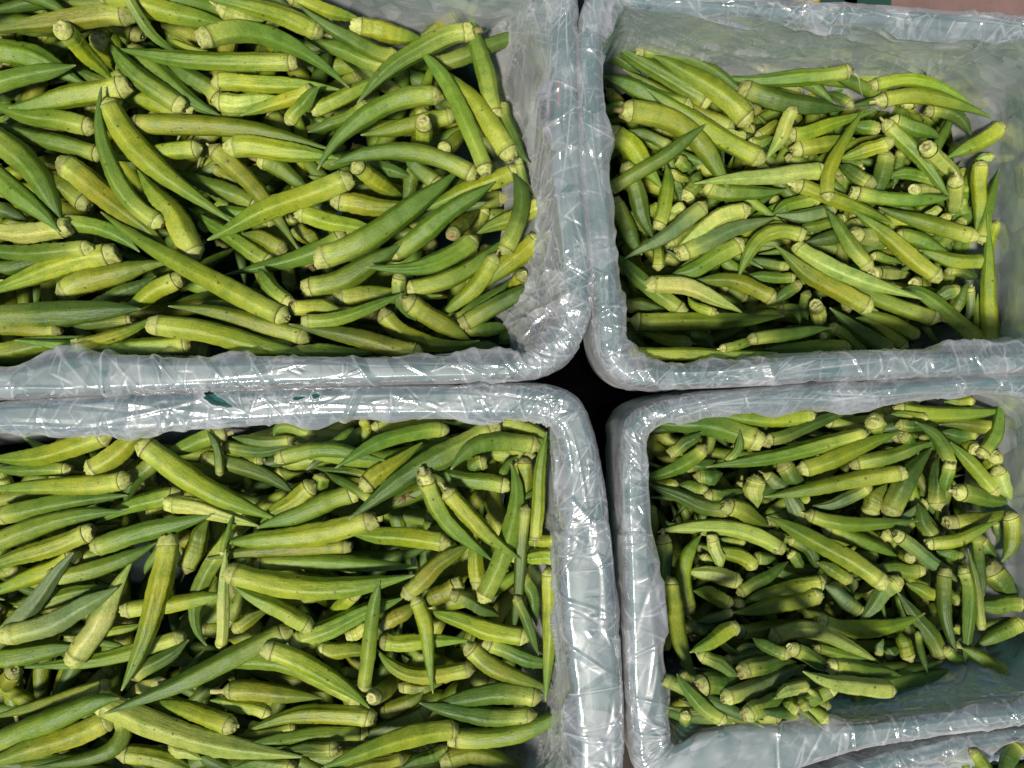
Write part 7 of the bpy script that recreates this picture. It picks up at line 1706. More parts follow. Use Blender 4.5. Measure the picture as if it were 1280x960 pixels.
((3781,-2335,1583),(3388,-2281,1583),(3019,-2137,1583),69,'d','f'),
((3206,-1625,1650),(3072,-1257,1649),(3036,-867,1648),60,'g','f'),
((2260,-934,1649),(1828,-1091,1641),(1368,-1058,1632),62,'d','f'),
((2241,-2103,1591),(2423,-1800,1629),(2502,-1455,1666),61,'y','f'),
((2661,-769,1603),(2500,-1097,1637),(2215,-1329,1672),65,'o','f'),
((3875,-1331,1582),(3720,-1751,1582),(3693,-2198,1582),59,'g','f'),
((3234,-2102,1623),(2811,-1927,1632),(2360,-1859,1640),60,'g','f'),
((1440,-1366,1622),(1699,-1138,1659),(1913,-868,1696),61,'y','f'),
((1927,-1216,1690),(2269,-1318,1679),(2560,-1526,1669),62,'g','f'),
((2695,-373,1597),(2378,-677,1639),(2212,-1071,1681),59,'d','f'),
((1421,-1218,1678),(1752,-1389,1639),(2087,-1561,1600),57,'y','f'),
((2834,-841,1686),(3269,-1071,1636),(3761,-1157,1585),60,'g','f'),
((3331,-1129,1683),(2919,-981,1683),(2481,-984,1683),61,'o','f'),
((3006,-1560,1657),(3315,-1800,1632),(3691,-1914,1607),66,'d','f'),
((1247,-568,1605),(1476,-929,1652),(1812,-1184,1699),64,'d','f'),
((3650,-1359,1615),(3458,-1703,1643),(3212,-2010,1670),66,'g','f'),
((2697,-1315,1648),(2252,-1242,1695),(1813,-1161,1742),70,'g','f'),
((1170,-1324,1669),(1534,-1414,1630),(1894,-1536,1590),57,'g','f'),
((3301,-2271,1626),(3600,-1886,1626),(3897,-1500,1626),72,'g','f'),
((3684,-1240,1608),(3259,-1223,1651),(2850,-1122,1695),62,'o','f'),
((3387,-812,1707),(3007,-1024,1707),(2597,-1166,1707),69,'o','f'),
((3146,-721,1716),(2726,-1007,1704),(2256,-1206,1691),64,'y','f'),
((1754,-998,1654),(1629,-685,1640),(1480,-383,1625),58,'d','f'),
((1719,-236,1586),(2158,-319,1601),(2587,-196,1616),71,'g','f'),
((1110,-508,1645),(1567,-482,1645),(1970,-265,1645),66,'y','f'),
((2310,-764,1670),(2306,-1155,1710),(2164,-1521,1750),56,'y','f'),
((1187,-1543,1625),(1542,-1736,1625),(1895,-1933,1625),65,'o','f'),
((3126,-1353,1665),(3348,-1707,1673),(3403,-2122,1681),61,'g','f'),
((3321,-129,1582),(2910,-213,1582),(2496,-145,1582),58,'y','f'),
((1742,-2041,1628),(2119,-1942,1639),(2457,-1749,1649),70,'y','f'),
((2549,-1482,1657),(2974,-1449,1679),(3397,-1414,1700),57,'y','f'),
((1479,-720,1680),(1516,-1108,1683),(1627,-1480,1686),56,'g','f'),
((2404,-1448,1750),(2079,-1289,1747),(1758,-1119,1743),54,'g','f'),
((2750,-1183,1729),(2313,-984,1715),(1832,-952,1700),66,'g','f'),
((2341,-495,1643),(2782,-349,1620),(3168,-90,1596),62,'g','f'),
((3073,-2433,1582),(2654,-2554,1582),(2226,-2639,1582),65,'g','f'),
((3724,-1168,1628),(3336,-1220,1668),(2947,-1228,1708),65,'o','f'),
((960,-976,1583),(1119,-1490,1583),(1395,-1953,1583),71,'g','f'),
((2785,-2333,1581),(2416,-2256,1594),(2040,-2259,1607),60,'y','f'),
((2479,-2005,1619),(2161,-2162,1615),(1918,-2421,1611),64,'y','f'),
((2627,-942,1765),(3070,-1077,1725),(3532,-1018,1685),64,'d','f'),
((2979,-554,1672),(3349,-768,1720),(3681,-1030,1769),57,'g','f'),
((3856,-1959,1642),(3806,-1614,1642),(3658,-1298,1642),58,'g','f'),
((2476,-2547,1589),(2418,-2129,1632),(2308,-1725,1676),56,'o','f'),
((3041,-213,1609),(3306,-453,1645),(3534,-727,1680),68,'g','f'),
((1274,-1628,1654),(1058,-1367,1626),(939,-1048,1599),57,'g','f'),
((2083,-260,1621),(1844,-600,1649),(1700,-984,1677),59,'o','f'),
((2291,-2284,1643),(2663,-2093,1650),(2992,-1835,1656),71,'y','f'),
((1190,-946,1727),(1552,-686,1690),(1850,-349,1653),68,'d','f'),
((1456,-2459,1612),(1761,-2032,1651),(1977,-1557,1690),71,'y','f'),
((2769,-1880,1658),(2382,-2090,1658),(1951,-2170,1658),63,'y','f'),
((2198,-970,1740),(2502,-632,1691),(2740,-242,1643),58,'g','f'),
((2800,-1399,1723),(2422,-1439,1763),(2103,-1629,1803),63,'g','f'),
((3052,-945,1799),(2718,-1097,1759),(2384,-1260,1720),55,'o','f'),
((2674,-2530,1605),(2989,-2144,1640),(3140,-1667,1675),68,'g','f'),
((3037,-1242,1738),(3371,-1525,1692),(3659,-1861,1647),65,'y','f'),
((2275,-368,1621),(2662,-316,1655),(3031,-435,1690),59,'y','f'),
((2931,-1138,1832),(3001,-725,1785),(2928,-313,1739),64,'o','f'),
((1718,-1419,1714),(1697,-993,1693),(1834,-586,1672),66,'d','f'),
((2719,-893,1750),(2222,-881,1750),(1779,-656,1750),67,'g','f'),
((2527,-1526,1663),(2422,-1847,1670),(2202,-2104,1676),57,'g','f'),
((2000,-1584,1600),(1638,-1706,1640),(1256,-1696,1681),57,'d','f'),
((1261,-2212,1662),(1563,-2452,1637),(1897,-2650,1613),68,'g','f'),
((2774,-882,1846),(3177,-780,1802),(3593,-720,1758),59,'o','f'),
((1269,-422,1737),(1380,-919,1737),(1536,-1403,1737),63,'o','f'),
((2147,-749,1759),(2537,-769,1718),(2932,-781,1677),62,'g','f'),
((1938,-1240,1763),(1522,-1356,1715),(1101,-1478,1667),63,'y','f'),
((3272,-1046,1728),(3689,-1344,1675),(4034,-1728,1623),67,'d','f'),
((2637,-904,1779),(2453,-1306,1785),(2402,-1745,1791),57,'o','f'),
((1524,-1501,1708),(1984,-1291,1764),(2371,-973,1820),64,'g','f'),
((2608,-1546,1626),(2513,-1935,1670),(2249,-2242,1714),66,'d','f'),
((4013,-1397,1642),(3948,-1750,1648),(3857,-2096,1655),64,'g','f'),
((2729,-2114,1673),(2909,-1736,1688),(2904,-1316,1703),67,'g','f'),
((1089,-483,1785),(1452,-620,1744),(1763,-858,1702),54,'g','f'),
((1566,-2460,1664),(1860,-2281,1635),(2104,-2038,1607),55,'g','f'),
((1048,-1496,1595),(1235,-1914,1645),(1326,-2356,1696),64,'g','f'),
((3346,-2190,1688),(3406,-1865,1697),(3438,-1538,1707),56,'d','f'),
((1365,-1045,1754),(1368,-1435,1718),(1361,-1829,1681),68,'d','f'),
((1601,-2367,1654),(1785,-1934,1685),(2102,-1596,1715),69,'o','f'),
((1351,-1072,1775),(1260,-1513,1727),(1285,-1972,1678),55,'o','f'),
((1255,-1543,1780),(1610,-1221,1736),(2071,-1052,1693),65,'g','f'),
((2059,-2256,1724),(2454,-2067,1710),(2875,-1938,1696),56,'g','f'),
((3661,-186,1652),(3326,-454,1697),(3143,-827,1742),68,'g','f'),
((3462,-1668,1720),(3079,-1626,1717),(2704,-1540,1715),58,'o','f'),
((1959,-2461,1741),(2105,-2171,1741),(2229,-1872,1741),55,'d','f'),
((3260,-1518,1751),(3389,-1951,1718),(3567,-2373,1684),60,'g','f'),
((2978,-2500,1661),(2749,-2237,1697),(2567,-1945,1732),55,'d','f'),
((1910,-956,1776),(2232,-1077,1816),(2517,-1264,1855),59,'g','f'),
((3895,-1697,1685),(3879,-1277,1638),(3730,-885,1592),64,'y','f'),
((3582,-206,1712),(3149,-423,1762),(2728,-648,1813),67,'g','f'),
((2928,-1453,1755),(2481,-1429,1802),(2049,-1510,1849),55,'y','f'),
((3181,-1746,1707),(2845,-1915,1707),(2469,-1934,1707),63,'g','f'),
((1448,-1313,1772),(1510,-855,1755),(1738,-447,1737),65,'y','f'),
((1766,-1464,1717),(1841,-1873,1717),(2055,-2230,1717),60,'g','f'),
((3190,-2454,1684),(3337,-2047,1730),(3610,-1729,1777),61,'g','f'),
((3728,-2008,1789),(3442,-1746,1772),(3099,-1559,1756),54,'o','f'),
((3263,-524,1835),(3345,-903,1793),(3360,-1292,1751),66,'d','f'),
((2391,-946,1782),(2384,-609,1744),(2352,-271,1707),55,'g','f'),
((1497,-705,1791),(1337,-1194,1788),(1161,-1678,1785),63,'o','f'),
((3055,-687,1880),(3445,-456,1831),(3907,-415,1782),52,'y','f'),
((1280,-747,1837),(1693,-962,1787),(2145,-1095,1737),60,'o','f'),
((2417,-1775,1754),(2748,-2007,1720),(3124,-2161,1686),63,'y','f'),
((1372,-1521,1842),(1245,-1174,1800),(1035,-866,1758),57,'o','f'),
((2125,-1567,1848),(2264,-1202,1846),(2264,-811,1844),57,'d','f'),
((3282,-1413,1814),(3302,-1764,1776),(3209,-2101,1738),55,'y','f'),
((2159,-1355,1879),(2563,-1286,1835),(2968,-1390,1791),54,'o','f'),
((2843,-2212,1742),(2520,-2023,1729),(2164,-1905,1717),54,'d','f'),
((2783,-2196,1758),(2563,-1885,1763),(2502,-1510,1768),58,'g','f'),
((2567,-873,1834),(2484,-1273,1865),(2361,-1660,1896),63,'y','f'),
((2664,-1683,1808),(2417,-1905,1771),(2183,-2147,1735),59,'g','f'),
((1373,-394,1793),(1755,-612,1746),(2174,-763,1699),67,'g','f'),
((1557,-1663,1758),(1398,-1281,1802),(1235,-906,1846),56,'d','f'),
((1557,-2224,1709),(1956,-2288,1754),(2354,-2224,1800),57,'y','f'),
((3097,-1809,1731),(2699,-1945,1776),(2280,-1972,1820),68,'d','f'),
((1136,-328,1816),(1014,-737,1769),(920,-1160,1723),67,'d','f'),
((3011,-188,1679),(2720,-457,1700),(2431,-725,1721),61,'d','f'),
((2131,-1307,1932),(2640,-1362,1877),(3153,-1447,1822),65,'y','f'),
((1866,-1944,1807),(2191,-1726,1851),(2417,-1403,1895),53,'g','f'),
((1098,-1459,1658),(1116,-1890,1614),(1256,-2305,1570),61,'y','f'),
((2430,-454,1752),(2014,-655,1758),(1569,-778,1764),68,'g','f'),
((2716,-743,1833),(2546,-1078,1874),(2241,-1304,1914),51,'g','f'),
((2873,-1685,1892),(2910,-1279,1863),(2957,-870,1833),52,'o','f'),
((1529,-1497,1795),(1420,-1094,1812),(1174,-759,1829),57,'y','f'),
((2179,-1707,1871),(1830,-1957,1823),(1592,-2329,1775),57,'g','f'),
((1625,-855,1787),(2026,-948,1833),(2424,-1021,1880),58,'o','f'),
((2784,-1589,1789),(3063,-1940,1763),(3444,-2186,1738),64,'g','f'),
((3378,-290,1775),(3084,-603,1821),(2790,-910,1867),59,'y','f'),
((1903,-1597,1800),(2132,-1243,1847),(2434,-963,1893),55,'g','f'),
((2159,-1120,1871),(1982,-1542,1864),(1878,-1989,1856),59,'d','f'),
((993,-385,1830),(1304,-617,1816),(1668,-754,1802),62,'o','f'),
((3203,-468,1835),(2819,-804,1867),(2439,-1137,1899),62,'g','f'),
((2840,-1055,1919),(3029,-1580,1859),(3290,-2086,1799),65,'g','f'),
((2169,-1747,1883),(2468,-1414,1910),(2878,-1255,1936),60,'y','f'),
((3121,-1351,1970),(2649,-1167,1921),(2309,-778,1872),62,'o','f'),
((3487,-1235,1807),(3282,-818,1857),(3098,-399,1906),56,'g','f'),
((1743,-1317,1877),(2060,-1600,1893),(2226,-1990,1908),55,'o','f'),
((1771,-878,1828),(2240,-941,1883),(2690,-808,1937),58,'d','f'),
((3870,-1156,1714),(3581,-1454,1758),(3414,-1819,1803),61,'g','f'),
((3352,-1874,1848),(3043,-1712,1885),(2782,-1486,1922),54,'o','f'),
((1651,-1380,1842),(1759,-873,1842),(1918,-379,1842),64,'y','f'),
((2992,-2305,1840),(3059,-1877,1887),(3113,-1451,1934),60,'d','f'),
((2741,-1254,1953),(2382,-1422,1926),(2128,-1737,1898),52,'y','f'),
((2744,-588,1885),(3100,-790,1880),(3508,-832,1876),54,'g','f'),
((2284,-1316,1940),(2279,-943,1912),(2410,-587,1885),51,'g','f'),
((3495,-1466,1793),(3132,-1246,1837),(2846,-943,1881),66,'o','f'),
((2460,-1706,1914),(2595,-1378,1954),(2850,-1147,1994),50,'y','f'),
((3345,-697,1902),(3506,-990,1865),(3562,-1319,1829),54,'g','f'),
((2241,-735,1891),(1833,-1022,1873),(1346,-1139,1855),65,'d','f'),
((2145,-1961,1884),(1726,-1945,1836),(1300,-1970,1788),53,'d','f'),
((3038,-2073,1903),(2991,-1675,1946),(3056,-1289,1989),49,'g','f'),
((2358,-533,1920),(2097,-857,1909),(1756,-1098,1899),62,'y','f'),
((2645,-1850,1822),(2953,-2149,1873),(3348,-2302,1923),55,'o','f'),
((1847,-813,1927),(1617,-1242,1873),(1556,-1737,1818),58,'y','f'),
((1758,-1374,1829),(1551,-1709,1829),(1308,-2019,1829),53,'y','f'),
((2988,-1948,1937),(3424,-2008,1890),(3851,-1900,1843),56,'o','f'),
((3700,-1957,1801),(3560,-1487,1824),(3483,-1006,1846),63,'y','f'),
((3491,-1735,1844),(3216,-1278,1853),(3137,-752,1861),63,'d','f'),
((1732,-489,1867),(2119,-387,1824),(2505,-265,1781),52,'o','f'),
((3128,-834,1906),(2764,-597,1904),(2487,-262,1901),59,'y','f'),
((2446,-1937,1831),(2034,-2196,1787),(1725,-2587,1744),62,'o','f'),
((2031,-1123,1952),(2255,-1368,1947),(2546,-1529,1941),55,'y','f'),
((2670,-1288,2011),(2981,-1033,1967),(3320,-805,1923),55,'d','f'),
((1775,-886,1934),(1452,-805,1895),(1115,-805,1857),51,'o','f'),
((1837,-1108,1926),(1459,-814,1921),(1031,-597,1915),60,'y','f'),
((2722,-1263,2031),(2477,-1495,1992),(2286,-1784,1953),49,'d','f'),
((2780,-87,1829),(3004,-489,1881),(3164,-915,1934),57,'o','f'),
((1844,-1393,2008),(2165,-1128,1962),(2411,-792,1915),56,'o','f'),
((1118,-1264,1774),(1286,-1622,1818),(1569,-1890,1862),53,'d','f'),
((1337,-551,1889),(1676,-825,1939),(1912,-1186,1990),53,'y','f'),
((2116,-313,1861),(2431,-425,1900),(2750,-513,1938),52,'o','f'),
((2009,-1984,1929),(2296,-1633,1979),(2587,-1295,2030),58,'g','f'),
((2960,-1148,2010),(3195,-1407,1972),(3393,-1700,1935),53,'y','f'),
((2910,-1058,1994),(3089,-698,1949),(3394,-420,1904),53,'o','f'),
((3156,-1300,2013),(2840,-1487,1970),(2564,-1741,1927),54,'y','f'),
((2466,-772,1970),(2253,-487,1928),(2055,-186,1887),58,'g','f'),
((2973,-364,1958),(3065,-734,1975),(3290,-1037,1991),58,'g','f'),
((1378,-655,1959),(1483,-1047,1918),(1719,-1386,1878),57,'g','f'),
((1107,-1756,1804),(1434,-2029,1814),(1848,-2125,1823),64,'d','f'),
((1635,-1075,1989),(1979,-793,1960),(2399,-630,1932),58,'d','f'),
((3261,-1724,1991),(2859,-1796,1942),(2489,-1996,1894),58,'d','f'),
((2767,-298,1695),(2375,-255,1651),(1984,-172,1607),63,'y','f'),
((3756,-701,1697),(3672,-1109,1742),(3675,-1516,1788),54,'y','f'),
((2545,-2016,1799),(2249,-2260,1799),(1915,-2446,1799),66,'o','f'),
((2699,-1276,2046),(2379,-1508,2017),(1990,-1581,1989),51,'g','f'),
((1668,-1429,1873),(1319,-1551,1848),(951,-1600,1824),55,'g','f'),
((2524,-1973,1857),(2178,-2082,1829),(1901,-2327,1800),63,'g','f'),
((1312,-677,1967),(1669,-962,2000),(2041,-1218,2033),55,'o','f'),
((3329,-1728,1989),(3230,-1393,1989),(3262,-1045,1989),49,'d','f'),
((1916,-1101,2039),(1641,-1381,1994),(1325,-1620,1949),52,'o','f'),
((2115,-864,2068),(1800,-1168,2041),(1538,-1525,2015),52,'g','f'),
((2635,-1181,1970),(2110,-1224,2028),(1603,-1106,2085),61,'y','f'),
((1645,-1841,1990),(1860,-1407,2044),(2044,-965,2099),60,'o','f'),
((1210,-2017,1964),(1493,-1734,2009),(1848,-1573,2054),53,'g','f'),
((2871,-1447,2046),(3335,-1495,2000),(3800,-1587,1953),54,'d','f'),
((2447,-1329,2061),(2185,-1650,2013),(1807,-1813,1965),51,'g','f'),
((1910,-1120,2101),(2219,-1184,2066),(2533,-1134,2031),46,'g','f'),
((2326,-2149,1983),(2264,-1779,2024),(2270,-1410,2065),48,'g','f'),
((1430,-246,1789),(1756,-362,1828),(2098,-375,1868),56,'d','f'),
((1668,-1822,2044),(1318,-1840,2007),(998,-2002,1970),57,'o','f'),
((2485,-2059,2033),(2116,-2087,1990),(1741,-2105,1946),55,'g','f'),
((2598,-1896,2074),(2249,-2172,2023),(1829,-2315,1971),53,'g','f'),
((1003,-1256,1958),(1266,-1607,2009),(1653,-1801,2060),55,'d','f'),
((3698,-921,1784),(3582,-505,1831),(3393,-119,1877),62,'y','f'),
((3221,-2317,1923),(3391,-2050,1915),(3497,-1752,1907),51,'d','f'),
((2095,-2406,2008),(1818,-2281,1972),(1580,-2088,1936),50,'y','f'),
((3301,-1598,2024),(3050,-1863,1981),(2933,-2223,1939),58,'g','f'),
((1890,-1061,2108),(2275,-943,2063),(2686,-930,2018),57,'d','f'),
((2518,-1602,2061),(2077,-1611,2057),(1639,-1560,2053),51,'g','f'),
((2111,-1595,2080),(1773,-1705,2067),(1455,-1869,2054),51,'o','f'),
((3253,-1871,2054),(2981,-1413,2054),(2819,-906,2054),60,'y','f'),
((1982,-1405,2022),(2348,-1396,2066),(2670,-1223,2109),57,'g','f'),
((1996,-1642,2098),(1729,-1379,2058),(1479,-1093,2018),55,'o','f'),
((1780,-1409,2128),(1996,-1839,2075),(2137,-2305,2022),54,'y','f'),
((2714,-1153,2094),(3158,-1265,2044),(3545,-1521,1995),53,'o','f'),
((3115,-1674,2077),(3118,-1176,2070),(3115,-678,2063),56,'o','f'),
((1823,-1489,2138),(2290,-1478,2086),(2763,-1438,2034),51,'o','f'),
((2355,-2305,2043),(2318,-1814,2076),(2402,-1337,2109),55,'d','f'),
((1641,-991,2069),(1640,-1342,2069),(1672,-1692,2069),56,'d','f'),
((1400,-1243,2073),(1747,-1350,2116),(2049,-1542,2159),55,'d','f'),
((2361,-2124,2077),(1985,-1967,2077),(1682,-1695,2077),56,'o','f'),
((1135,-757,2005),(1523,-801,2005),(1912,-824,2005),58,'g','f'),
((2516,-1981,2085),(2916,-1985,2041),(3288,-1844,1997),56,'y','f'),
((2516,-601,1980),(2191,-809,1979),(1822,-922,1977),49,'y','f'),
((1381,-1432,2134),(1572,-1199,2102),(1794,-988,2071),48,'d','f'),
((2784,-301,1925),(2982,-709,1977),(3064,-1152,2029),54,'y','f'),
((2661,-964,2125),(2737,-1384,2077),(2856,-1801,2030),51,'y','f'),
((1692,-270,1880),(2080,-415,1928),(2489,-427,1976),55,'d','f'),
((1104,-359,1832),(1537,-540,1848),(2004,-535,1864),59,'o','f'),
((3365,-755,1990),(3259,-1081,2029),(3274,-1413,2068),53,'d','f'),
((3125,-1095,2098),(3016,-714,2051),(3057,-307,2005),53,'y','f'),
((1315,-1888,2062),(1574,-1574,2109),(1852,-1286,2155),48,'g','f'),
((2455,-2070,2079),(2254,-1766,2103),(2085,-1446,2127),55,'y','f'),
((1929,-2041,2035),(1528,-1861,2083),(1189,-1588,2131),59,'y','f'),
((3121,-888,2108),(2899,-1230,2091),(2779,-1625,2073),58,'y','f'),
((3010,-267,2020),(3071,-643,2059),(3249,-969,2097),47,'o','f'),
((1452,-1151,2025),(1798,-815,2019),(2172,-508,2012),55,'y','f'),
((1346,-1924,2110),(1637,-1688,2121),(1973,-1528,2132),53,'d','f'),
((2084,-1571,2141),(2403,-1804,2114),(2684,-2085,2088),46,'d','f'),
((3748,-795,1814),(3637,-1142,1798),(3654,-1511,1783),59,'d','f'),
((2851,-1287,2134),(2613,-1089,2125),(2320,-988,2116),49,'o','f'),
((1538,-350,1977),(1426,-718,2021),(1220,-1040,2065),50,'d','f'),
((1750,-831,2037),(1400,-854,2054),(1050,-863,2070),47,'g','f'),
((1743,-740,2072),(1583,-1200,2121),(1233,-1537,2171),52,'y','f'),
((2836,-1913,2077),(3166,-1716,2077),(3531,-1597,2077),56,'o','f'),
((3059,-2084,2123),(2961,-1710,2093),(2917,-1320,2063),55,'g','f'),
((2830,-2111,2101),(2355,-2030,2101),(1966,-1746,2101),52,'y','f'),
((3074,-969,2123),(3292,-1303,2079),(3416,-1682,2036),53,'g','f'),
((2898,-272,1953),(2507,-308,1907),(2111,-262,1861),63,'g','f'),
((2428,-2081,2122),(2081,-2016,2106),(1757,-1875,2089),54,'y','f'),
((3233,-3917,1661),(3559,-3668,1661),(3862,-3393,1661),63,'y','f'),
((4375,-3902,1661),(3904,-3560,1676),(3403,-3269,1691),72,'d','f'),
((3750,-3073,1719),(3465,-3495,1704),(3232,-3952,1688),73,'y','f'),
((3836,-3014,1763),(3488,-3288,1735),(3294,-3701,1706),61,'o','f'),
((2311,-3456,1662),(2834,-3513,1662),(3312,-3732,1662),77,'y','f'),
((2940,-4082,1714),(3383,-3683,1728),(3758,-3221,1742),73,'g','f'),
((4042,-3081,1658),(3777,-3404,1710),(3565,-3752,1761),67,'d','f'),
((4370,-3260,1658),(4164,-3690,1703),(3898,-4084,1748),67,'y','f'),
((3188,-3257,1736),(2859,-3629,1693),(2596,-4063,1650),75,'g','f'),
((3881,-3193,1757),(3469,-3491,1764),(3227,-3934,1770),68,'g','f'),
((3680,-4010,1712),(3975,-3559,1712),(4183,-3061,1712),68,'g','f'),
((3538,-3415,1797),(4124,-3447,1736),(4709,-3374,1675),73,'y','f'),
((2923,-4153,1742),(2913,-3684,1742),(2896,-3216,1742),75,'g','f'),
((4848,-3956,1662),(4747,-3484,1662),(4580,-3032,1662),70,'g','f'),
((2933,-3263,1672),(3426,-3124,1744),(3907,-2979,1815),72,'d','f'),
((4691,-4131,1661),(4312,-3556,1744),(3779,-3138,1828),72,'y','f'),
((3053,-3809,1758),(3460,-3483,1813),(3894,-3218,1867),61,'o','f'),
((4160,-3144,1867),(3613,-3289,1797),(3070,-3498,1726),70,'y','f'),
((4237,-3078,1755),(3679,-3186,1828),(3244,-3500,1901),67,'g','f'),
((3521,-3156,1904),(3924,-3420,1843),(4216,-3814,1783),68,'o','f'),
((4076,-3262,1927),(3514,-3454,1857),(2949,-3678,1787),72,'d','f'),
((3622,-3580,1903),(3104,-3589,1833),(2581,-3537,1763),65,'g','f'),
((2382,-3835,1756),(2746,-3636,1813),(3061,-3363,1870),63,'y','f'),
((4228,-3839,1808),(4460,-3441,1744),(4526,-2993,1680),76,'o','f'),
((3255,-3730,1790),(3718,-3710,1823),(4141,-3516,1855),63,'y','f'),
((3512,-3795,1943),(3211,-3481,1877),(2799,-3304,1810),59,'d','f'),
((4357,-3339,1924),(3868,-3143,1869),(3328,-3103,1815),68,'g','f'),
((4367,-3356,1949),(3962,-3496,1895),(3649,-3826,1840),68,'g','f'),
((3354,-3173,1843),(2931,-3309,1843),(2490,-3365,1843),69,'d','f'),
((3889,-3277,1937),(3508,-3329,1922),(3173,-3527,1907),62,'o','f'),
((2589,-3573,1834),(3029,-3422,1881),(3462,-3270,1928),61,'d','f'),
((4229,-3890,1841),(3858,-3663,1895),(3607,-3314,1949),59,'g','f'),
((4112,-3328,1940),(3693,-3409,1950),(3325,-3617,1960),62,'d','f'),
((4553,-3370,1937),(4128,-3216,1949),(3682,-3259,1962),65,'d','f'),
((4525,-3660,1928),(4205,-3377,1967),(4019,-2999,2005),61,'g','f'),
((2971,-3167,1888),(3329,-3378,1951),(3571,-3705,2014),69,'g','f'),
((4097,-3541,1925),(3508,-3482,2000),(2966,-3254,2076),69,'g','f'),
((2843,-3279,1968),(3343,-3236,1961),(3846,-3226,1954),65,'d','f'),
((3986,-3765,1939),(4160,-3453,1987),(4363,-3170,2036),56,'d','f'),
((4008,-3499,1974),(3509,-3333,1988),(3008,-3183,2002),58,'o','f'),
((4042,-3073,1945),(3627,-3266,2007),(3344,-3592,2068),61,'g','f'),
((3122,-3335,2079),(2744,-3459,2021),(2348,-3508,1962),61,'d','f'),
((2961,-3256,2095),(2466,-3573,2011),(1896,-3707,1927),66,'g','f'),
((3723,-3318,1971),(4101,-3319,2018),(4465,-3386,2065),59,'o','f'),
((2698,-3240,1940),(3122,-3169,1940),(3552,-3137,1940),60,'g','f'),
((2452,-3399,2118),(3003,-3248,2118),(3571,-3178,2118),68,'d','f'),
((4172,-3064,2009),(3559,-3113,2009),(2954,-3220,2009),70,'g','f'),
((4028,-2953,1998),(3547,-3037,2034),(3095,-3197,2070),67,'d','f'),
((2807,-3270,2170),(2447,-3410,2144),(2063,-3421,2119),59,'g','f'),
((3395,-3075,2078),(3875,-3028,2045),(4340,-2897,2013),68,'o','f'),
((3212,-3131,2177),(2886,-3432,2114),(2535,-3713,2051),62,'d','f'),
((3941,-2878,2098),(3830,-3326,2036),(3627,-3739,1973),63,'g','f'),
((3686,-3331,2082),(4167,-3386,2042),(4591,-3639,2001),65,'o','f'),
((2591,-3474,2170),(3042,-3337,2170),(3513,-3299,2170),66,'g','f'),
((3922,-3000,2110),(3697,-3320,2108),(3435,-3610,2107),56,'d','f'),
((3190,-3287,2211),(2758,-3191,2142),(2297,-3234,2073),63,'y','f'),
((3652,-2994,2170),(3886,-3296,2121),(4148,-3584,2071),52,'d','f'),
((2558,-3363,2242),(3098,-3407,2184),(3647,-3474,2127),56,'o','f'),
((2810,-3311,2245),(3153,-3119,2198),(3471,-2884,2151),53,'o','f'),
((3578,-3004,2233),(3149,-3259,2233),(2767,-3580,2233),55,'y','f'),
((-3159,2995,2312),(-2605,2719,2312),(-1988,2656,2312),79,'y','f'),
((-4014,3190,2293),(-3428,2965,2303),(-2888,2648,2313),86,'y','f'),
((-2602,3079,2292),(-2073,2998,2292),(-1601,2744,2292),72,'g','f'),
((-2690,2525,2348),(-3242,2774,2367),(-3807,2984,2386),75,'y','f'),
((-3985,3021,2382),(-3559,2869,2438),(-3181,2629,2493),70,'d','f'),
((-4214,2886,2339),(-3639,2639,2339),(-3012,2626,2339),85,'g','f'),
((-3574,2746,2581),(-3170,2728,2501),(-2800,2558,2421),71,'d','f'),
((-1922,3045,2365),(-2433,2793,2410),(-2939,2551,2455),81,'y','f'),
((-2209,2748,2412),(-1814,2946,2359),(-1392,3090,2306),75,'d','f'),
((-2615,2675,2527),(-2010,2877,2470),(-1369,2927,2412),84,'y','f'),
((-2210,2683,2608),(-1761,2899,2538),(-1266,2925,2468),70,'g','f'),
((-1982,2804,2673),(-2417,2709,2617),(-2877,2717,2560),71,'y','f'),
((-4032,2707,2611),(-3415,2802,2611),(-2799,2699,2611),80,'d','f'),
((-4018,2924,2705),(-3563,2727,2705),(-3120,2504,2705),71,'y','f'),
((-2438,2610,2659),(-2833,2665,2676),(-3210,2787,2692),70,'g','f'),
((-2287,2718,2736),(-2706,2604,2755),(-3135,2599,2773),68,'o','f'),
((-2501,2768,2780),(-3069,2638,2775),(-3642,2528,2770),72,'d','f'),
((-1820,2548,2606),(-2277,2618,2784),(-2724,2537,2962),73,'d','f'),
((-3878,2784,2772),(-3372,2681,2829),(-2923,2435,2885),72,'g','f'),
((-3862,2492,2794),(-3413,2649,2901),(-2977,2798,3007),67,'o','f'),
((-1653,2498,2643),(-2071,2551,2803),(-2462,2603,2963),75,'g','f'),
((-2403,2983,2631),(-1786,2857,2631),(-1251,2522,2631),77,'g','f'),
((-3152,-2623,2435),(-3693,-2757,2435),(-4237,-2875,2435),78,'g','f'),
((-422,-2775,2434),(-1019,-2706,2434),(-1619,-2755,2434),77,'o','f'),
((-4080,-2870,2454),(-3419,-2778,2444),(-2764,-2640,2434),86,'o','f'),
((-2617,-2875,2439),(-3142,-2729,2457),(-3653,-2545,2476),79,'d','f'),
((-1065,-2688,2454),(-1584,-2669,2443),(-2105,-2689,2431),80,'g','f'),
((-1788,-2979,2432),(-1326,-2805,2458),(-928,-2516,2484),69,'d','f'),
((-1174,-2791,2481),(-1759,-2789,2454),(-2336,-2678,2427),71,'g','f'),
((-2186,-2912,2434),(-2597,-2740,2435),(-2981,-2515,2436),72,'g','f'),
((-3778,-2809,2480),(-3269,-2687,2480),(-2749,-2633,2480),79,'d','f'),
((-2005,-2548,2439),(-2569,-2834,2455),(-3197,-2898,2472),85,'d','f'),
((-1260,-2647,2497),(-760,-2692,2467),(-256,-2753,2437),73,'o','f'),
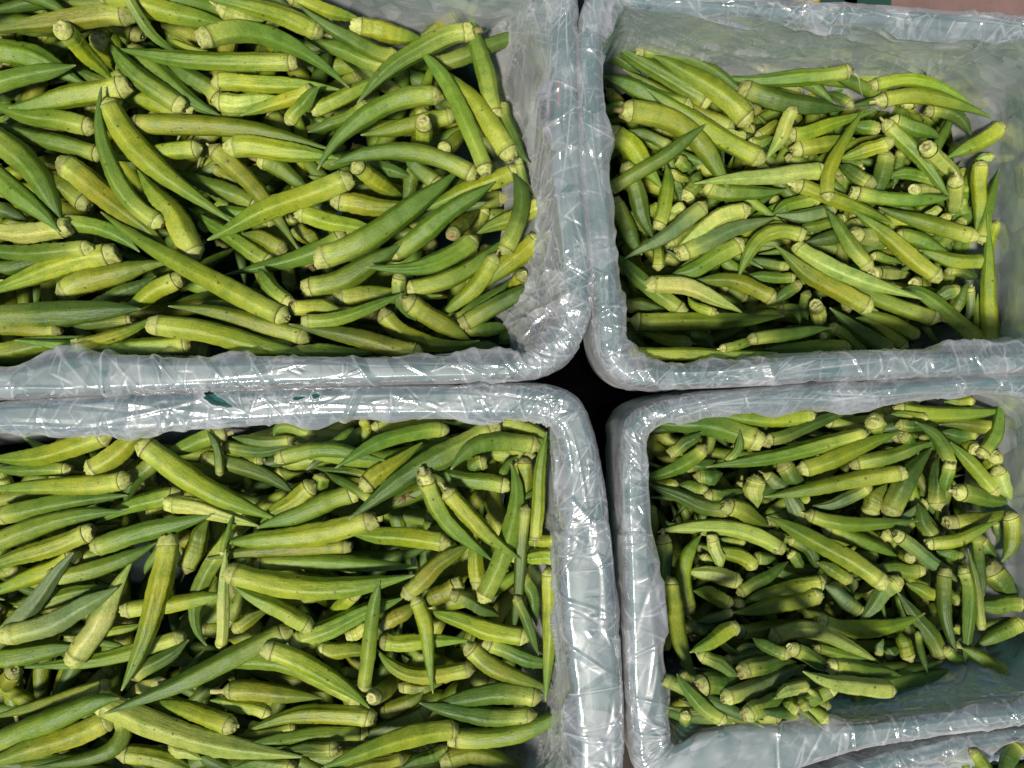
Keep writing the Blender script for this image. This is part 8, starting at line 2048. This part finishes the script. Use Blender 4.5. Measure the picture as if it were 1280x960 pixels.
((-2315,-2787,2464),(-1747,-2700,2464),(-1183,-2591,2464),72,'d','f'),
((-1754,-2998,2469),(-1247,-2821,2491),(-831,-2484,2514),80,'g','f'),
((-1473,-2883,2495),(-1978,-2749,2482),(-2431,-2489,2469),71,'d','f'),
((-4204,-2739,2456),(-3734,-2691,2485),(-3272,-2752,2514),77,'d','f'),
((-1875,-2441,2464),(-1432,-2706,2497),(-956,-2900,2530),70,'g','f'),
((-5360,1688,2425),(-4852,1525,2425),(-4319,1532,2425),81,'y','f'),
((-4022,1477,2424),(-4500,1412,2424),(-4982,1381,2424),75,'o','f'),
((-4966,1826,2424),(-4504,1560,2424),(-4005,1371,2424),71,'y','f'),
((-4111,2583,2424),(-4568,2421,2424),(-5009,2221,2424),72,'o','f'),
((-4206,1969,2424),(-4701,1860,2424),(-5140,1606,2424),73,'g','f'),
((-3879,2106,2425),(-4480,1990,2425),(-5089,2045,2425),80,'g','f'),
((-4862,1009,2425),(-4297,907,2425),(-3722,891,2425),82,'y','f'),
((-4917,440,2477),(-4373,376,2477),(-3842,507,2477),75,'y','f'),
((-5346,1120,2424),(-4829,1473,2424),(-4228,1650,2424),76,'o','f'),
((-4074,1725,2424),(-4616,1574,2424),(-5084,1261,2424),76,'o','f'),
((-5182,825,2424),(-4742,900,2424),(-4300,840,2424),71,'g','f'),
((-4870,409,2468),(-4306,452,2468),(-3747,548,2468),70,'o','f'),
((-4078,722,2428),(-4652,724,2428),(-5225,678,2428),83,'y','f'),
((-5041,1636,2424),(-4536,1536,2424),(-4051,1363,2424),74,'g','f'),
((-5348,1296,2424),(-4774,1397,2424),(-4282,1711,2424),73,'g','f'),
((-5244,898,2424),(-4762,1232,2424),(-4206,1416,2424),72,'g','f'),
((-4988,-2388,2425),(-4451,-2450,2425),(-3978,-2711,2425),79,'o','f'),
((-3837,-1446,2424),(-4346,-1650,2424),(-4859,-1845,2424),71,'g','f'),
((-5034,-1780,2425),(-4524,-1835,2425),(-4033,-1983,2425),78,'o','f'),
((-5499,-518,2425),(-4831,-664,2425),(-4215,-959,2425),83,'o','f'),
((-5132,-2294,2424),(-4655,-2212,2424),(-4182,-2316,2424),75,'y','f'),
((-3958,-1545,2425),(-4462,-1305,2425),(-4977,-1093,2425),79,'g','f'),
((-4135,-1545,2424),(-4587,-1477,2424),(-5045,-1467,2424),71,'y','f'),
((-5493,-1342,2425),(-4811,-1258,2425),(-4186,-970,2425),86,'o','f'),
((-4399,-991,2425),(-4893,-1193,2425),(-5366,-1439,2425),80,'o','f'),
((-4907,-1448,2425),(-4348,-1518,2425),(-3788,-1579,2425),84,'o','f'),
((-3915,-1053,2425),(-4407,-938,2425),(-4844,-686,2425),82,'g','f'),
((-5066,-1315,2424),(-4590,-1440,2424),(-4158,-1676,2424),77,'o','f'),
((-5230,-1273,2425),(-4670,-1394,2425),(-4101,-1457,2425),83,'g','f'),
((-3954,-2180,2425),(-4487,-2442,2425),(-5016,-2712,2425),82,'o','f'),
((-4867,-1446,2425),(-4303,-1571,2425),(-3750,-1735,2425),78,'y','f'),
((-4155,-1072,2425),(-4764,-994,2425),(-5372,-1084,2425),88,'y','f'),
((-4117,2543,2435),(-4739,2351,2435),(-5358,2153,2435),87,'g','f'),
((-3702,2471,2435),(-4297,2420,2435),(-4894,2400,2435),85,'g','f'),
((-4951,1280,2435),(-4360,1086,2435),(-3799,816,2435),79,'o','f'),
((-3894,516,2450),(-4402,641,2450),(-4923,691,2450),79,'g','f'),
((-5173,1868,2435),(-4700,1919,2435),(-4238,2033,2435),84,'y','f'),
((-4915,2092,2435),(-4368,2182,2435),(-3884,2453,2435),85,'o','f'),
((-4251,1941,2435),(-4823,1870,2435),(-5390,1973,2435),86,'y','f'),
((-5280,912,2434),(-4848,752,2434),(-4424,575,2434),76,'o','f'),
((-4166,1179,2435),(-4650,1158,2435),(-5108,999,2435),78,'o','f'),
((-4877,2708,2434),(-4374,2427,2434),(-3853,2180,2434),77,'o','f'),
((-4824,311,2475),(-4393,473,2475),(-4015,737,2475),73,'g','f'),
((-3729,2244,2435),(-4235,2296,2435),(-4730,2418,2435),81,'o','f'),
((-4813,1228,2434),(-4271,1525,2434),(-3662,1629,2434),76,'o','f'),
((-3661,2300,2434),(-4279,2343,2434),(-4897,2314,2434),76,'y','f'),
((-3889,2241,2435),(-4496,2609,2435),(-5197,2721,2435),86,'o','f'),
((-3771,595,2460),(-4283,577,2460),(-4773,724,2460),76,'o','f'),
((-3879,-1991,2434),(-4299,-2110,2434),(-4683,-2316,2434),75,'y','f'),
((-3666,-1647,2435),(-4294,-1570,2435),(-4910,-1719,2435),83,'o','f'),
((-4226,-532,2435),(-4908,-661,2435),(-5552,-921,2435),84,'o','f'),
((-4996,-844,2435),(-4303,-926,2435),(-3630,-1106,2435),85,'g','f'),
((-4080,-864,2434),(-4681,-866,2434),(-5281,-866,2434),75,'g','f'),
((-4890,-1520,2434),(-4371,-1508,2434),(-3881,-1679,2434),76,'o','f'),
((-4324,-1772,2435),(-4784,-1964,2435),(-5221,-2203,2435),81,'o','f'),
((-4050,-1068,2435),(-4679,-832,2435),(-5227,-443,2435),82,'o','f'),
((-3787,-1700,2435),(-4286,-1875,2435),(-4712,-2188,2435),85,'g','f'),
((-3833,-1283,2435),(-4380,-1430,2435),(-4894,-1668,2435),81,'y','f'),
((-4885,-1298,2435),(-4266,-1434,2435),(-3643,-1549,2435),79,'g','f'),
((-4116,-947,2435),(-4583,-1122,2435),(-5053,-1290,2435),84,'g','f'),
((-3862,-716,2435),(-4340,-909,2435),(-4789,-1161,2435),86,'o','f'),
((-3797,-2254,2435),(-4372,-2131,2435),(-4911,-1898,2435),85,'y','f'),
((-3902,-1826,2434),(-4373,-1474,2434),(-4929,-1279,2434),74,'o','f'),
((-5274,-2332,2434),(-4828,-2277,2434),(-4388,-2368,2434),72,'y','f'),
((-4156,1125,2449),(-4776,1070,2449),(-5345,819,2449),82,'y','f'),
((-4199,1557,2448),(-4752,1645,2448),(-5291,1795,2448),74,'y','f'),
((-5060,1658,2448),(-4550,1401,2448),(-3987,1302,2448),72,'y','f'),
((-4917,1218,2449),(-4356,1371,2449),(-3774,1366,2449),85,'y','f'),
((-4140,1192,2448),(-4640,935,2448),(-5138,674,2448),75,'y','f'),
((-5115,819,2449),(-4456,770,2449),(-3797,746,2449),80,'y','f'),
((-4914,2255,2449),(-4353,2054,2449),(-3847,1737,2449),80,'o','f'),
((-5181,1025,2449),(-4764,1311,2449),(-4273,1436,2449),80,'o','f'),
((-4894,591,2476),(-4244,563,2476),(-3595,553,2476),84,'y','f'),
((-3728,1611,2448),(-4244,1636,2448),(-4745,1764,2448),73,'g','f'),
((-4028,2311,2449),(-4465,2489,2449),(-4922,2606,2449),78,'y','f'),
((-4253,2010,2449),(-4785,1799,2449),(-5282,1516,2449),79,'y','f'),
((-5471,1463,2449),(-4879,1369,2449),(-4286,1284,2449),80,'y','f'),
((-5491,1289,2448),(-4889,1214,2448),(-4282,1218,2448),74,'o','f'),
((-4078,1925,2449),(-4588,1983,2449),(-5101,2021,2449),77,'g','f'),
((-3671,725,2484),(-4281,512,2484),(-4918,401,2484),81,'y','f'),
((-5116,-1933,2448),(-4588,-1836,2448),(-4098,-1618,2448),70,'g','f'),
((-4178,-1682,2449),(-4634,-1452,2449),(-5125,-1312,2449),80,'g','f'),
((-3818,-1941,2449),(-4336,-1586,2449),(-4916,-1346,2449),83,'y','f'),
((-5054,-1591,2448),(-4513,-1720,2448),(-3984,-1892,2448),70,'y','f'),
((-5172,-1360,2448),(-4676,-1643,2448),(-4153,-1875,2448),75,'g','f'),
((-4899,-1234,2449),(-4415,-1008,2449),(-3936,-773,2449),85,'o','f'),
((-4727,-702,2449),(-4239,-784,2449),(-3745,-827,2449),82,'o','f'),
((-4799,-2263,2448),(-4374,-2327,2448),(-3999,-2535,2448),70,'g','f'),
((-5213,-1983,2448),(-4802,-1762,2448),(-4349,-1647,2448),70,'o','f'),
((-5356,-1325,2449),(-4736,-1571,2449),(-4080,-1694,2449),80,'y','f'),
((-4056,-1578,2449),(-4477,-1331,2449),(-4943,-1184,2449),83,'g','f'),
((-4412,-1741,2449),(-4883,-1831,2449),(-5360,-1785,2449),78,'g','f'),
((-4804,-1777,2448),(-4435,-2004,2448),(-4026,-2148,2448),70,'o','f'),
((-4914,-1004,2448),(-4401,-838,2448),(-3887,-671,2448),70,'g','f'),
((-4845,-1736,2448),(-4288,-1766,2448),(-3734,-1829,2448),74,'g','f'),
((-5011,-1547,2449),(-4465,-1662,2449),(-3998,-1968,2449),77,'o','f'),
((-1721,-566,2243),(-1174,-503,2243),(-680,-262,2243),78,'g','f'),
((-2029,-462,2241),(-1620,-345,2241),(-1197,-293,2241),69,'g','f'),
((359,-478,2241),(-43,-407,2241),(-451,-383,2241),68,'d','f'),
((59,-516,2254),(-478,-449,2270),(-958,-202,2287),73,'g','f'),
((-1131,-220,2246),(-1534,-484,2304),(-1984,-625,2361),73,'d','f'),
((-1794,-409,2367),(-1319,-377,2367),(-843,-376,2367),68,'d','f'),
((144,-548,2363),(-269,-305,2291),(-750,-206,2220),73,'d','f'),
((-1437,-461,2401),(-1021,-514,2312),(-597,-444,2224),63,'d','f'),
((-548,-186,2276),(-1035,-336,2421),(-1443,-602,2565),77,'d','f'),
((-1437,-455,2617),(-912,-522,2469),(-375,-396,2320),73,'g','f'),
((1902,-2003,2398),(2210,-2167,2398),(2520,-2328,2398),60,'d','f'),
((1267,-2198,2406),(1582,-2231,2406),(1897,-2191,2406),58,'d','f'),
((1999,-2276,2468),(1582,-2184,2468),(1199,-1994,2468),59,'o','f'),
((2184,-2130,2459),(1851,-2174,2512),(1534,-2258,2566),52,'g','f'),
((2150,-2118,2502),(2550,-2183,2445),(2958,-2243,2388),64,'g','f'),
((2311,-2074,2564),(2716,-2148,2468),(3128,-2104,2372),54,'o','f'),
((2354,-2073,2604),(2824,-2037,2466),(3315,-2153,2328),56,'d','f'),
((1982,-2226,2625),(1643,-2111,2546),(1284,-2023,2467),51,'g','f'),
((2388,-2196,2583),(2727,-2085,2531),(3072,-1973,2479),57,'g','f'),
((1043,-2211,2394),(1403,-2165,2521),(1719,-1979,2649),51,'d','f'),
((2432,-2111,2683),(2872,-2068,2550),(3336,-2052,2417),54,'g','f'),
((1514,-1880,2699),(1835,-2087,2590),(2198,-2228,2480),58,'d','f'),
((1587,-2263,2555),(1880,-2282,2619),(2161,-2183,2683),57,'y','f'),
((1415,-2139,2592),(1807,-2174,2655),(2190,-2213,2718),57,'y','f'),
((1568,-2394,2716),(1877,-2147,2726),(2249,-2022,2736),57,'d','f'),
((2104,-2210,2786),(1765,-2179,2786),(1430,-2123,2786),55,'g','f'),
((981,-2358,2595),(1336,-2143,2738),(1705,-2083,2880),53,'o','f'),
((1828,-2266,2787),(1481,-2232,2771),(1141,-2150,2756),55,'d','f'),
((1242,-2225,2806),(1580,-2128,2847),(1920,-2146,2888),52,'y','f'),
((1141,-1958,2785),(1440,-2113,2887),(1742,-2234,2988),55,'d','f'),
((1985,-2099,2865),(1652,-2139,2964),(1329,-2176,3064),52,'y','f'),
((2091,-2119,2985),(1736,-2056,2947),(1371,-2028,2910),55,'d','f'),
((2058,-2195,3042),(1819,-2051,3018),(1545,-1980,2994),50,'y','f'),
((2085,-1945,3097),(1819,-2081,3075),(1535,-2177,3053),55,'g','f'),
((1399,-2027,2975),(1708,-2037,3102),(1958,-2165,3229),49,'o','f'),
((1451,-2137,3094),(1172,-2172,2983),(892,-2136,2872),54,'g','f'),
((1713,-2100,3179),(1353,-2122,3123),(990,-2085,3068),52,'o','f'),
((995,-1927,3003),(1294,-2036,3134),(1575,-2144,3266),52,'d','f'),
((1029,-161,2011),(1391,-272,2011),(1689,-507,2011),58,'d','f'),
((2154,-426,2010),(1841,-300,2010),(1503,-294,2010),54,'g','f'),
((2918,-432,2011),(3318,-363,2011),(3687,-196,2011),60,'d','f'),
((3876,-300,2008),(3456,-330,2066),(3057,-431,2123),64,'g','f'),
((3075,-194,2012),(2670,-398,2012),(2223,-469,2012),68,'d','f'),
((2371,-271,2059),(2803,-400,2096),(3245,-460,2132),63,'d','f'),
((1716,-253,2126),(1327,-313,2059),(931,-380,1992),60,'d','f'),
((2818,-368,2217),(3194,-443,2142),(3580,-396,2068),60,'d','f'),
((2491,-386,2120),(2797,-322,2226),(3097,-324,2333),57,'d','f'),
((2248,-259,2069),(1907,-328,2069),(1565,-386,2069),61,'d','f'),
((2213,2264,2012),(1859,2292,2012),(1520,2394,2012),64,'d','f'),
((3335,2168,2010),(3052,2306,2010),(2756,2413,2010),53,'d','f'),
((2235,2132,2081),(1823,2259,2081),(1426,2428,2081),63,'d','f'),
((3166,2479,2024),(2761,2388,2024),(2404,2177,2024),59,'g','f'),
((2844,2279,2103),(2436,2300,2066),(2023,2324,2030),64,'g','f'),
((1924,2423,2028),(2198,2288,2100),(2426,2081,2171),55,'g','f'),
((3045,2160,2060),(2619,2226,2142),(2254,2413,2224),60,'g','f'),
((3781,2134,2011),(3376,2232,2027),(2988,2381,2043),65,'d','f'),
((3312,2396,2055),(2907,2172,2142),(2474,2056,2230),56,'d','f'),
((2931,2084,2153),(3300,2245,2095),(3696,2346,2037),60,'g','f'),
((3357,-3694,2207),(3594,-3423,2207),(3808,-3132,2207),61,'o','f'),
((1787,-3353,2208),(2231,-3450,2208),(2674,-3351,2208),73,'o','f'),
((3645,-3437,2235),(3205,-3300,2218),(2869,-2982,2201),64,'o','f'),
((3898,-2764,2207),(4029,-3244,2207),(3943,-3735,2207),71,'o','f'),
((3387,-3118,2270),(3101,-3358,2234),(2902,-3689,2197),64,'o','f'),
((1999,-3183,2207),(2448,-3260,2207),(2863,-3448,2207),71,'o','f'),
((4299,-3593,2220),(4042,-3216,2236),(3924,-2780,2251),67,'o','f'),
((4118,-3415,2255),(3790,-3203,2227),(3460,-2988,2199),64,'o','f'),
((3296,-2964,2277),(2997,-3338,2237),(2659,-3681,2198),66,'y','f'),
((2189,-3379,2235),(2565,-3275,2235),(2857,-3018,2235),59,'y','f'),
((2902,-3034,2251),(2601,-3360,2240),(2203,-3555,2229),62,'y','f'),
((3795,-2969,2229),(3465,-3306,2249),(3325,-3747,2268),63,'g','f'),
((2144,-3156,2232),(2492,-3212,2255),(2835,-3278,2278),61,'o','f'),
((2301,-3110,2208),(2763,-2911,2208),(3264,-2867,2208),73,'o','f'),
((2605,-3017,2300),(2243,-3461,2247),(1803,-3833,2194),72,'g','f'),
((3605,-3739,2208),(3919,-3335,2264),(4304,-3026,2320),71,'g','f'),
((3539,-2980,2298),(3203,-3037,2294),(2877,-3134,2289),57,'o','f'),
((3454,-2830,2298),(3797,-3071,2306),(4183,-3233,2314),63,'o','f'),
((2057,-3419,2295),(2463,-3487,2256),(2861,-3397,2218),60,'o','f'),
((3038,-2984,2311),(3583,-3011,2316),(4109,-3153,2320),69,'o','f'),
((3948,-3166,2320),(3604,-3028,2320),(3283,-2841,2320),54,'o','f'),
((2281,-3795,2266),(2485,-3369,2292),(2704,-2954,2318),63,'o','f'),
((3329,-3700,2271),(3120,-3307,2293),(2852,-2956,2314),70,'g','f'),
((3408,-3262,2320),(3042,-3235,2320),(2684,-3319,2320),56,'y','f'),
((4259,-3001,2320),(4137,-3393,2286),(4122,-3815,2253),63,'y','f'),
((3031,-3105,2311),(3448,-3109,2315),(3863,-3068,2320),65,'o','f'),
((2328,-3096,2269),(1998,-3344,2243),(1658,-3585,2216),58,'y','f'),
((3495,-3637,2320),(3509,-3207,2320),(3716,-2830,2320),54,'y','f'),
((3218,-2979,2320),(3401,-3410,2320),(3659,-3801,2320),63,'g','f'),
((3708,-3025,2320),(3477,-3385,2320),(3225,-3731,2320),65,'o','f'),
((3264,-3334,2320),(3737,-3275,2320),(4165,-3066,2320),64,'g','f'),
((2944,-3707,2261),(2620,-3360,2290),(2255,-3064,2320),65,'g','f'),
((3311,-2884,2320),(3162,-3341,2313),(3051,-3810,2305),68,'g','f'),
((4069,-2722,2320),(3650,-2908,2320),(3205,-3016,2320),65,'g','f'),
((3926,-3622,2320),(3810,-3274,2320),(3848,-2910,2320),56,'d','f'),
((2385,-3346,2320),(2838,-3243,2320),(3303,-3225,2320),65,'g','f'),
((4222,-2797,2320),(3948,-3162,2320),(3757,-3577,2320),61,'d','f'),
((2208,-3429,2320),(2498,-3253,2320),(2803,-3103,2320),55,'g','f'),
((2158,-3574,2320),(2544,-3249,2320),(2977,-2989,2320),62,'g','f'),
((4063,-3496,2320),(3672,-3307,2320),(3333,-3035,2320),67,'d','f'),
((3666,-3069,2320),(3319,-3217,2320),(2947,-3280,2320),54,'g','f'),
((3579,-3641,2320),(3898,-3294,2320),(4164,-2905,2320),58,'g','f'),
((3947,-3118,2320),(3441,-3219,2320),(2962,-3412,2320),62,'d','f'),
((2592,-3561,2320),(2821,-3272,2320),(3035,-2971,2320),57,'g','f'),
((3342,-3271,2320),(2954,-3178,2320),(2557,-3222,2320),63,'y','f'),
((4187,-3149,2320),(3713,-3104,2320),(3244,-3180,2320),56,'g','f'),
((3621,-3386,2320),(3287,-3277,2320),(2947,-3185,2320),53,'g','f'),
((3454,-3633,2320),(3750,-3330,2320),(4032,-3013,2320),50,'d','f'),
((2972,-3425,2320),(2557,-3373,2320),(2149,-3283,2320),57,'g','f'),
((3369,-3682,2320),(3178,-3318,2320),(3167,-2907,2320),53,'d','f'),
((4216,-2734,2320),(4190,-3132,2320),(4015,-3490,2320),61,'y','f'),
((2394,-3412,2320),(2729,-3165,2320),(3138,-3085,2320),65,'d','f'),
((2771,-3566,2320),(2399,-3399,2320),(2093,-3129,2320),63,'y','f'),
((3709,-3484,2320),(3327,-3328,2320),(3041,-3031,2320),55,'g','f'),
((2642,-3502,2320),(3069,-3242,2320),(3547,-3092,2320),58,'y','f'),
((2898,-2984,2320),(2728,-3324,2320),(2681,-3700,2320),54,'d','f'),
((2335,-3132,2320),(2765,-3010,2320),(3211,-2974,2320),63,'g','f'),
((1977,-3540,2320),(2329,-3383,2320),(2641,-3156,2320),53,'g','f'),
((2828,-3016,2320),(3151,-3235,2320),(3499,-3412,2320),53,'d','f'),
((3627,-2930,2320),(3275,-3072,2320),(2895,-3076,2320),50,'g','f'),
((2993,-2388,3022),(3071,-2499,3091),(3116,-2647,3159),42,'y',''),
((3065,-2580,2692),(3104,-2611,2723),(3110,-2701,2754),31,'g',''),
((3063,-2916,2274),(3203,-2807,2347),(3426,-2753,2420),56,'g',''),
((3331,-2361,2988),(3231,-2442,3044),(3164,-2598,3099),55,'d',''),
]
for i, (s, m, t, r, code, fl, label) in enumerate(OKRA):
    R = np.random.default_rng(5000+i)
    s, m, t = (np.array(v, float)*1e-4 for v in (s, m, t)); r = r*1e-4
    pod, cap = pod_geometry(s, m, t, r, code, R, stalk='k' in fl)
    org = (s+t)/2; org[2] -= r
    e = empty('okra', org, label=label, category='okra', group='okra pods heaped in the crates')
    obj('pod', mesh_from('pod', pod[0]-org, quads_to_faces(pod[1], pod[2]), pod[3], pod[4]), M_POD, e)
    obj('stem_cap', mesh_from('stem_cap', cap[0]-org, cap[1], cap[2]), M_CAP, e)
# the pods lower in the heaps, seen only in slivers
VV, FF, CC, UU, V2, F2, C2 = [], [], [], [], [], [], []; nv = nv2 = 0
for i, (s, m, t, r, code, fl) in enumerate(REST):
    R = np.random.default_rng(9000+i)
    s, m, t = (np.array(v, float)*1e-4 for v in (s, m, t)); r = r*1e-4
    pod, cap = pod_geometry(s, m, t, r, code, R, lo=(fl == 'f'))
    VV.append(pod[0]); CC.append(pod[3]); UU.append(pod[4]); FF += [tuple(a+nv for a in f) for f in quads_to_faces(pod[1], pod[2])]; nv += len(pod[0])
    V2.append(cap[0]); C2.append(cap[2]); F2.append(cap[1]+nv2); nv2 += len(cap[0])
heap = obj('okra_heap', mesh_from('okra_heap', np.vstack(VV), FF, np.vstack(CC), np.vstack(UU)), M_POD, kind='stuff',
           label='okra pods lying deeper in the crates under the top ones', category='okra heap')
obj('stem_cap', mesh_from('stem_cap', np.vstack(V2), np.vstack(F2), np.vstack(C2)), M_CAP, heap, kind='stuff')
# ------------------------------------------------------------------ what shows past the upper right crate
def box_bm(w, d, h, th):
    V = []; F = []
    def box(x0, y0, z0, x1, y1, z1):
        b = len(V)
        V.extend([(x, y, z) for z in (z0, z1) for y in (y0, y1) for x in (x0, x1)])
        F.extend([tuple(b+i for i in f) for f in ((0, 2, 3, 1), (4, 5, 7, 6), (0, 1, 5, 4), (2, 6, 7, 3), (0, 4, 6, 2), (1, 3, 7, 5))])
    return V, F, box
def back_crate(x0, y0, w, d, h, label):
    root = empty('crate', (x0+w/2, y0+d/2, 0), label=label, category='crate')
    for nm in ('wall', 'rim', 'base'):
        V, F, box = box_bm(w, d, h, .004)
        a, b = -w/2, -d/2
        if nm == 'wall':
            box(a, b, .004, -a, b+.004, h-.01); box(a, -b-.004, .004, -a, -b, h-.01); box(a, b+.005, .004, a+.004, -b-.005, h-.01); box(-a-.004, b+.005, .004, -a, -b-.005, h-.01)
            for k in range(5): box(a+w*(k+.5)/5-.003, b-.005, .01, a+w*(k+.5)/5+.003, b-.0005, h-.012)
        elif nm == 'rim':
            box(a-.008, b-.008, h-.009, -a+.008, b+.006, h); box(a-.008, -b-.006, h-.009, -a+.008, -b+.008, h); box(a-.008, b+.0065, h-.009, a+.006, -b-.0065, h); box(-a-.006, b+.0065, h-.009, -a+.008, -b-.0065, h)
        else: box(a+.005, b+.005, .003, -a-.005, -b-.005, .008)
        obj(nm, mesh_from(nm, V, F, smooth=False), M_CRATE2, root)
    return root
p = at(1031, 6, .22)
q = at(1058, 6, .22)
back_crate(q[0]-.27, p[1], .27, .2, .22, 'dark green crate behind the film at the top, left of the narrow gap')
p = at(1069, 3, .22)
back_crate(p[0], p[1], .019, .2, .22, 'narrow dark green crate end at the top, beside the brown floor')

# a faint red stripe on the upper left crate's rim, under the film
tl = [o for o in bpy.data.objects if o.get('label') == CRATE_LABEL['TL']][0]
p = at(699, 117, RIM_Z-.0012); c0 = Vector(tl.location)
V = [(p[0]+dx, p[1]+dy, RIM_Z-.0019+dz) for dz in (0, .0006) for dx, dy in ((-.0009, -.009), (.0009, -.009), (.0006, .009), (-.0012, .009))]
V = [tuple(Vector(v)-c0) for v in V]
obj('red_mark', mesh_from('red_mark', V, [(3, 2, 1, 0), (4, 5, 6, 7), (0, 1, 5, 4), (1, 2, 6, 5), (2, 3, 7, 6), (3, 0, 4, 7)], smooth=False), M_RED, tl)
# something yellow at the very top edge, past the film
yc = at(1008, -6, .24)
yr = empty('yellow_bundle', yc, label='rounded yellow thing half hidden behind the film at the top edge', category='bundle')
V = []; nu_, nv_ = 24, 12
for i in range(nv_+1):
    ph = math.pi*i/nv_
    for j in range(nu_):
        th = 2*math.pi*j/nu_
        rr_ = 1+.05*math.sin(3*th)+.03*math.sin(5*th+1)
        V.append((.013*rr_*math.sin(ph)*math.cos(th), .008*rr_*math.sin(ph)*math.sin(th), .009*math.cos(ph)))
F = [(i*nu_+j, (i+1)*nu_+j, (i+1)*nu_+(j+1) % nu_, i*nu_+(j+1) % nu_) for i in range(nv_) for j in range(nu_)]
obj('yellow_skin', mesh_from('yellow_skin', V, F), M_YEL, yr)

# dry bits lying on the pods
def strand(pts, r0, r1, seg=6):
    P_ = catmull_open(np.array(pts), 8); D = unit(np.gradient(P_, axis=0)); n_, b_ = frames(D); k = len(P_)
    th = np.linspace(0, 2*math.pi, seg, endpoint=False); rr_ = np.linspace(r0, r1, k)[:, None, None]
    V = (P_[:, None]+rr_*(np.cos(th)[None, :, None]*n_[:, None]+np.sin(th)[None, :, None]*b_[:, None])).reshape(-1, 3)
    F = [(i*seg+j, i*seg+(j+1) % seg, (i+1)*seg+(j+1) % seg, (i+1)*seg+j) for i in range(k-1) for j in range(seg)]
    return V, F
def catmull_open(P_, m_):
    t_ = np.linspace(0, len(P_)-1, (len(P_)-1)*m_+1); i0 = np.minimum(t_.astype(int), len(P_)-2); f = t_-i0
    g = np.gradient(P_, axis=0); f = f[:, None]
    return (2*f**3-3*f**2+1)*P_[i0]+(f**3-2*f**2+f)*g[i0]+(-2*f**3+3*f**2)*P_[i0+1]+(f**3-f**2)*g[i0+1]
V, F = strand([at(1062, 91, .262), at(1070, 93, .266), at(1074, 101, .262), at(1075, 110, .255), at(1078, 119, .245)], .0006, .0003)
obj('stem_fibre', mesh_from('stem_fibre', V, F), M_STRAW, label='thin pale fibre curling beside a long okra near the back wall of upper right crate', category='plant fibre')
VV, FF, k_ = [], [], 0
for j, (dx, dy) in enumerate(((-9, 9), (-4, 12), (-1, 12), (10, -6), (14, 3), (-13, 4))):
    V, F = strand([at(506, 620, .292), at(506+dx*.5, 620+dy*.5, .295), at(506+dx, 620+dy, .289)], .0011, .0004, 5)
    VV.append(V); FF += [tuple(a+k_ for a in f) for f in F]; k_ += len(V)
obj('dried_flower', mesh_from('dried_flower', np.vstack(VV), FF), M_BROWN, label='small brown dried flower wisp between pods in the lower left crate', category='dried flower')
